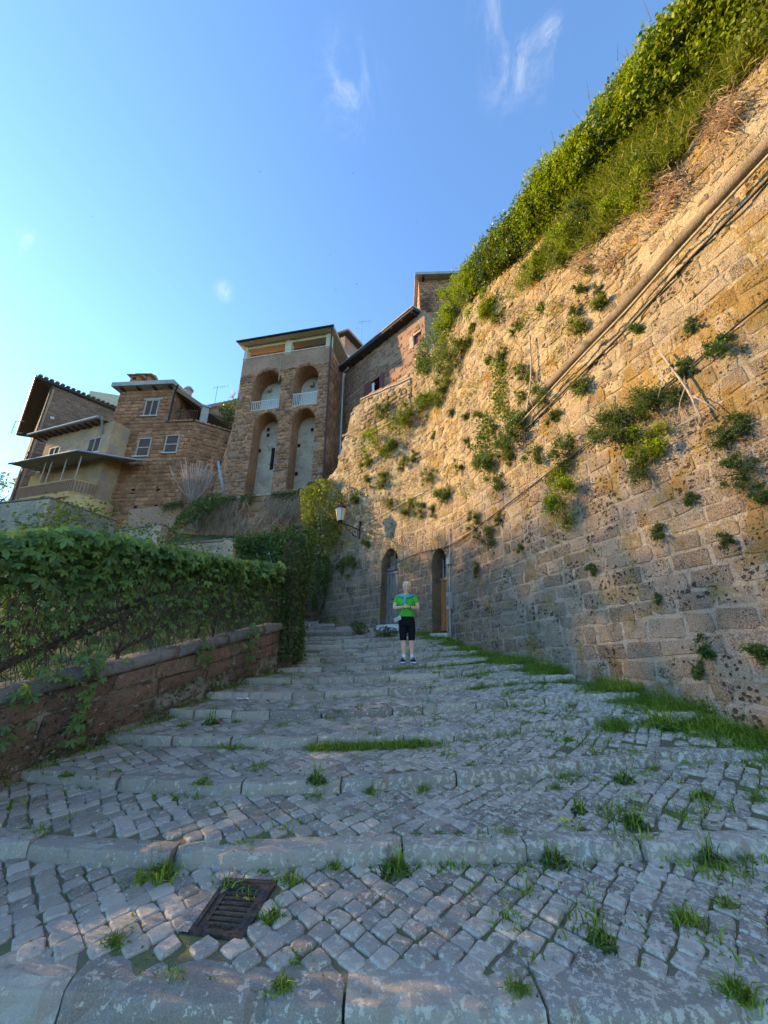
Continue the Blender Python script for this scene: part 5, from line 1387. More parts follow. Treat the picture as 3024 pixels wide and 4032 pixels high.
    rl = empty('railing', S3(uA, vf, 0)); rl.parent = b; rl.location -= b.location
    for (Sx, a0, a1) in ((S3, uA, uB), (SB, 0.04, LB)):
        t = MB(); t.bar(Sx(a0, vr, 0), Sx(a1, vr, 0), .09, .07); t.build('handrail', M['plaster_orange'], rl)
        t = MB(); t.bar(Sx(a0, vf + .08, 0), Sx(a1, vf + .08, 0), .08, .06); t.build('bottom_rail', M['plaster_orange'], rl)
        n = max(6, int(abs(a1 - a0) / .15))
        for k in range(n + 1): u = a0 + (a1 - a0) * k / n; t = MB(); t.bar(Sx(u, vf + .06, 0), Sx(u, vr, 0), .055, .055, up=(1, 0, 0)); t.build('baluster', M['rail_brown'], rl)
    # doors at the back of the balcony
    for (px, wd) in ((330, .5), (195, .45), (110, .7)):
        u = F3.uv(px, 1900, -DB)[0]; t = MB(); S_box(t, S3, u - wd, u + wd, vf, vf + 2.05, -DB, -DB + .05); t.build('balcony_door', M['red_frame'], b)
    # canopy
    cF = F3.uv(25, 1878, .35); vc = vf + 2.45
    a0, a1 = uA - 1.0, uB + .35
    t = MB(); V = []; n = 26
    for k in range(n + 1):
        u = a0 + (a1 + 2.2 - a0) * k / n; zz = .03 * (k % 2)
        cut = max(0, (u - a1) / 2.2)
        V += [S3(u, vc + zz, .4 - cut * 1.9), S3(u, vc + .42 + zz, -DB)]
    t.add(V, [(2 * k, 2 * k + 2, 2 * k + 3, 2 * k + 1) for k in range(n)]); cn = t.build('canopy', M['concrete'], b)
    cn.modifiers.new('thickness', 'SOLIDIFY').thickness = .035
    t = MB(); t.tube([S3(a0, vc - .02, .45), S3(a1, vc - .02, .45), S3(a1 + 2.2, vc - .02, -1.4)], .06, 7); t.build('canopy_gutter', M['metal_grey'], b)
    for px in (161, 184, 240, 295):
        u = F3.uv(px, 1880)[0]; t = MB(); t.bar(S3(u, vr, -.02), S3(u, vc, -.02), .05, .05, up=(1, 0, 0)); t.build('canopy_post', M['frame'], b)
left_house()

# ------------------------------------------------------------------ grey block garden walls and the terrace wall under the tower
def block_wall(name, label, pts, Ys, drop, ch, bl, seed, mat='grey_block', thick=.35, coping=True):
    """free-standing wall along photo points of its top edge"""
    P = [at(x, y, Y) for (x, y), Y in zip(pts, Ys)]; root = empty(name, P[0] - Vector((0, 0, drop))); tag(root, label, 'wall')
    rg = random.Random(seed); allb = []
    for a, b in zip(P[:-1], P[1:]):
        d = b - a; L = math.hypot(d.x, d.y); U = Vector((d.x / L, d.y / L, 0)); N = Vector((U.y, -U.x, 0))
        if N.dot(-a) < 0: N = -N
        def S(u, v, dd=0.0, a=a, U=U, N=N, d=d, L=L): return Vector((a.x, a.y, a.z)) + U * u + Vector((0, 0, v + d.z * u / L)) + N * dd
        w = MB(); w.hexa([S(0, -drop, 0), S(L, -drop, 0), S(L, -drop, -thick), S(0, -drop, -thick), S(0, 0, 0), S(L, 0, 0), S(L, 0, -thick), S(0, 0, -thick)]); w.build('wall', M['mortar'], root)
        allb += masonry(S, 0.0, L, -drop, -.02, ch, bl, [], rg, gap=.03, jit=.008, chvar=.04, blvar=.08, pro=.012, bev=.02, rnd=.06)
        if coping:
            n = max(1, int(L / .9))
            for k in range(n):
                c = MB(); S_box(c, S, L * k / n + .005, L * (k + 1) / n - .005, 0.0, .07, -thick - .05, .06, rg.random()); c.build('coping_stone', M['cap_stone'], root)
    place_blocks(allb, 'block', M[mat], root, 150, 'blocks')
block_wall('garden_wall', 'grey block garden wall with dark coping below the orange balcony', [(-260, 2012), (196, 1962), (459, 2054)], [16.5, 16.0, 19.5], 5.5, .30, .42, 51)
block_wall('garden_wall', 'short grey block garden wall below the brown tufa house', [(470, 2092), (638, 2068), (690, 2100)], [14.8, 14.5, 16.5], 4.0, .26, .36, 52)
block_wall('garden_wall', 'low grey block garden wall right of the stepped garden walls', [(700, 2146), (925, 2128), (950, 2140)], [12.8, 12.6, 14.5], 3.2, .24, .34, 53)
def terrace_wall():
    root = empty('terrace_wall', (-7, 19.5, 6)); tag(root, 'rubble terrace wall covered in dry grass below the arched tower', 'wall')
    P0, P1 = at(640, 1992, 20.2), at(1330, 1925, 18.6); d = P1 - P0; L = math.hypot(d.x, d.y); U = Vector((d.x / L, d.y / L, 0)); N = Vector((U.y, -U.x, 0))
    def S(u, v, dd=0.0): return P0 + U * u + Vector((0, 0, v + d.z * u / L)) + N * (dd - .12 * v * 0 + .1 * fbm(u * .7, v * .7, 1))
    mb = MB()
    us = np.linspace(-2, L, 40); vs_ = np.linspace(-7.5, 0, 22)
    for a, b in zip(us[:-1], us[1:]):
        for c, e in zip(vs_[:-1], vs_[1:]): mb.quad(S(a, c), S(b, c), S(b, e), S(a, e))
    mb.build('wall', M['mortar_brown'], root, True)
    rg = random.Random(61)
    bl = masonry(S, 0, L, -6, -.05, .3, .42, [], rg, gap=.04, jit=.04, chvar=.3, blvar=.5, pro=.03, bev=.05, missing=.2, rnd=.28)
    place_blocks(bl, 'rubble_stone', M['rubble'], root, 150, 'rubble')
    t = MB(); t.add([S(-2, 0), S(L, 0), S(L, .0) - N * 7, S(-2, 0) - N * 7], [(0, 1, 2, 3)]); t.build('terrace_floor', M['soil'], root)
    n = 9
    for k in range(n): t = MB(); S_box(t, lambda u, v, dd: S(u, v, dd), L * (.25 + .75 * k / n) + .02, L * (.25 + .75 * (k + 1) / n) - .02, .0, .1, -.3, .08, rg.random()); t.build('coping_stone', M['mortar'], root)
    return S, L, N, P0
TWS, TWL, TWN, TWP = terrace_wall()
# pale drain pipe at the foot of the tufa house
t = MB(); p0, p1 = at(859, 1817, 20.6), at(880, 1932, 20.4); t.tube([p0, p1, p1 + Vector((-.1, -.2, -.3))], .085, 8); tag(t.build('drain_pipe', M['concrete'], None, True), 'pale drain pipe leaning at the foot of the tufa house', 'pipe')
# rusty stair railing right of the tower foot
def stair_rail():
    root = empty('stair_railing', at(1310, 1885, 19.5)); pts = [at(1292, 1862, 19.6), at(1330, 1848, 19.6), at(1375, 1828, 19.4)]
    for k in range(2):
        t = MB(); t.tube([p - Vector((0, 0, .45 * k)) for p in pts], .02, 5); t.build('rail', M['rust'], root)
    for p in pts: t = MB(); t.tube([p, p - Vector((0, 0, 1.1))], .02, 5); t.build('post', M['rust'], root)
    tag(root, 'rusty iron railing at the right foot of the tower', 'railing')
stair_rail()
# ------------------------------------------------------------------ low parapet on the left
def lw_top(y): return float(np.interp(y, [1, 4.5, 8.9, 10], [.45, 1.21, 2.14, 2.4]))
def parapet():
    root = empty('parapet_wall', (-3.6, 5.5, .5)); tag(root, 'low reddish tufa parapet with dark stone coping left of the steps', 'wall')
    U = Vector((.333, .943, 0)); N = Vector((.943, -.333, 0)); O = Vector((lw_x(5.5), 5.5, 0))
    def yy(u): return 5.5 + .943 * u
    def S(u, v, d=0.0): return O + U * u + Vector((0, 0, v)) + N * (d + .025 * fbm(u * 1.2, v * 1.2, 4))
    u0, u1 = -4.6, 3.75
    w = MB(); us = np.linspace(u0, u1, 60)
    for a, b in zip(us[:-1], us[1:]):
        for k in range(6):
            def z(u, k): t_ = lw_top(yy(u)) - .16; return -.6 + (t_ + .6) * k / 6
            w.quad(S(a, z(a, k)), S(b, z(b, k)), S(b, z(b, k + 1)), S(a, z(a, k + 1)))
        t0, t1 = lw_top(yy(a)) - .16, lw_top(yy(b)) - .16
        w.quad(S(a, t0), S(b, t1), S(b, t1, -.36), S(a, t0, -.36)); w.quad(S(a, -.6, -.36), S(b, -.6, -.36), S(b, t1, -.36), S(a, t0, -.36))
    w.quad(S(u1, -.6), S(u1, -.6, -.36), S(u1, lw_top(yy(u1)) - .16, -.36), S(u1, lw_top(yy(u1)) - .16))
    m = Mat('parapet_mortar', .95, .1); g = m.noise(5, 6, .7, .3)
    c = m.mix(m.ramp(g, .38, .6), (0.15, 0.10, 0.07), (0.36, 0.31, 0.25)); c = m.mix(m.ramp(m.noise(2.2, 5), .5, .65, 0, .6), c, (0.05, 0.06, 0.03)); m.color(c); m.bump(m.noise(22, 6, .7), .9, .04)
    w.build('core', m.m, root, True)
    rg = random.Random(71)
    sl = .212 / .943 * 1.0
    def Sd(u, v, d=0.0): return S(u, v + lw_top(yy(u)) - .17, d)
    bl = []
    for row in range(4):
        v1 = -row * .235; u = u0 - rg.uniform(0, .5)
        while u < u1:
            L = rg.uniform(.45, .95); a, b = max(u, u0), min(u + L, u1); u += L
            if b - a < .15: continue
            if row == 3 and rg.random() < .55: continue
            if row == 2 and rg.random() < .22: continue
            g_ = .012
            V, F = poly_block(Sd, rect_pts(a + g_, b - g_, v1 - .235 + g_, v1 - g_, rg, .026, .16), .045 * rg.uniform(.6, 1.3), .03, .012, rg)
            bl.append((V, F, rg.random(), V[-1], b - a))
    place_blocks(bl, 'tufa_block', M['red_tufa'], root, 300)
    u = u0
    while u < u1:
        L = rg.uniform(.85, 1.35); b = min(u + L, u1)
        n = 6; V = []; pr = [(.06, -.155), (.085, -.13), (.09, -.05), (.06, -.008), (.0, .01), (-.32, .01), (-.40, -.03), (-.41, -.155)]
        for k in range(n + 1):
            x = u + .008 + (b - u - .016) * k / n; ph = u * 7
            for (d, v) in pr: V.append(O + U * x + N * (d + .012 * fbm(x * 4, d * 5, ph)) + Vector((0, 0, lw_top(yy(x)) + v + .012 * fbm(x * 3, d * 4, ph + 9))))
        q = len(pr); F = [(k * q + j, (k + 1) * q + j, (k + 1) * q + (j + 1) % q, k * q + (j + 1) % q) for k in range(n) for j in range(q)]
        F.append(tuple(range(q))); F.append(tuple(n * q + j for j in range(q - 1, -1, -1)))
        MB().add(V, F, rg.random()).build('coping_stone', M['cap_stone'], root, True); u = b
    return S, yy, U, N
PS, PYY, PU, PN = parapet()

# ------------------------------------------------------------------ fence with Virginia creeper on the parapet
def creeper():
    root = empty('creeper_fence', (-3.2, 6.6, 1.6)); tag(root, 'wire fence on the parapet overgrown with dark green five-leaf creeper', 'creeper')
    rg = random.Random(81); nr = np.random.default_rng(81)
    def topz(y): return float(np.interp(y, [2.0, 4.0, 4.8, 6.0, 7.5, 8.8], [2.3, 2.72, 3.02, 3.08, 3.22, 3.42]))
    def pt(y, z, d=0.0): return Vector((lw_x(y) - .17, y, z)) + PN * d
    for k, y in enumerate(np.arange(2.4, 9.1, 1.65)):
        t = MB(); t.tube([pt(y, lw_top(y) - .1), pt(y, topz(y) - .15)], .025, 6); t.build('fence_post', M['rust'], root)
    w = MB()
    for k in range(7):
        w.tube([pt(y, lw_top(y) + .1 + k * .19) for y in np.linspace(1.8, 9.0, 20)], .0035, 4)
    o = w.build('fence_wire', M['rust'], root); o['kind'] = 'stuff'
    # stems: thick ones crawling along the coping, thin ones hanging
    for (ys, zs, r) in (([3.6, 4.2, 4.7, 5.3, 5.9], [.05, .12, .32, .42, .75], .045), ([4.4, 5.0, 5.6, 6.4], [.15, .5, .7, 1.0], .03), ([5.6, 6.2, 6.9, 7.6], [.1, .3, .75, 1.0], .028), ([6.9, 7.0, 7.3, 7.3], [.05, .45, .8, 1.15], .03), ([3.4, 3.7, 4.0], [.1, .6, 1.1], .03)):
        P = [pt(y, lw_top(y) + z, .06 + .05 * math.sin(i * 2)) for i, (y, z) in enumerate(zip(ys, zs))]
        t = MB(); t.tube(smooth_path([a.lerp(b, f) for a, b in zip(P[:-1], P[1:]) for f in (0, .33, .66)] + [P[-1]], 3), r, 7); t.build('vine_stem', M['bark'], root, True)
    tw = MB()
    for k in range(1300):
        y = rg.uniform(2.2, 9.0); z1 = rg.uniform(lw_top(y) + .4, topz(y)); L = rg.uniform(.3, 1.1); p = pt(y, z1, rg.uniform(-.12, .16)); q = p + PU * rg.uniform(-.5, .5) + Vector((0, 0, -L)) + PN * rg.uniform(-.08, .08)
        if q.z < lw_top(q.y) + .02: q.z = lw_top(q.y) + .02
        mid = (p + q) / 2 + PU * rg.uniform(-.12, .12) + PN * rg.uniform(-.05, .05); tw.tube([p, mid, q], [.006, .005, .003], 4, False)
    o = tw.build('hanging_twigs', M['twig'], root); o['kind'] = 'stuff'
    # leaves: positions
    pos = []
    def add(n, yf, zf, df, sz):
        for _ in range(n):
            y = yf(); z = zf(y); d = df(); pos.append((pt(y, z, d), sz * rg.uniform(.45, 1.35), d))
    add(4200, lambda: rg.uniform(2.2, 9.0), lambda y: topz(y) - abs(rg.gauss(0, .17)) + .05 * rg.random(), lambda: rg.gauss(.05, .17), .115)
    add(5600, lambda: rg.uniform(2.2, 9.0), lambda y: lw_top(y) + .1 + (topz(y) - lw_top(y) - .1) * rg.random() ** .6, lambda: rg.gauss(.05, .10), .068)
    add(500, lambda: rg.uniform(2.2, 5.6), lambda y: topz(y) - .25 - abs(rg.gauss(0, .3)), lambda: rg.gauss(.10, .12), .115)
    for (y0, z0, ry, rz, n) in ((4.6, -.12, .08, .25, 22), (4.4, -.45, .08, .2, 16), (5.15, -.35, .07, .4, 46), (6.9, -.2, .1, .2, 26), (8.0, -.35, .15, .3, 45), (5.0, .06, .25, .12, 30)):
        for _ in range(n):
            y = y0 + rg.gauss(0, ry); z = lw_top(y0) + z0 + rg.gauss(0, rz); pos.append((pt(y, max(z, lw_top(y0) - .75), .30 + rg.uniform(0, .06)), .09 * rg.uniform(.6, 1.2), .3))
    # palmate leaf: five leaflets
    def leaf_geo():
        V = []; F = []
        for k, (a, L) in enumerate(((-100, .62), (-52, .88), (0, 1.0), (52, .88), (100, .62))):
            an = R(a); dx, dy = math.sin(an), math.cos(an); sx, sy = dy, -dx; n = len(V); w = .21 * L
            V += [(0, 0, 0), (dx * L * .35 + sx * w * .8, dy * L * .35 + sy * w * .8, .02), (dx * L * .68 + sx * w, dy * L * .68 + sy * w, -.03), (dx * L, dy * L, -.14), (dx * L * .68 - sx * w, dy * L * .68 - sy * w, -.03), (dx * L * .35 - sx * w * .8, dy * L * .35 - sy * w * .8, .02), (dx * L * .5, dy * L * .5, -.055)]
            F += [(n, n + 1, n + 6), (n + 1, n + 2, n + 6), (n + 2, n + 3, n + 6), (n + 3, n + 4, n + 6), (n + 4, n + 5, n + 6), (n + 5, n, n + 6)]
        return V, F
    LV, LF = leaf_geo(); LVn = np.array(LV)
    def frame(p, d):
        out = PN * (1.0 if d > -.05 else -.6) + Vector((rg.gauss(0, .45), rg.gauss(0, .45), .55 + rg.gauss(0, .35))); out.normalize()
        dn = Vector((rg.gauss(0, .5), rg.gauss(0, .5), -.8)); dn = (dn - out * dn.dot(out)).normalized(); sd = dn.cross(out)
        return sd, dn, out
    def score(it):
        q = project(it[0]); return (it[1] / q[2] if q and 0 < q[0] < 3024 and it[2] > -.02 else 0)
    pos.sort(key=lambda it: -score(it))
    protos = []
    for tn in (.12, .3, .42, .52, .62, .75, .92):
        me = bpy.data.meshes.new('leaf'); me.from_pydata(LV, [], LF); a = me.attributes.new('tone', 'FLOAT', 'POINT'); a.data.foreach_set('value', np.full(len(LV), tn, dtype=np.float32)); me.materials.append(M['leaf_creeper']); protos.append(me)
    from mathutils import Matrix
    base = Matrix.Translation(-Vector(root.location))
    VV = []; FF = []; TT = []; k = 0
    for i, (p, s, d) in enumerate(pos):
        sd, dn, out = frame(p, d)
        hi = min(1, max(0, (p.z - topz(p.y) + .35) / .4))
        if i < 300:
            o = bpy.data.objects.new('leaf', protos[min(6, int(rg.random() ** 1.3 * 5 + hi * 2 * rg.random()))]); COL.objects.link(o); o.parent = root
            mt = Matrix(((sd.x * s, dn.x * s, out.x * s, p.x), (sd.y * s, dn.y * s, out.y * s, p.y), (sd.z * s, dn.z * s, out.z * s, p.z), (0, 0, 0, 1)))
            o.matrix_local = base @ mt
        else:
            Mx = np.array([[sd.x, dn.x, out.x], [sd.y, dn.y, out.y], [sd.z, dn.z, out.z]]) * s
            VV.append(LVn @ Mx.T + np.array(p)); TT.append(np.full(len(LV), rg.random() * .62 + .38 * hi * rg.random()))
    n = len(VV); idx = (np.arange(n)[:, None] * len(LV) + np.array(LF).ravel()[None, :]).ravel()
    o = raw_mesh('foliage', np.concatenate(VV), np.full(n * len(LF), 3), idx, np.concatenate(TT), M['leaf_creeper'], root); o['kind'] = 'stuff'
    # young shoots standing above the fence
    C = []
    for (px, py, Y, rx, rz, n) in ((300, 2010, 6.0, .35, .18, 260), (560, 2090, 6.4, .3, .16, 220), (100, 2070, 5.0, .3, .1, 160), (760, 2150, 7.5, .3, .12, 160), (240, 2040, 5.2, .2, .15, 140), (700, 2110, 6.8, .2, .14, 120)):
        c = at(px, py, Y)
        for _ in range(n): C.append((c.x + rg.gauss(0, rx), c.y + rg.gauss(0, .15), c.z - .1 + rg.gauss(0, rz)))
    o = leaves('young_shoots', C, .07, M['leaf_yellow'], root); o['kind'] = 'stuff'
creeper()
def vine_pillar():
    root = empty('vine_pillar', (-2.3, 9.4, 1.3)); tag(root, 'gate pillar smothered in dark creeper at the upper end of the parapet', 'creeper')
    t = MB(); t.box((-2.33, 9.5, 2.7), (.42, .1, 0), (-.1, .5, 0), (0, 0, 3.0)); t.build('pillar', M['red_tufa'], root)
    t = MB(); t.box((-2.12, 9.22, 2.2), (.10, .02, 0), (-.02, .06, 0), (0, 0, 1.9)); t.build('brick_edge', M['red_tufa'], root)
    C = []; rg = random.Random(91)
    for _ in range(7500):
        z = rg.uniform(1.35, 4.5); an = rg.uniform(0, 6.28); r = .40 + .12 * fbm(an * 1.3, z * 1.4, 2) + abs(rg.gauss(0, .06)); k = 1 + .25 * (z > 3.2)
        C.append((-2.33 + math.cos(an) * r * k * .9, 9.48 + math.sin(an) * r * k, z))
    o = leaves('foliage', C, .085, M['leaf_dark'], root, nrng.uniform(0, .8, len(C))); o['kind'] = 'stuff'
    # creeper arm reaching left along the garden wall
    C = []
    for _ in range(5200):
        f = rg.random(); p = at(930 + 270 * f, 2130 - 20 * f + rg.gauss(0, 18) + 40 * abs(rg.gauss(0, 1)), 10.2); C.append((p.x, p.y + rg.gauss(0, .15), p.z))
    o = leaves('hanging_creeper', C, .08, M['leaf_dark'], root, nrng.uniform(.1, .95, len(C))); o['kind'] = 'stuff'
    tw = MB()
    for _ in range(50):
        z = rg.uniform(2.0, 4.2); x = -2.33 + rg.uniform(-.3, .3); y = 9.48 - .33; tw.tube([(x, y, z), (x + rg.uniform(-.1, .1), y - .05, z - .4), (x + rg.uniform(-.15, .15), y, z - .9)], [.007, .006, .004], 4, False)
    o = tw.build('twigs', M['twig'], root); o['kind'] = 'stuff'
vine_pillar()
def floodlight():
    c = at(1092, 2190, 9.3); root = empty('floodlight', c); u = Vector((.95, -.2, .1)).normalized(); n = Vector((.15, -.8, -.45)).normalized(); w = u.cross(n).normalized()
    t = MB(); t.box(c, u * .36, n * .1, w * .26); t.build('housing', M['metal_dark'], root)
    t = MB(); t.box(c + n * .053, u * .31, n * .006, w * .21); t.build('lens', M['glass'], root)
    t = MB(); t.tube([c - u * .15, c - u * .15 - Vector((0, 0, .2)), c + u * .02 - Vector((0, 0, .35))], .012, 5); t.build('bracket', M['metal_white'], root)
    t = MB(); t.bar(c - u * .18 + n * .055 - w * .13, c - u * .18 + n * .055 + w * .13, .025, .025); t.build('rim', M['metal_white'], root)
    tag(root, 'small black floodlight poking out of the creeper by the pillar', 'floodlight')
floodlight()

# ------------------------------------------------------------------ plants on the right wall
def in_poly(x, y, P):
    r = False; j = len(P) - 1
    for i in range(len(P)):
        if (P[i][1] > y) != (P[j][1] > y) and x < (P[j][0] - P[i][0]) * (y - P[i][1]) / (P[j][1] - P[i][1]) + P[i][0]: r = not r
        j = i
    return r
VK = 3024 / 1659
def poly_samples(P, n, rg):
    xs = [p[0] for p in P]; ys = [p[1] for p in P]; out = []
    while len(out) < n:
        x, y = rg.uniform(min(xs), max(xs)), rg.uniform(min(ys), max(ys))
        if in_poly(x, y, P): out.append((x * VK, y * VK))
    return out
HEDGE = [(1440, -60), (1800, -160), (1800, -20), (1659, 0), (1560, 70), (1500, 150), (1400, 240), (1330, 320), (1260, 370), (1200, 440), (1120, 490), (1070, 520), (1010, 575), (1003, 540), (1060, 445), (1150, 330), (1240, 210)]
GRASSY = [(1800, -20), (1760, 60), (1659, 110), (1560, 230), (1450, 380), (1360, 470), (1250, 560), (1110, 640), (1060, 690), (1040, 665), (1170, 560), (1185, 480), (1260, 370), (1330, 310), (1480, 140), (1659, 0)]
DRYP = [(1659, 150), (1580, 300), (1480, 430), (1330, 560), (1230, 640), (1100, 740), (1060, 700), (1180, 620), (1300, 520), (1430, 380), (1560, 210)]
def hedge():
    rg = random.Random(101)
    S_ = poly_samples(HEDGE, 34, rg)
    # spread: greedy farthest ordering so that the bushes tile the hedge
    pts = [S_[0]]; pool = poly_samples(HEDGE, 500, rg)
    while len(pts) < 34: pts.append(max(pool, key=lambda p: min((p[0] - q[0]) ** 2 + (p[1] - q[1]) ** 2 for q in pts) / (1 + .0003 * (p[0] - 1800) ** 2 * .01)))
    for (px, py) in pts:
        uv = wall_uv(px, py)
        if uv is None: continue
        u, z = uv; z = min(z, wall_top(u) + .1); c = wall_S(u, z, .1)
        root = empty('hedge_bush', c - Vector((0, 0, .7)))
        n = 4600; d = nrng.normal(size=(n, 3)); d /= np.linalg.norm(d, axis=1, keepdims=True)
        rr = nrng.uniform(.55, 1.0, n) ** .5
        lump = np.array([1 + .35 * fbm(a[0] * 2.3 + c.x, a[1] * 2.3 + c.y, a[2] * 2.3 + c.z, 3) for a in d])
        sz = .62 + .25 * rg.random()
        P = np.array(c) + d * (rr * lump)[:, None] * np.array([sz, sz * 1.15, sz * .85])
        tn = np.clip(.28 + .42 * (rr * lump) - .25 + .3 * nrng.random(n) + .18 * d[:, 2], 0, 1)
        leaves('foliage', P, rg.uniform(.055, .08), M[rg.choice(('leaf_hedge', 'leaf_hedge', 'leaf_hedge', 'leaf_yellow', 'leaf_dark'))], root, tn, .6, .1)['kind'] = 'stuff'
        t = MB()
        for _ in range(7):
            a = rg.uniform(0, 6.28); q = c + Vector((math.cos(a) * .5, math.sin(a) * .5, rg.uniform(.1, .75))); t.tube([c - Vector((0, 0, .7)), (c + q) / 2 - Vector((0, 0, .2)), q], [.02, .013, .005], 4, False)
        # wispy shoots on top
        for _ in range(4):
            q = c + Vector((rg.uniform(-.6, .6), rg.uniform(-.6, .6), .6)); t.tube([q, q + Vector((rg.uniform(-.12, .12), rg.uniform(-.12, .12), rg.uniform(.25, .5)))], [.006, .002], 4, False)
        t.build('branches', M['twig'], root)
        tag(root, 'dense glossy green bush in the hedge overhanging the top of the wall', 'bush', 'hedge bushes along the wall top')
hedge()
def wall_grass():
    rg = random.Random(111); root = empty('bank_grass', (4, 6, 9)); root['kind'] = 'stuff'
    B = []; Up = []
    for (px, py) in poly_samples(GRASSY, 6500, rg):
        uv = wall_uv(px, py)
        if uv is None or fbm(px * .006, py * .006, 6) < -.25 + (.35 if px < 2150 else 0): continue
        n = wnorm(uv[0]); q = wall_S(uv[0], min(uv[1], wall_top(uv[0])), rg.uniform(-.02, .12))
        for _ in range(4): B.append((q.x + rg.gauss(0, .07), q.y + rg.gauss(0, .07), q.z + rg.gauss(0, .06))); Up.append((n.x * .7 + rg.gauss(0, .4), n.y * .7 + rg.gauss(0, .4), -.45 + rg.gauss(0, .3)))
    o = blades('grass_blades', B, .25, M['grass_lit'], root, 1.0, .006, Up); o['kind'] = 'stuff'
    C = []
    for (px, py) in poly_samples(GRASSY, 14000, rg):
        uv = wall_uv(px, py)
        if uv is None or fbm(px * .005, py * .005, 16) < -.15: continue
        q = wall_S(uv[0], min(uv[1], wall_top(uv[0])), abs(rg.gauss(.12, .1))); C.append(tuple(q))
    o = leaves('bank_weeds', C, .06, M['leaf_yellow'], root, nrng.uniform(0, .9, len(C)), .5); o['kind'] = 'stuff'
    B = []; Up = []
    for (px, py) in poly_samples(DRYP, 800, rg):
        uv = wall_uv(px, py)
        if uv is None or fbm(px * .004, py * .004, 26) < 0: continue
        n = wnorm(uv[0]); q = wall_S(uv[0], uv[1], .02)
        for _ in range(5): B.append((q.x + rg.gauss(0, .08), q.y + rg.gauss(0, .08), q.z + rg.gauss(0, .06))); Up.append((n.x * 1.0, n.y * 1.0, -1.6))
    o = blades('dry_grass', B, .24, M['grass_dry'], root, .6, .006, Up); o['kind'] = 'stuff'
wall_grass()
SHRUBS = [  # photo view x, y, radius (in 1659-wide view), kind, label or None
 (985,660,26,'g',None),(972,695,22,'g',None),(990,628,20,'g',None),(1058,580,16,'d',None),
 (990,770,24,'s',None),(965,795,20,'s',None),(1010,740,18,'y',None),
 (832,890,17,'s',None),(880,905,22,'y',None),(905,882,22,'y',None),(935,862,20,'y',None),(965,842,20,'y',None),
 (820,958,26,'g','round bright green shrub on the wall just right of the tower'),(846,965,16,'y',None),(795,1000,11,'y',None),
 (800,1035,9,'s',None),(830,1048,10,'s',None),(872,1002,9,'y',None),(930,1022,14,'s',None),(960,1072,15,'s',None),(912,1100,13,'s',None),(880,1102,11,'s',None),(845,1086,10,'s',None),
 (795,1170,9,'s',None),(765,1212,15,'s',None),(742,1216,12,'s',None),
 (1120,942,32,'d','large dark green shrub under the lower end of the thick pipe'),(1165,972,20,'s',None),(1090,962,20,'s',None),(1060,1000,20,'d',None),(1080,1046,15,'s',None),
 (1230,975,26,'s',None),(1218,1012,20,'s',None),(1215,1070,36,'g','big round bright green shrub jutting from the middle of the wall'),
 (1180,862,17,'s',None),(1270,832,20,'s',None),(1250,712,17,'y',None),(1300,655,15,'y',None),
 (1328,905,38,'s','broad straggly shrub left of the dead grey vine on the wall'),(1365,935,28,'s',None),(1405,952,30,'g',None),(1380,1012,24,'s',None),(1412,862,34,'s','broad shrub behind the dead grey vine on the wall'),(1460,850,22,'s',None),
 (1480,790,15,'d',None),(1560,742,20,'d','dark leafy shrub beside the black cable near the right edge'),(1565,946,20,'s',None),(1602,922,20,'s',None),(1605,1012,25,'s',None),
 (1380,706,13,'d',None),(1570,1160,11,'s',None),(1425,1142,15,'s',None),(1490,1076,11,'s',None),(1422,1292,6,'d',None),(1280,1226,9,'s',None),
 (1063,1156,15,'s',None),(1030,1136,16,'s',None),(1036,1226,9,'s',None),(1641,1412,16,'d',None),(1520,1402,12,'d',None),(1505,1442,11,'d',None),
 (1645,1072,13,'d',None),(1130,1180,6,'y',None),(1000,1010,9,'s',None),(1130,800,13,'s',None),(1200,900,13,'s',None),(1500,700,12,'d',None),(1080,1120,9,'s',None),(1180,560,20,'g',None)]
_rs = random.Random(77)
SHRUBS += [(x / VK, y / VK, _rs.uniform(13, 30), _rs.choice('yygs'), None) for x, y in poly_samples(GRASSY, 26, _rs) if x < 3060 and y > 0]
SHRUBS += [(x / VK, y / VK, _rs.uniform(6, 12), _rs.choice('yss'), None) for x, y in poly_samples([(760, 1080), (800, 960), (900, 860), (1000, 700), (1120, 640), (1330, 560), (1200, 800), (1100, 1000), (960, 1140), (800, 1160)], 34, _rs)]
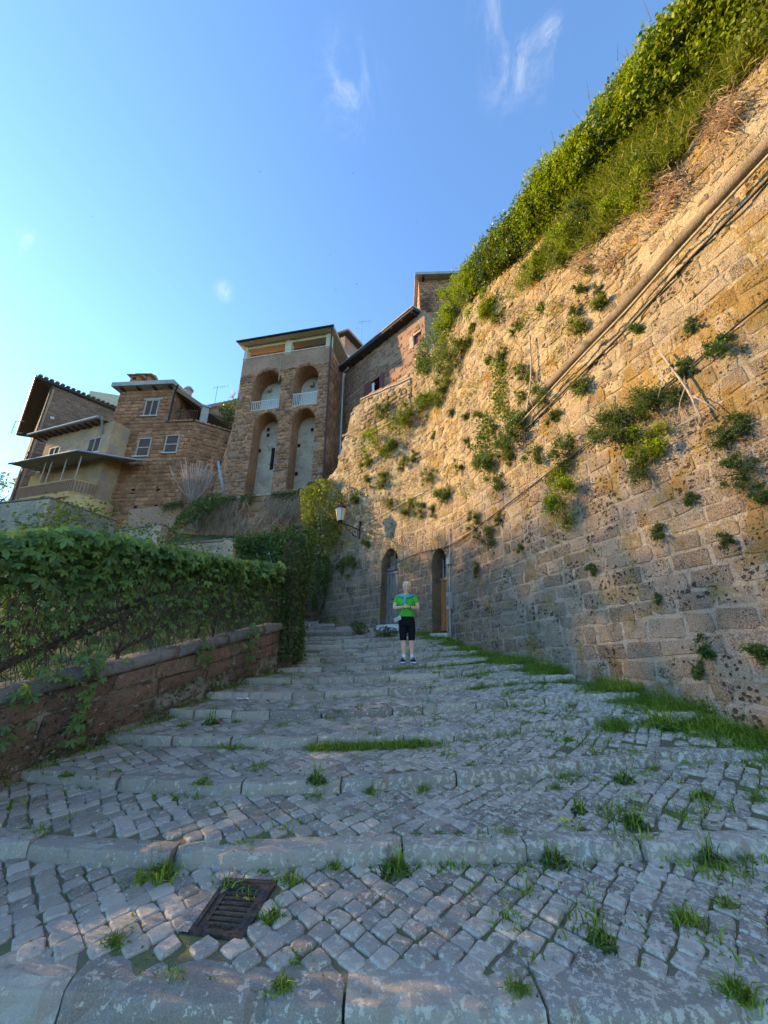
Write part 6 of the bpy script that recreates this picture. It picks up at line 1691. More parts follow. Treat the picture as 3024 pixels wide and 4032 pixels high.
def wall_shrubs():
    rg = random.Random(121); mats = {'g': 'leaf_hedge', 's': 'leaf_shrub', 'd': 'leaf_dark', 'y': 'leaf_yellow'}
    for (vx, vy, r, kd, lab) in SHRUBS:
        uv = wall_uv(vx * VK, vy * VK)
        if uv is None: continue
        p0 = wall_S(uv[0], uv[1], 0); n = wnorm(uv[0]); q = project(p0); rad = r * VK * q[2] / FPX * 1.45
        c = p0 + n * rad * .45 + Vector((0, 0, .05 * rad))
        root = empty('wall_shrub', p0 - Vector((0, 0, rad * .4)))
        N = int(min(3600, 450 + 5200 * rad)); K = rg.randint(7, 12)
        cl = np.array([[rg.gauss(0, .42), rg.gauss(0, .42), rg.gauss(0, .5) - .1] for _ in range(K)]); cs = np.array([rg.uniform(.3, .6) for _ in range(K)])
        ki = nrng.integers(0, K, N); d = nrng.normal(size=(N, 3)); dl = np.linalg.norm(d, axis=1, keepdims=True); d /= dl
        rr = np.minimum(np.abs(nrng.normal(.55, .4, N)), 1.7)
        P = np.array(c) + (cl[ki] + d * (rr * cs[ki])[:, None]) * np.array([rad * .9, rad * .9, rad])
        off = (P - np.array(p0)) @ np.array(n); P += np.maximum(0, .02 - off)[:, None] * np.array(n)
        P[:, 2] -= np.maximum(0, off) * .2
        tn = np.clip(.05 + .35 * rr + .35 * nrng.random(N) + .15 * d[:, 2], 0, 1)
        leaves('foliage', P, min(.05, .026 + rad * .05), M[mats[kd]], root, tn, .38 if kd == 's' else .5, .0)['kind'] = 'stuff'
        t = MB(); root_p = p0 - Vector((0, 0, rad * .35))
        for _ in range(9):
            e = c + Vector((rg.gauss(0, .5), rg.gauss(0, .5), rg.gauss(.1, .45))) * rad; t.tube([root_p, (root_p + e) / 2 + n * .1 * rad, e], [.009, .006, .003], 4, False)
        for _ in range(4):
            e = root_p + n * .04 + Vector((rg.gauss(0, .25), rg.gauss(0, .25), -.5 - rg.random() * .8)) * rad; t.tube([root_p + n * .05, (root_p + e) / 2 + n * .08 * rad, e], [.005, .004, .002], 4, False)
        t.build('stems', M['twig'], root)
        pipe_y = 905 - (vx - 1120) * 1.067; cable_y = 1172 - (vx - 987) * .772
        zone = (('bushy weed clump on the grassy bank above the thick pipe', 'weed clumps on the grassy bank') if vy < pipe_y - 25 and vx > 1015 else
                ('small shrub on the golden bend of the wall above the doors', 'small shrubs on the bend of the wall') if vx < 1080 and vy < 1165 else
                ('small shrub on the wall between the thick pipe and the black cable', 'small shrubs between pipe and cable') if vy < cable_y else
                ('small shrub low on the wall below the black cable', 'small shrubs below the cable'))
        tag(root, lab or zone[0], 'shrub', None if lab else zone[1])
wall_shrubs()
def wall_ivies():
    rg = random.Random(131)
    for (path, w, lab, mat, n) in (
        ([(1000, 590), (985, 660), (955, 700), (935, 745)], 17, 'ivy trailing down the edge of the wall below the hilltop hut', 'leaf_dark', 1500),
        ([(965, 700), (958, 760), (925, 790), (912, 805)], 15, 'dark ivy tongue hanging below the small red window', 'leaf_dark', 1500),
        ([(925, 735), (915, 770), (915, 800)], 13, 'dark ivy tongue left of the longer one below the red window', 'leaf_dark', 900),
        ([(1075, 770), (1085, 820), (1080, 870), (1100, 900)], 17, 'loose creeper with pale leaves above the big shrub left of the pipe', 'leaf_yellow', 700),
        ([(1060, 900), (1045, 960), (1050, 1010)], 15, 'thin dark creeper hanging left of the large dark shrub', 'leaf_dark', 600)):
        C = []
        for _ in range(n):
            k = rg.random() * (len(path) - 1); i = int(k); f = k - i; x = path[i][0] + (path[i + 1][0] - path[i][0]) * f + rg.gauss(0, w * .5); y = path[i][1] + (path[i + 1][1] - path[i][1]) * f + rg.gauss(0, w * .5)
            uv = wall_uv(x * VK, y * VK)
            if uv is None: continue
            C.append(tuple(wall_S(uv[0], uv[1], .04 + abs(rg.gauss(0, .10)))))
        o = leaves('wall_ivy', C, .075, M[mat], None, nrng.uniform(0, 1, len(C)), .7, .3); tag(o, lab, 'ivy')
    # dry tufts and small weeds sprinkled over the golden part
    B = []; Up = []
    for (px, py) in poly_samples([(760, 1080), (800, 960), (900, 860), (1000, 700), (1120, 640), (1330, 560), (1200, 800), (1100, 1000), (960, 1140), (800, 1160)], 420, rg):
        if fbm(px * .006, py * .006, 3) < .05: continue
        uv = wall_uv(px, py)
        if uv is None: continue
        n = wnorm(uv[0]); q = wall_S(uv[0], uv[1], .01)
        for _ in range(10): B.append((q.x + rg.gauss(0, .06), q.y + rg.gauss(0, .06), q.z + rg.gauss(0, .05))); Up.append((n.x * .9, n.y * .9, -.9))
    blades('wall_weeds', B, .17, M['grass_lit'], None, .7, .006, Up)['kind'] = 'stuff'
wall_ivies()
def dead_ivy():
    rg = random.Random(135); t = MB()
    F = Face(at(1648, 1106, 19.0), 92)
    for _ in range(120):
        px = rg.uniform(1650, 1700); py = rg.uniform(1150, 1300); u, v = F.uv(px, py, .05); p = F.S(u, v, .04); q = F.S(u + rg.uniform(-.5, .5), v - rg.uniform(.3, 1.0), .08); t.tube([p, (p + q) / 2 + Vector((rg.uniform(-.1, .1), -.05, 0)), q], [.012, .01, .006], 4, False)
    o = t.build('dead_ivy', M['rust']); tag(o, 'reddish brown leafless ivy on the corner of the hilltop hut', 'ivy')
dead_ivy()
# yellow-green bush column where the two walls meet, and the plants on the terrace wall
def corner_plants():
    rg = random.Random(141)
    def mass(name, lab, cat, pts, Y, r, n, mat, size, group=None):
        C = []
        for (px, py) in poly_samples([(a, b) for a, b in pts], n, rg):
            p = at(px, py, Y + rg.gauss(0, r)); k = fbm(p.x * 1.3, p.y * 1.3, p.z * 1.3, 3)
            if k < -.35: continue
            p.y -= .35 * k; C.append(tuple(p))
        root = empty(name, at(sum(p[0] for p in pts) / len(pts) * VK, max(p[1] for p in pts) * VK, Y))
        o = leaves('foliage', C, size, M[mat], root, None, .55, .25); o['kind'] = 'stuff'
        t = MB()
        for _ in range(10):
            a = poly_samples(pts, 2, rg); p, q = at(*a[0], Y), at(*a[1], Y); t.tube([root.location, (p + q) / 2, q], [.03, .02, .006], 4, False)
        t.build('stems', M['twig'], root); tag(root, lab, cat, group)
    mass('corner_bush', 'tall yellow-green bush hanging where the lantern wall meets the terrace wall', 'bush', [(648, 1062), (690, 1035), (725, 1042), (748, 1085), (738, 1150), (712, 1200), (675, 1205), (652, 1150)], 16.4, .4, 5600, 'leaf_yellow', .11)
    mass('corner_bush', 'dark ivy mass below the yellow-green bush at the far end of the steps', 'bush', [(668, 1200), (705, 1195), (722, 1230), (705, 1280), (680, 1320), (668, 1300)], 16.8, .3, 2400, 'leaf_dark', .1)
    mass('terrace_bush', 'grey-green bush on the terrace edge right of the tower foot', 'bush', [(645, 1070), (665, 1042), (715, 1035), (725, 1055), (690, 1075)], 18.2, .4, 1800, 'leaf_shrub', .1)
    mass('terrace_bush', 'bush spilling over the terrace below the dead shrub', 'bush', [(385, 1115), (420, 1080), (470, 1065), (500, 1075), (450, 1110), (400, 1135), (370, 1150)], 18.6, .5, 3000, 'leaf_shrub', .11)
    mass('terrace_bush', 'dark bush between the tufa house terrace and the tower', 'bush', [(470, 880), (490, 865), (514, 862), (512, 905), (495, 925), (475, 905)], 23.5, .4, 1800, 'leaf_dark', .12)
    mass('terrace_bush', 'yellow-green plant behind the terrace railing of the tufa house', 'bush', [(374, 880), (386, 858), (396, 868), (392, 905), (380, 910)], 23, .2, 500, 'leaf_yellow', .1)
    mass('garden_bush', 'leafy plant by the wall foot left of the grey plank door', 'bush', [(752, 1350), (770, 1340), (790, 1350), (800, 1365), (770, 1370)], 13.2, .1, 500, 'leaf_dark', .06)
    mass('garden_bush', 'leafy plant by the pale threshold of the grey plank door', 'bush', [(805, 1365), (830, 1352), (855, 1358), (860, 1375), (820, 1378)], 12.6, .1, 500, 'leaf_dark', .06)
    # dry hanging grass on the terrace wall
    B = []; Up = []
    for _ in range(1100):
        u, v = rg.uniform(TWL * .25, TWL), -abs(rg.gauss(0, 1.3)); q = TWS(u, v, .03)
        if fbm(u * .8, v * .8, 3) < -.1: continue
        for _k in range(4): B.append((q.x + rg.gauss(0, .12), q.y - .05, q.z + rg.gauss(0, .1))); Up.append((TWN.x * .5 + rg.gauss(0, .25), TWN.y * .5, -2.5))
    o = blades('dry_wall_grass', B, .6, M['grass_dry'], None, .4, .014, Up); o['kind'] = 'stuff'
    C = []
    for _ in range(3000):
        u = rg.uniform(TWL * .0, TWL); v = .1 - abs(rg.gauss(0, .25)); q = TWS(u, v, .1 + abs(rg.gauss(0, .12)))
        if fbm(u * .9, 0, 13) < -.1: continue
        C.append(tuple(q))
    o = leaves('terrace_edge_plants', C, .1, M['leaf_shrub'], None); o['kind'] = 'stuff'
    # moss on the annex roof edge
corner_plants()
def dead_shrub():
    c = at(762, 1985, 19.3); root = empty('dead_shrub', c); rg = random.Random(151)
    for k in range(46):
        a = rg.gauss(0, .42); L = rg.uniform(1.4, 2.5); p = Vector(c) + Vector((rg.gauss(0, .12), rg.gauss(0, .1), 0)); d = Vector((math.sin(a), rg.gauss(-.05, .22), math.cos(a)))
        m1 = p + d * L * .5 + Vector((a * .15, 0, 0)); e = p + d * L + Vector((-a * .25, rg.gauss(0, .1), .12)); t = MB(); t.tube([p, p.lerp(m1, .5), m1, e], [.028, .024, .018, .008], 5)
        for _ in range(2): t.tube([m1, m1 + (e - m1) * .8 + Vector((rg.gauss(0, .2), rg.gauss(0, .1), 0))], [.014, .005], 4)
        t.build('branch', M['twig_pale'], root, True)
    tag(root, 'bare pale dead shrub fanning up in front of the tufa house', 'shrub')
dead_shrub()
# ------------------------------------------------------------------ person
def skinmat(name, col, rough=.6, var=.12, spec=.3):
    return plain(name, col, rough, 0, var, 30, .05, spec)
PM = dict(skin=skinmat('skin', (0.97, 0.50, 0.35), .55), shirt=skinmat('green_jersey', (0.012, 0.50, 0.045), .8), teal=skinmat('teal_knit', (0.012, 0.36, 0.52), .85),
          pants=skinmat('black_cloth', (0.006, 0.006, 0.012), .85), shoe=skinmat('navy_mesh', (0.012, 0.014, 0.045), .7), white=skinmat('white_cloth', (0.78, 0.77, 0.78), .8),
          hair=skinmat('blond_hair', (0.97, 0.72, 0.42), .8, .12), dark=skinmat('dark_plastic', (0.02, 0.015, 0.015), .3), silver=skinmat('silver_leather', (0.48, 0.49, 0.47), .4), lip=skinmat('lips', (0.5, 0.14, 0.12), .5), strap=skinmat('strap', (0.35, 0.34, 0.33), .6))
PX, PY = .515, 9.06
PZ = gz(PX, PY) + .008
def person():
    root = empty('person', (PX, PY, PZ)); tag(root, 'woman in green shirt, teal sweater and black capris standing on the steps', 'person')
    def W(x, y, z): return Vector((PX + x * 1.04, PY - y * 1.04, PZ + z * 1.035))
    def ell(mb, rings, n=16):
        """rings: (x, y, z, rx, ry)"""
        V = []; F = []
        for (x, y, z, rx, ry) in rings:
            for k in range(n):
                a = 2 * math.pi * k / n; V.append(W(x + rx * math.cos(a), y + ry * math.sin(a), z))
        m = len(rings)
        for i in range(m - 1):
            for k in range(n): F.append((i * n + k, i * n + (k + 1) % n, (i + 1) * n + (k + 1) % n, (i + 1) * n + k))
        F.append(tuple(range(n - 1, -1, -1))); F.append(tuple((m - 1) * n + k for k in range(n))); mb.add(V, F)
    def limb(mb, pts, rr, n=12): mb.tube([W(*p) for p in pts], rr, n)
    def ball(mb, c, r, n=12):
        prof = [(max(.0008, r[0] * math.sin(math.pi * k / 10)), -math.cos(math.pi * k / 10)) for k in range(11)]
        ell(mb, [(c[0], c[1], c[2] + r[2] * h, q, q * r[1] / r[0]) for q, h in prof], n)
    def fin(mb, name, mat, vox, parent=root, sm=True):
        o = mb.build(name, mat, parent, True)
        if vox:
            md = o.modifiers.new('fuse', 'REMESH'); md.mode = 'VOXEL'; md.voxel_size = vox; md.use_smooth_shade = True
            if sm: s_ = o.modifiers.new('soft', 'SMOOTH'); s_.iterations = 3; s_.factor = .5
        return o
    HX, HZ = .018, 1.592
    b = MB()
    ball(b, (HX, .0, HZ), (.083, .098, .124)); ball(b, (HX - .002, .03, HZ - .062), (.055, .062, .058))      # skull, jaw
    ball(b, (HX - .004, .097, HZ - .018), (.014, .02, .022)); ball(b, (HX - .03, .07, HZ - .035), (.028, .02, .022)); ball(b, (HX + .026, .07, HZ - .038), (.028, .02, .022))   # nose, cheeks
    for s in (-1, 1): ball(b, (HX + s * .078, -.005, HZ - .015), (.012, .02, .032))
    limb(b, [(.0, -.02, 1.40), (.006, -.005, 1.47), (.014, .0, 1.55)], [.062, .056, .055])
    ell(b, [(-.005, 0, .86, .15, .105), (-.005, 0, 1.0, .15, .11), (0, 0, 1.15, .15, .11), (0, -.01, 1.3, .17, .105), (0, -.015, 1.4, .13, .08), (0, -.02, 1.44, .06, .05)])
    # arms bent, hands clasped in front of the waist
    limb(b, [(-.175, -.01, 1.385), (-.225, -.02, 1.29), (-.262, .0, 1.165), (-.255, .03, 1.135), (-.17, .15, 1.125), (-.095, .225, 1.135)], [.052, .055, .046, .044, .038, .027])
    limb(b, [(.175, -.01, 1.385), (.225, -.02, 1.285), (.25, .0, 1.16), (.24, .03, 1.125), (.13, .16, 1.125), (.03, .235, 1.14)], [.052, .055, .046, .044, .038, .027])
    ball(b, (-.065, .245, 1.14), (.036, .022, .032)); ball(b, (-.01, .25, 1.145), (.036, .022, .03))
    for k in range(4):     # fingers of both hands wrapped over each other
        z = 1.163 - k * .015; L = (.052, .06, .056, .045)[k]
        limb(b, [(-.07, .26, z - .004), (-.05, .278, z), (-.05 + L * .8, .276, z - .004), (-.05 + L, .262, z - .007)], [.0085, .009, .0085, .007], 8)
        limb(b, [(-.01, .262, z + .004), (-.028, .285, z + .006), (-.03 - L * .7, .283, z + .002), (-.032 - L, .268, z - .004)], [.0085, .009, .0085, .007], 8)
    limb(b, [(-.055, .25, 1.165), (-.035, .272, 1.182), (-.01, .278, 1.186)], [.011, .0105, .008], 8)
    limb(b, [(-.02, .25, 1.168), (-.042, .278, 1.192), (-.058, .285, 1.196)], [.011, .0105, .008], 8)
    # legs
    for s, x in ((-1, -.078), (1, .098)):
        limb(b, [(x * .95, 0, .86), (x, 0, .62), (x * .98, .005, .46), (x * .98, -.012, .34), (x * .98, -.008, .22), (x * .98, -.005, .13), (x, .0, .06)], [.09, .078, .056, .059, .047, .036, .036])
    fin(b, 'body', PM['skin'], .0065)
    # shirt
    b = MB()
    ell(b, [(-.008, .0, .945, .182, .135), (-.008, .005, 1.0, .178, .135), (-.005, .01, 1.1, .17, .13), (-.003, .012, 1.2, .175, .13), (0, .005, 1.3, .19, .12), (0, -.01, 1.38, .165, .095), (0, -.02, 1.425, .10, .07)], 24)
    for s in (-1, 1):
        ball(b, (s * .075, .075, 1.225), (.078, .07, .078))
        limb(b, [(s * .13, -.01, 1.385), (s * .185, -.012, 1.365), (s * .222, -.015, 1.285), (s * .235, -.014, 1.25)], [.06, .068, .068, .066])
    sh = fin(b, 'shirt', PM['shirt'], .011)
    # capri trousers
    b = MB()
    ell(b, [(-.005, -.005, .985, .155, .12), (-.003, -.008, .90, .176, .135), (.002, -.012, .82, .185, .14), (.006, -.01, .75, .178, .125)], 24)
    for x in (-.082, .100): limb(b, [(x * .9, -.01, .82), (x, -.005, .70), (x, 0, .56), (x, .002, .452)], [.092, .092, .08, .074], 16)
    fin(b, 'trousers', PM['pants'], .011)
    for x in (-.077, .097):
        t = MB(); limb(t, [(x, -.006, .175), (x, -.006, .12), (x, .004, .06)], [.041, .043, .045]); t.build('sock', PM['white'], root, True)
        t = MB(); sx = x + (-.012 if x < 0 else .012)
        for (dy, z, rx, rz) in (): pass
        rings = [(-.055, .05, .036, .045), (-.03, .055, .040, .052), (.02, .06, .043, .056), (.06, .055, .047, .05), (.11, .043, .049, .036), (.15, .036, .044, .028), (.185, .03, .028, .018)]
        V = []; n = 12
        for i, (dy, zc, rx, rz) in enumerate(rings):
            for k in range(n): a = 2 * math.pi * k / n; V.append(W(sx + (dy * .12 if x > 0 else -dy * .12) + rx * math.cos(a), dy, max(.02, zc + rz * math.sin(a))))
        F = [(i * n + k, i * n + (k + 1) % n, (i + 1) * n + (k + 1) % n, (i + 1) * n + k) for i in range(len(rings) - 1) for k in range(n)] + [tuple(range(n)), tuple((len(rings) - 1) * n + k for k in range(n))]
        t.add(V, F); s_ = t.build('shoe', PM['shoe'], root, True)
        t = MB(); V = []
        outline = [(-.062, .03), (-.05, .042), (.02, .048), (.09, .055), (.15, .048), (.19, .022)]
        P_ = [(sx + (dy * .12 if x > 0 else -dy * .12) + w, dy) for dy, w in outline] + [(sx + (dy * .12 if x > 0 else -dy * .12) - w, dy) for dy, w in reversed(outline)]
        n = len(P_); V = [W(a, c, 0) for a, c in P_] + [W(a, c, .026) for a, c in P_]; t.add(V, [tuple(range(n)), tuple(range(n, 2 * n))] + [(k, (k + 1) % n, n + (k + 1) % n, n + k) for k in range(n)]); t.build('sole', PM['white'], s_)
        t = MB(); 
        for k in range(3): limb(t, [(sx - .03, .06 + .025 * k, .098 - .012 * k), (sx + .03, .06 + .025 * k, .098 - .012 * k)], [.004, .004], 6)
        t.build('laces', PM['white'], s_)
    # teal sweater knotted round the shoulders
    b = MB()
    for s in (-1, 1):
        limb(b, [(-.0, -.09, 1.44), (s * .10, -.08, 1.432), (s * .15, -.03, 1.412), (s * .135, .06, 1.40), (s * .065 - .02, .12, 1.365), (-.035, .135, 1.345)], [.038, .04, .04, .036, .028, .024], 10)
        limb(b, [(s * .1, -.09, 1.43), (s * .2, -.04, 1.385), (s * .16, .04, 1.385)], [.04, .035, .03], 10)
    ball(b, (-.038, .145, 1.345), (.028, .024, .028))
    limb(b, [(-.04, .15, 1.34), (-.045, .172, 1.28), (-.055, .175, 1.195)], [.02, .028, .026], 10); limb(b, [(-.035, .15, 1.34), (-.02, .168, 1.29), (-.03, .17, 1.22)], [.018, .025, .022], 10)
    fin(b, 'sweater', PM['teal'], .010)
    # hair, glasses, watch, bag
    b = MB(); rg = random.Random(5)
    ball(b, (HX, -.022, HZ + .030), (.088, .094, .105)); ball(b, (HX, -.05, HZ - .03), (.082, .06, .09)); ball(b, (HX - .035, .05, HZ + .095), (.05, .045, .028)); ball(b, (HX + .03, .055, HZ + .088), (.055, .045, .028))
    for s in (-1, 1): ball(b, (HX + s * .075, .015, HZ + .035), (.02, .035, .05))
    for _ in range(40): a = rg.uniform(0, 6.28); limb(b, [(HX + .06 * math.cos(a), -.02 + .06 * math.sin(a), HZ + .10), (HX + .085 * math.cos(a + .3), -.02 + .09 * math.sin(a + .3), HZ + .055 + rg.uniform(-.02, .03))], [.012, .006], 5)
    h = fin(b, 'hair', PM['hair'], .008)
    g = MB()
    for s in (-1, 1):
        P_ = []
        for k in range(13): a = 2 * math.pi * k / 12; P_.append((HX - .003 + s * .034 + .028 * math.cos(a), .098 - .012 * abs(math.cos(a)) * (1 if math.cos(a) * s > 0 else 0), HZ + .008 + .020 * math.sin(a)))
        limb(g, P_, [.0024] * 13, 6); limb(g, [(HX + s * .062, .088, HZ + .012), (HX + s * .08, .0, HZ + .01)], [.004, .003], 6)
    limb(g, [(HX - .01, .101, HZ + .012), (HX + .006, .101, HZ + .012)], [.004, .004], 6); g.build('glasses', PM['dark'], root, True)
    for s in (-1, 1):
        e = MB(); ball(e, (HX - .003 + s * .031, .083, HZ + .005), (.007, .006, .005), 10); e.build('eye', PM['dark'], root, True)
    e = MB(); limb(e, [(HX - .034, .082, HZ - .056), (HX - .004, .093, HZ - .066), (HX + .026, .082, HZ - .058)], [.004, .007, .004], 8); e.build('mouth', PM['lip'], root, True)
    e = MB(); limb(e, [(.045, .222, 1.137), (.062, .205, 1.133)], [.035, .036], 14); e.build('watch', PM['dark'], root, True)
    # bag on a strap at the hip (hangs from her hand: a thing of its own)
    bg = empty('handbag', W(-.2, .2, .82)); tag(bg, 'small silver shoulder bag hanging at the hip of the woman', 'bag')
    e = MB(); c = W(-.205, .20, .885); ux = Vector((.15, .02, .075)); uz = Vector((-.035, 0, .085)); e.box(c, ux, (0, .05, 0), uz); bo = e.build('bag_body', PM['silver'], bg)
    bv = bo.modifiers.new('round', 'BEVEL'); bv.width = .014; bv.segments = 3
    e = MB(); e.box(c + Vector((0, -.028, .012)), ux * .96, (0, .006, 0), uz * .55); fl = e.build('flap', PM['silver'], bg)
    e = MB(); e.tube([c + ux * .5 + uz * .4, W(-.115, .25, 1.03), W(-.085, .27, 1.125)], .007, 6); e.build('strap', PM['strap'], bg)
person()

# ------------------------------------------------------------------ weeds and grass on the steps
def ground_at(px, py):
    z = .3
    for _ in range(14):
        p = atz(px, py, z) if abs(ray(px, py).z) > .02 else at(px, py, 8.5); p.y = min(max(p.y, 1.5), 16); 
        zn = gz(p.x, p.y); z = .5 * z + .5 * zn
    return Vector((p.x, p.y, gz(p.x, p.y)))
TUFTS = [   # view x, y, kind, size, label
 (345,1872,'g',.26,'big spreading grass tuft above the left of the drain grate'),(590,1985,'g',.2,'grass tuft at the right edge of the drain grate'),(625,1905,'g',.2,'tall grass tuft beside the kerb joint right of the drain grate'),
 (250,2035,'g',.16,'grass tuft left of the drain grate near the lowest kerb'),(440,1690,'g',.2,'leafy grass tuft against the second kerb at left'),(140,1680,'g',.14,'small dark weed at the left end of the second kerb'),
 (682,1695,'w',.2,'tall weed below the middle of the second kerb'),(800,1695,'g',.2,'grass tuft below the second kerb left of the centre'),(915,1690,'g',.16,'lower grass tuft below the second kerb just right of centre'),
 (852,1862,'w',.22,'broad-leaved weed below the first kerb at centre'),(720,1850,'g',.15,'grass tuft against the first kerb left of the broad-leaved weed'),(1195,1865,'w',.2,'jagged-leaved weed below the first kerb right of centre'),
 (1370,1782,'w',.2,'round leafy weed above the first kerb at right'),(1530,1860,'w',.2,'leafy weed below the first kerb near the right edge'),(1480,1990,'g',.24,'dense weed patch in the cobbles at lower right'),(1565,1955,'g',.2,'bright grass tuft in the cobbles by the right edge'),
 (1300,2040,'w',.16,'small broad-leaved weed in the cobbles right of the lowest tread'),(1600,2150,'g',.24,'grass tuft at the lower right corner'),(1120,2140,'g',.16,'grass tuft in front of the lowest kerb right of centre'),(610,2130,'g',.15,'weed in the joint of the lowest kerb'),
 (1200,1705,'g',.18,'grass tuft below the second kerb at right of centre'),(1350,1690,'w',.2,'leafy weed below the second kerb at right'),(1640,1730,'g',.2,'grass tuft on the third tread at the right edge'),(1520,1720,'g',.2,'yellowish grass tuft on the second tread at right'),
 (1310,1480,'g',.38,'tall grass clump at the wall foot in the middle right'),(1535,1535,'g',.46,'tallest grass clump at the wall foot near the right edge'),(1420,1500,'g',.42,'long grass clump leaning along the wall foot'),(1220,1465,'g',.34,'grass clump at the wall foot right of the woman'),(1320,1500,'g',.26,'bright grass tuft on the fourth tread near the wall'),
 (1120,1420,'g',.28,'grass clump at the wall foot beyond the meter box'),(1640,1560,'w',.3,'big-leaved dock weed at the wall foot by the right edge'),(1445,1575,'w',.26,'tall pale lettuce weed on the third tread at right'),(1210,1480,'g',.2,'grass tuft on the fifth kerb near the wall'),
 (1500,1590,'g',.2,'grass patch on the third tread by the tall lettuce weed'),(1250,1755,'w',.14,'small weed on the second tread right of centre'),(455,1565,'w',.22,'leafy weed at the parapet foot on the third tread'),(510,1560,'g',.16,'grass tuft beside the leafy weed at the parapet foot'),(395,1570,'g',.2,'dark weed clump at the parapet foot')]
def weed_leaves(c, size, n, rg):
    C = []; 
    for _ in range(n): a = rg.uniform(0, 6.28); r = size * rg.random() ** .6; C.append((c.x + math.cos(a) * r * .8, c.y + math.sin(a) * r * .8, c.z + size * rg.uniform(.02, .65) * (1.1 - r / size)))
    return C
def tufts():
    rg = random.Random(161)
    for (vx, vy, kd, s, lab) in TUFTS:
        c = ground_at(vx * VK, vy * VK)
        root = empty('grass_tuft' if kd == 'g' else 'weed_plant', c)
        if kd == 'g':
            s *= .62 if s < .25 else .85
            n = int(110 + 420 * s); B = [(c.x + rg.gauss(0, s * .42), c.y + rg.gauss(0, s * .22), c.z - .015) for _ in range(n)]
            hh = [s * rg.uniform(.3, 1.1) * max(.3, 1 - abs(q[0] - c.x) / (s * 1.3)) for q in B]
            blades('blades', B, hh, M['grass'], root, .75, .0028 + .004 * s)['kind'] = 'stuff'
            leaves('base_leaves', weed_leaves(c, s * .6, 40, rg), s * .25, M['leaf_yellow'], root, nrng.uniform(.1, .8, 40), .35, -.1)['kind'] = 'stuff'
        else:
            leaves('leaves', weed_leaves(c, s * .62, int(60 + 160 * s), rg), s * .34, M['leaf_dark'], root, nrng.uniform(.3, 1, int(60 + 160 * s)), .38, -.25)['kind'] = 'stuff'
            blades('stalks', [(c.x + rg.gauss(0, s * .15), c.y + rg.gauss(0, s * .15), c.z - .01) for _ in range(24)], s * 1.1, M['grass'], root, .4, .004)['kind'] = 'stuff'
        tag(root, lab, 'grass' if kd == 'g' else 'weed')
    # fine grass and moss in the joints: nobody could count it
    B = []; H = []
    def sow(x, y, n, h, sp):
        i = tread_of(x, y); 
        for _ in range(n):
            a, b = x + rg.gauss(0, sp), y + rg.gauss(0, sp * .7)
            if tread_of(a, b) != i: continue
            B.append((a, b, gz_tread(i, a, b) - .02)); H.append(h * rg.uniform(.5, 1.2))
    for i in range(0, NK - 1):
        for _ in range(240):
            x = rg.uniform(-4, 4.6); y = ky(i + 1, x) - rg.uniform(.0, .07)
            if x < lw_x(y) or x > right_x(y) - .05: continue
            k = fbm(x * .9, i * 3.3, 3) + (.15 if x > 1 else 0)
            if k > -.02: sow(x, y, int(5 + 20 * max(0, k)), .05 + .10 * max(0, k), .045)
    for _ in range(4200):
        x = rg.uniform(-4.2, 4.9); y = rg.uniform(2.0, 13)
        if x < lw_x(y) or x > right_x(y) - .05: continue
        k = fbm(x * 1.1, y * 1.1, 8) + .10 * max(0, x - .5)
        if k > .06: sow(x, y, int(3 + 9 * min(k, .9)), .022 + .05 * min(k, 1), .024)
    for _ in range(2600):          # along the foot of the wall
        y = rg.uniform(3.2, 13.5); w = abs(rg.gauss(0, .32)); x = right_x(y) - .05 - w
        if fbm(y * .9, 1, 3) < -.4: continue
        sow(x, y, 12, (.26 if y < 9.5 else .2) * max(.25, 1 - w * 1.3), .06)
    for _ in range(200):           # along the parapet foot
        y = rg.uniform(4.2, 9.2); sow(lw_x(y) + .08 + abs(rg.gauss(0, .06)), y, 7, .09, .04)
    for _ in range(160): x = rg.uniform(-.9, .55); sow(x, ky(3, x) - .06 - abs(rg.gauss(0, .03)), 16, .13, .04)
    for _ in range(120): x = rg.uniform(.3, 2.6); sow(x, ky(7, x) - .1, 12, .09, .06)
    for _ in range(420):          # scattered clumps, thicker towards the wall
        y = rg.uniform(2.1, 12); x = rg.uniform(-3.6, 4.8) if rg.random() < .45 else rg.uniform(.6, 4.8)
        if x < lw_x(y) or x > right_x(y) - .05: continue
        h = rg.uniform(.05, .12) * (1.25 if x > 1.5 else 1); sow(x, y, rg.randint(14, 44), h, h * .6)
    blades('joint_grass', B, H, M['grass'], None, .75, .0045)['kind'] = 'stuff'
    C = []
    for _ in range(5200):
        x = rg.uniform(-4.2, 4.9); y = rg.uniform(1.9, 12)
        if x < lw_x(y) or x > right_x(y): continue
        if fbm(x * 1.5, y * 1.5, 18) + .06 * x < .12: continue
        C.append((x, y, gz(x, y) + rg.uniform(-.012, .012)))
    leaves('joint_weeds', C, .026, M['leaf_yellow'], None, nrng.uniform(0, .7, len(C)), .6, .0)['kind'] = 'stuff'
    C = []
    for _ in range(1500):          # low plants at the foot of the parapet
        y = rg.uniform(3.9, 9); x = lw_x(y) + abs(rg.gauss(.03, .06)); h = abs(rg.gauss(0, .14))
        if fbm(y * 1.6, 4, 4) < -.05: continue
        C.append((x, y, gz(x, y) + h))
    leaves('parapet_weeds', C, .045, M['leaf_dark'], None, nrng.uniform(.2, 1, len(C)), .6)['kind'] = 'stuff'
tufts()
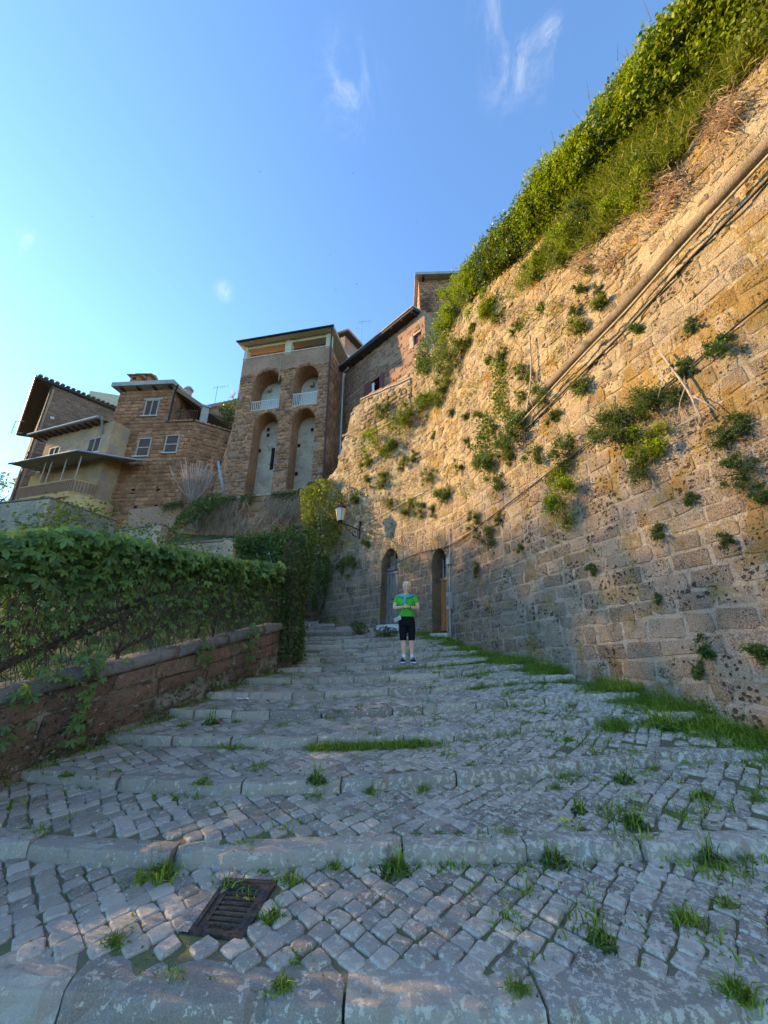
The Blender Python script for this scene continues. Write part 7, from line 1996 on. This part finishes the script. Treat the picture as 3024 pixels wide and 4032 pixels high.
# crumpled paper on the fifth tread, small yellow flowers
def litter():
    c = ground_at(955, 2757); t = MB(); rg = random.Random(3); V = []; F = []
    for j in range(4):
        for i in range(6): V.append(c + Vector((-.10 + .04 * i, -.02 + .018 * j, .012 + rg.uniform(0, .03))))
    F = [(j * 6 + i, j * 6 + i + 1, (j + 1) * 6 + i + 1, (j + 1) * 6 + i) for j in range(3) for i in range(5)]
    t.add(V, F); o = t.build('paper_scrap', M['metal_white']); o.modifiers.new('thickness', 'SOLIDIFY').thickness = .003
    tag(o, 'crumpled scrap of white paper on the steps near the parapet', 'litter')
litter()
fl = plain('yellow_petal', (0.75, 0.6, 0.04), .6); C = []
c0 = ground_at(2235, 3245)
for _ in range(26): C.append((c0.x + rng.gauss(0, .05), c0.y + rng.gauss(0, .03), c0.z + rng.uniform(.01, .05)))
o = leaves('yellow_flowers', C, .02, fl, None, None, .9); tag(o, 'patch of tiny yellow flowers above the first kerb', 'flowers')
t = MB(); c1 = atz(2150, 4010, -.12); t.lathe(c1, [(.075, 0), (.08, .012), (.04, .022), (.004, .024)], 9); tag(t.build('pale_stone', M['cement'], None, True), 'flat pale stone at the bottom edge below the lowest kerb', 'stone')

# ------------------------------------------------------------------ trees
def tree(foot, h, crown, n, size, mat, lab, group=None, seed=1, name='tree'):
    rg = random.Random(seed); root = empty(name, foot); f = Vector(foot); t = MB(); top = f + Vector((rg.uniform(-.3, .3), rg.uniform(-.3, .3), h * .62))
    t.tube([f, f.lerp(top, .5) + Vector((.12, .1, 0)), top], [h * .028, h * .02, h * .012], 8)
    cc = f + Vector((0, 0, h - crown[2]))
    for _ in range(9):
        a = rg.uniform(0, 6.28); e = cc + Vector((math.cos(a) * crown[0] * .7, math.sin(a) * crown[1] * .7, rg.uniform(-.4, .6) * crown[2])); s = f.lerp(top, rg.uniform(.45, 1)); t.tube([s, (s + e) / 2 + Vector((0, 0, .2)), e], [h * .011, h * .007, h * .002], 5, False)
    t.build('trunk', M['bark'], root, True)
    nr = np.random.default_rng(seed); K = 34 if size > .25 else 110; cl = nr.normal(size=(K, 3)); cl /= np.linalg.norm(cl, axis=1, keepdims=True); cl *= nr.uniform(.35, .95, K)[:, None]
    i = nr.integers(0, K, n); P = (cl[i] + nr.normal(size=(n, 3)) * (.17 if K < 50 else .3)) * np.array(crown) + np.array(cc)
    o = leaves('crown', P, size, M[mat], root, np.clip(nr.uniform(0, .8, n) + .2 * (P[:, 2] - cc.z) / crown[2], 0, 1), .7, .2); o['kind'] = 'stuff'
    tag(root, lab, 'tree', group)
c = at(-12, 2010, 36); tree((c.x - .6, c.y, c.z - 5.0), 9.0, (3.2, 3.0, 3.4), 3600, .28, 'leaf_yellow', 'sunlit tree behind the balcony at the left edge', seed=5)
# unseen trees added on the left slope to cast shade over steps and wall
for k in range(18):
    y = 2.0 + k * 1.75; x = -42 + rng.uniform(-1.5, 1.5); z = hill_z(x, y); h = (25.0 - .16 * (y - 8) + rng.uniform(-.7, .7)) - z
    tree((x, y, z - .3), h, (3.0, 2.6, h * .40), 1300 if y < 18 else 3000, .24, 'leaf_dark', 'unseen tall tree added left of the street to shade steps and wall', 'unseen trees added to cast shade', 200 + k, 'added_shade_tree')

# ------------------------------------------------------------------ swifts
def swifts():
    pts = [((1023, 676), 1.0, .5, 'swift high above the left side of the arched tower'), ((1391, 682), 1.0, -.4, 'swift high above the right side of the arched tower'), ((1641, 875), .8, .8, 'swift nearest to the top of the wall hedge'),
           ((366, 851), .7, .2, 'lone swift at the far left of the sky'), ((1302, 1005), .8, 1.2, 'swift gliding halfway between the tower and the highest swifts'), ((1404, 1119), .8, .1, 'swift right of the pair low over the tower'), ((1322, 1141), .9, -.8, 'swift left of the pair low over the tower'), ((548, 1221), .45, .3, 'tiny distant swift above the tufa house'), ((1405, 1292), .7, .1, 'swift beside the antenna right of the tower')]
    for (p, s, a, lab) in pts:
        c = at(*p, 32); t = MB(); f = Vector((math.cos(a), math.sin(a) * .5, math.sin(a))).normalized(); w = Vector((-f.z, .35, f.x)).normalized(); s *= .9
        t.tube([c - f * .11 * s, c - f * .03 * s, c + f * .06 * s, c + f * .1 * s], [.006 * s, .028 * s, .026 * s, .008 * s], 6)
        for k in (-1, 1):
            up = f.cross(w).normalized() * .02 * s; q = [c + f * .05 * s, c - f * .01 * s, c + w * k * .12 * s + f * .03 * s + up, c + w * k * .12 * s + f * .07 * s + up, c + w * k * .27 * s - f * .07 * s]
            t.add(q + [x + f.cross(w) * .006 for x in q], [(0, 1, 2, 3), (3, 2, 4), (5, 6, 7, 8), (8, 7, 9), (1, 2, 7, 6), (0, 3, 8, 5), (2, 4, 9, 7), (3, 4, 9, 8)])
        t.add([c - f * .09 * s + w * .006, c - f * .09 * s - w * .006, c - f * .19 * s - w * .03 * s, c - f * .19 * s + w * .03 * s], [(0, 1, 2, 3)])
        tag(t.build('swift', PM['dark'], None, True), lab, 'bird')
swifts()
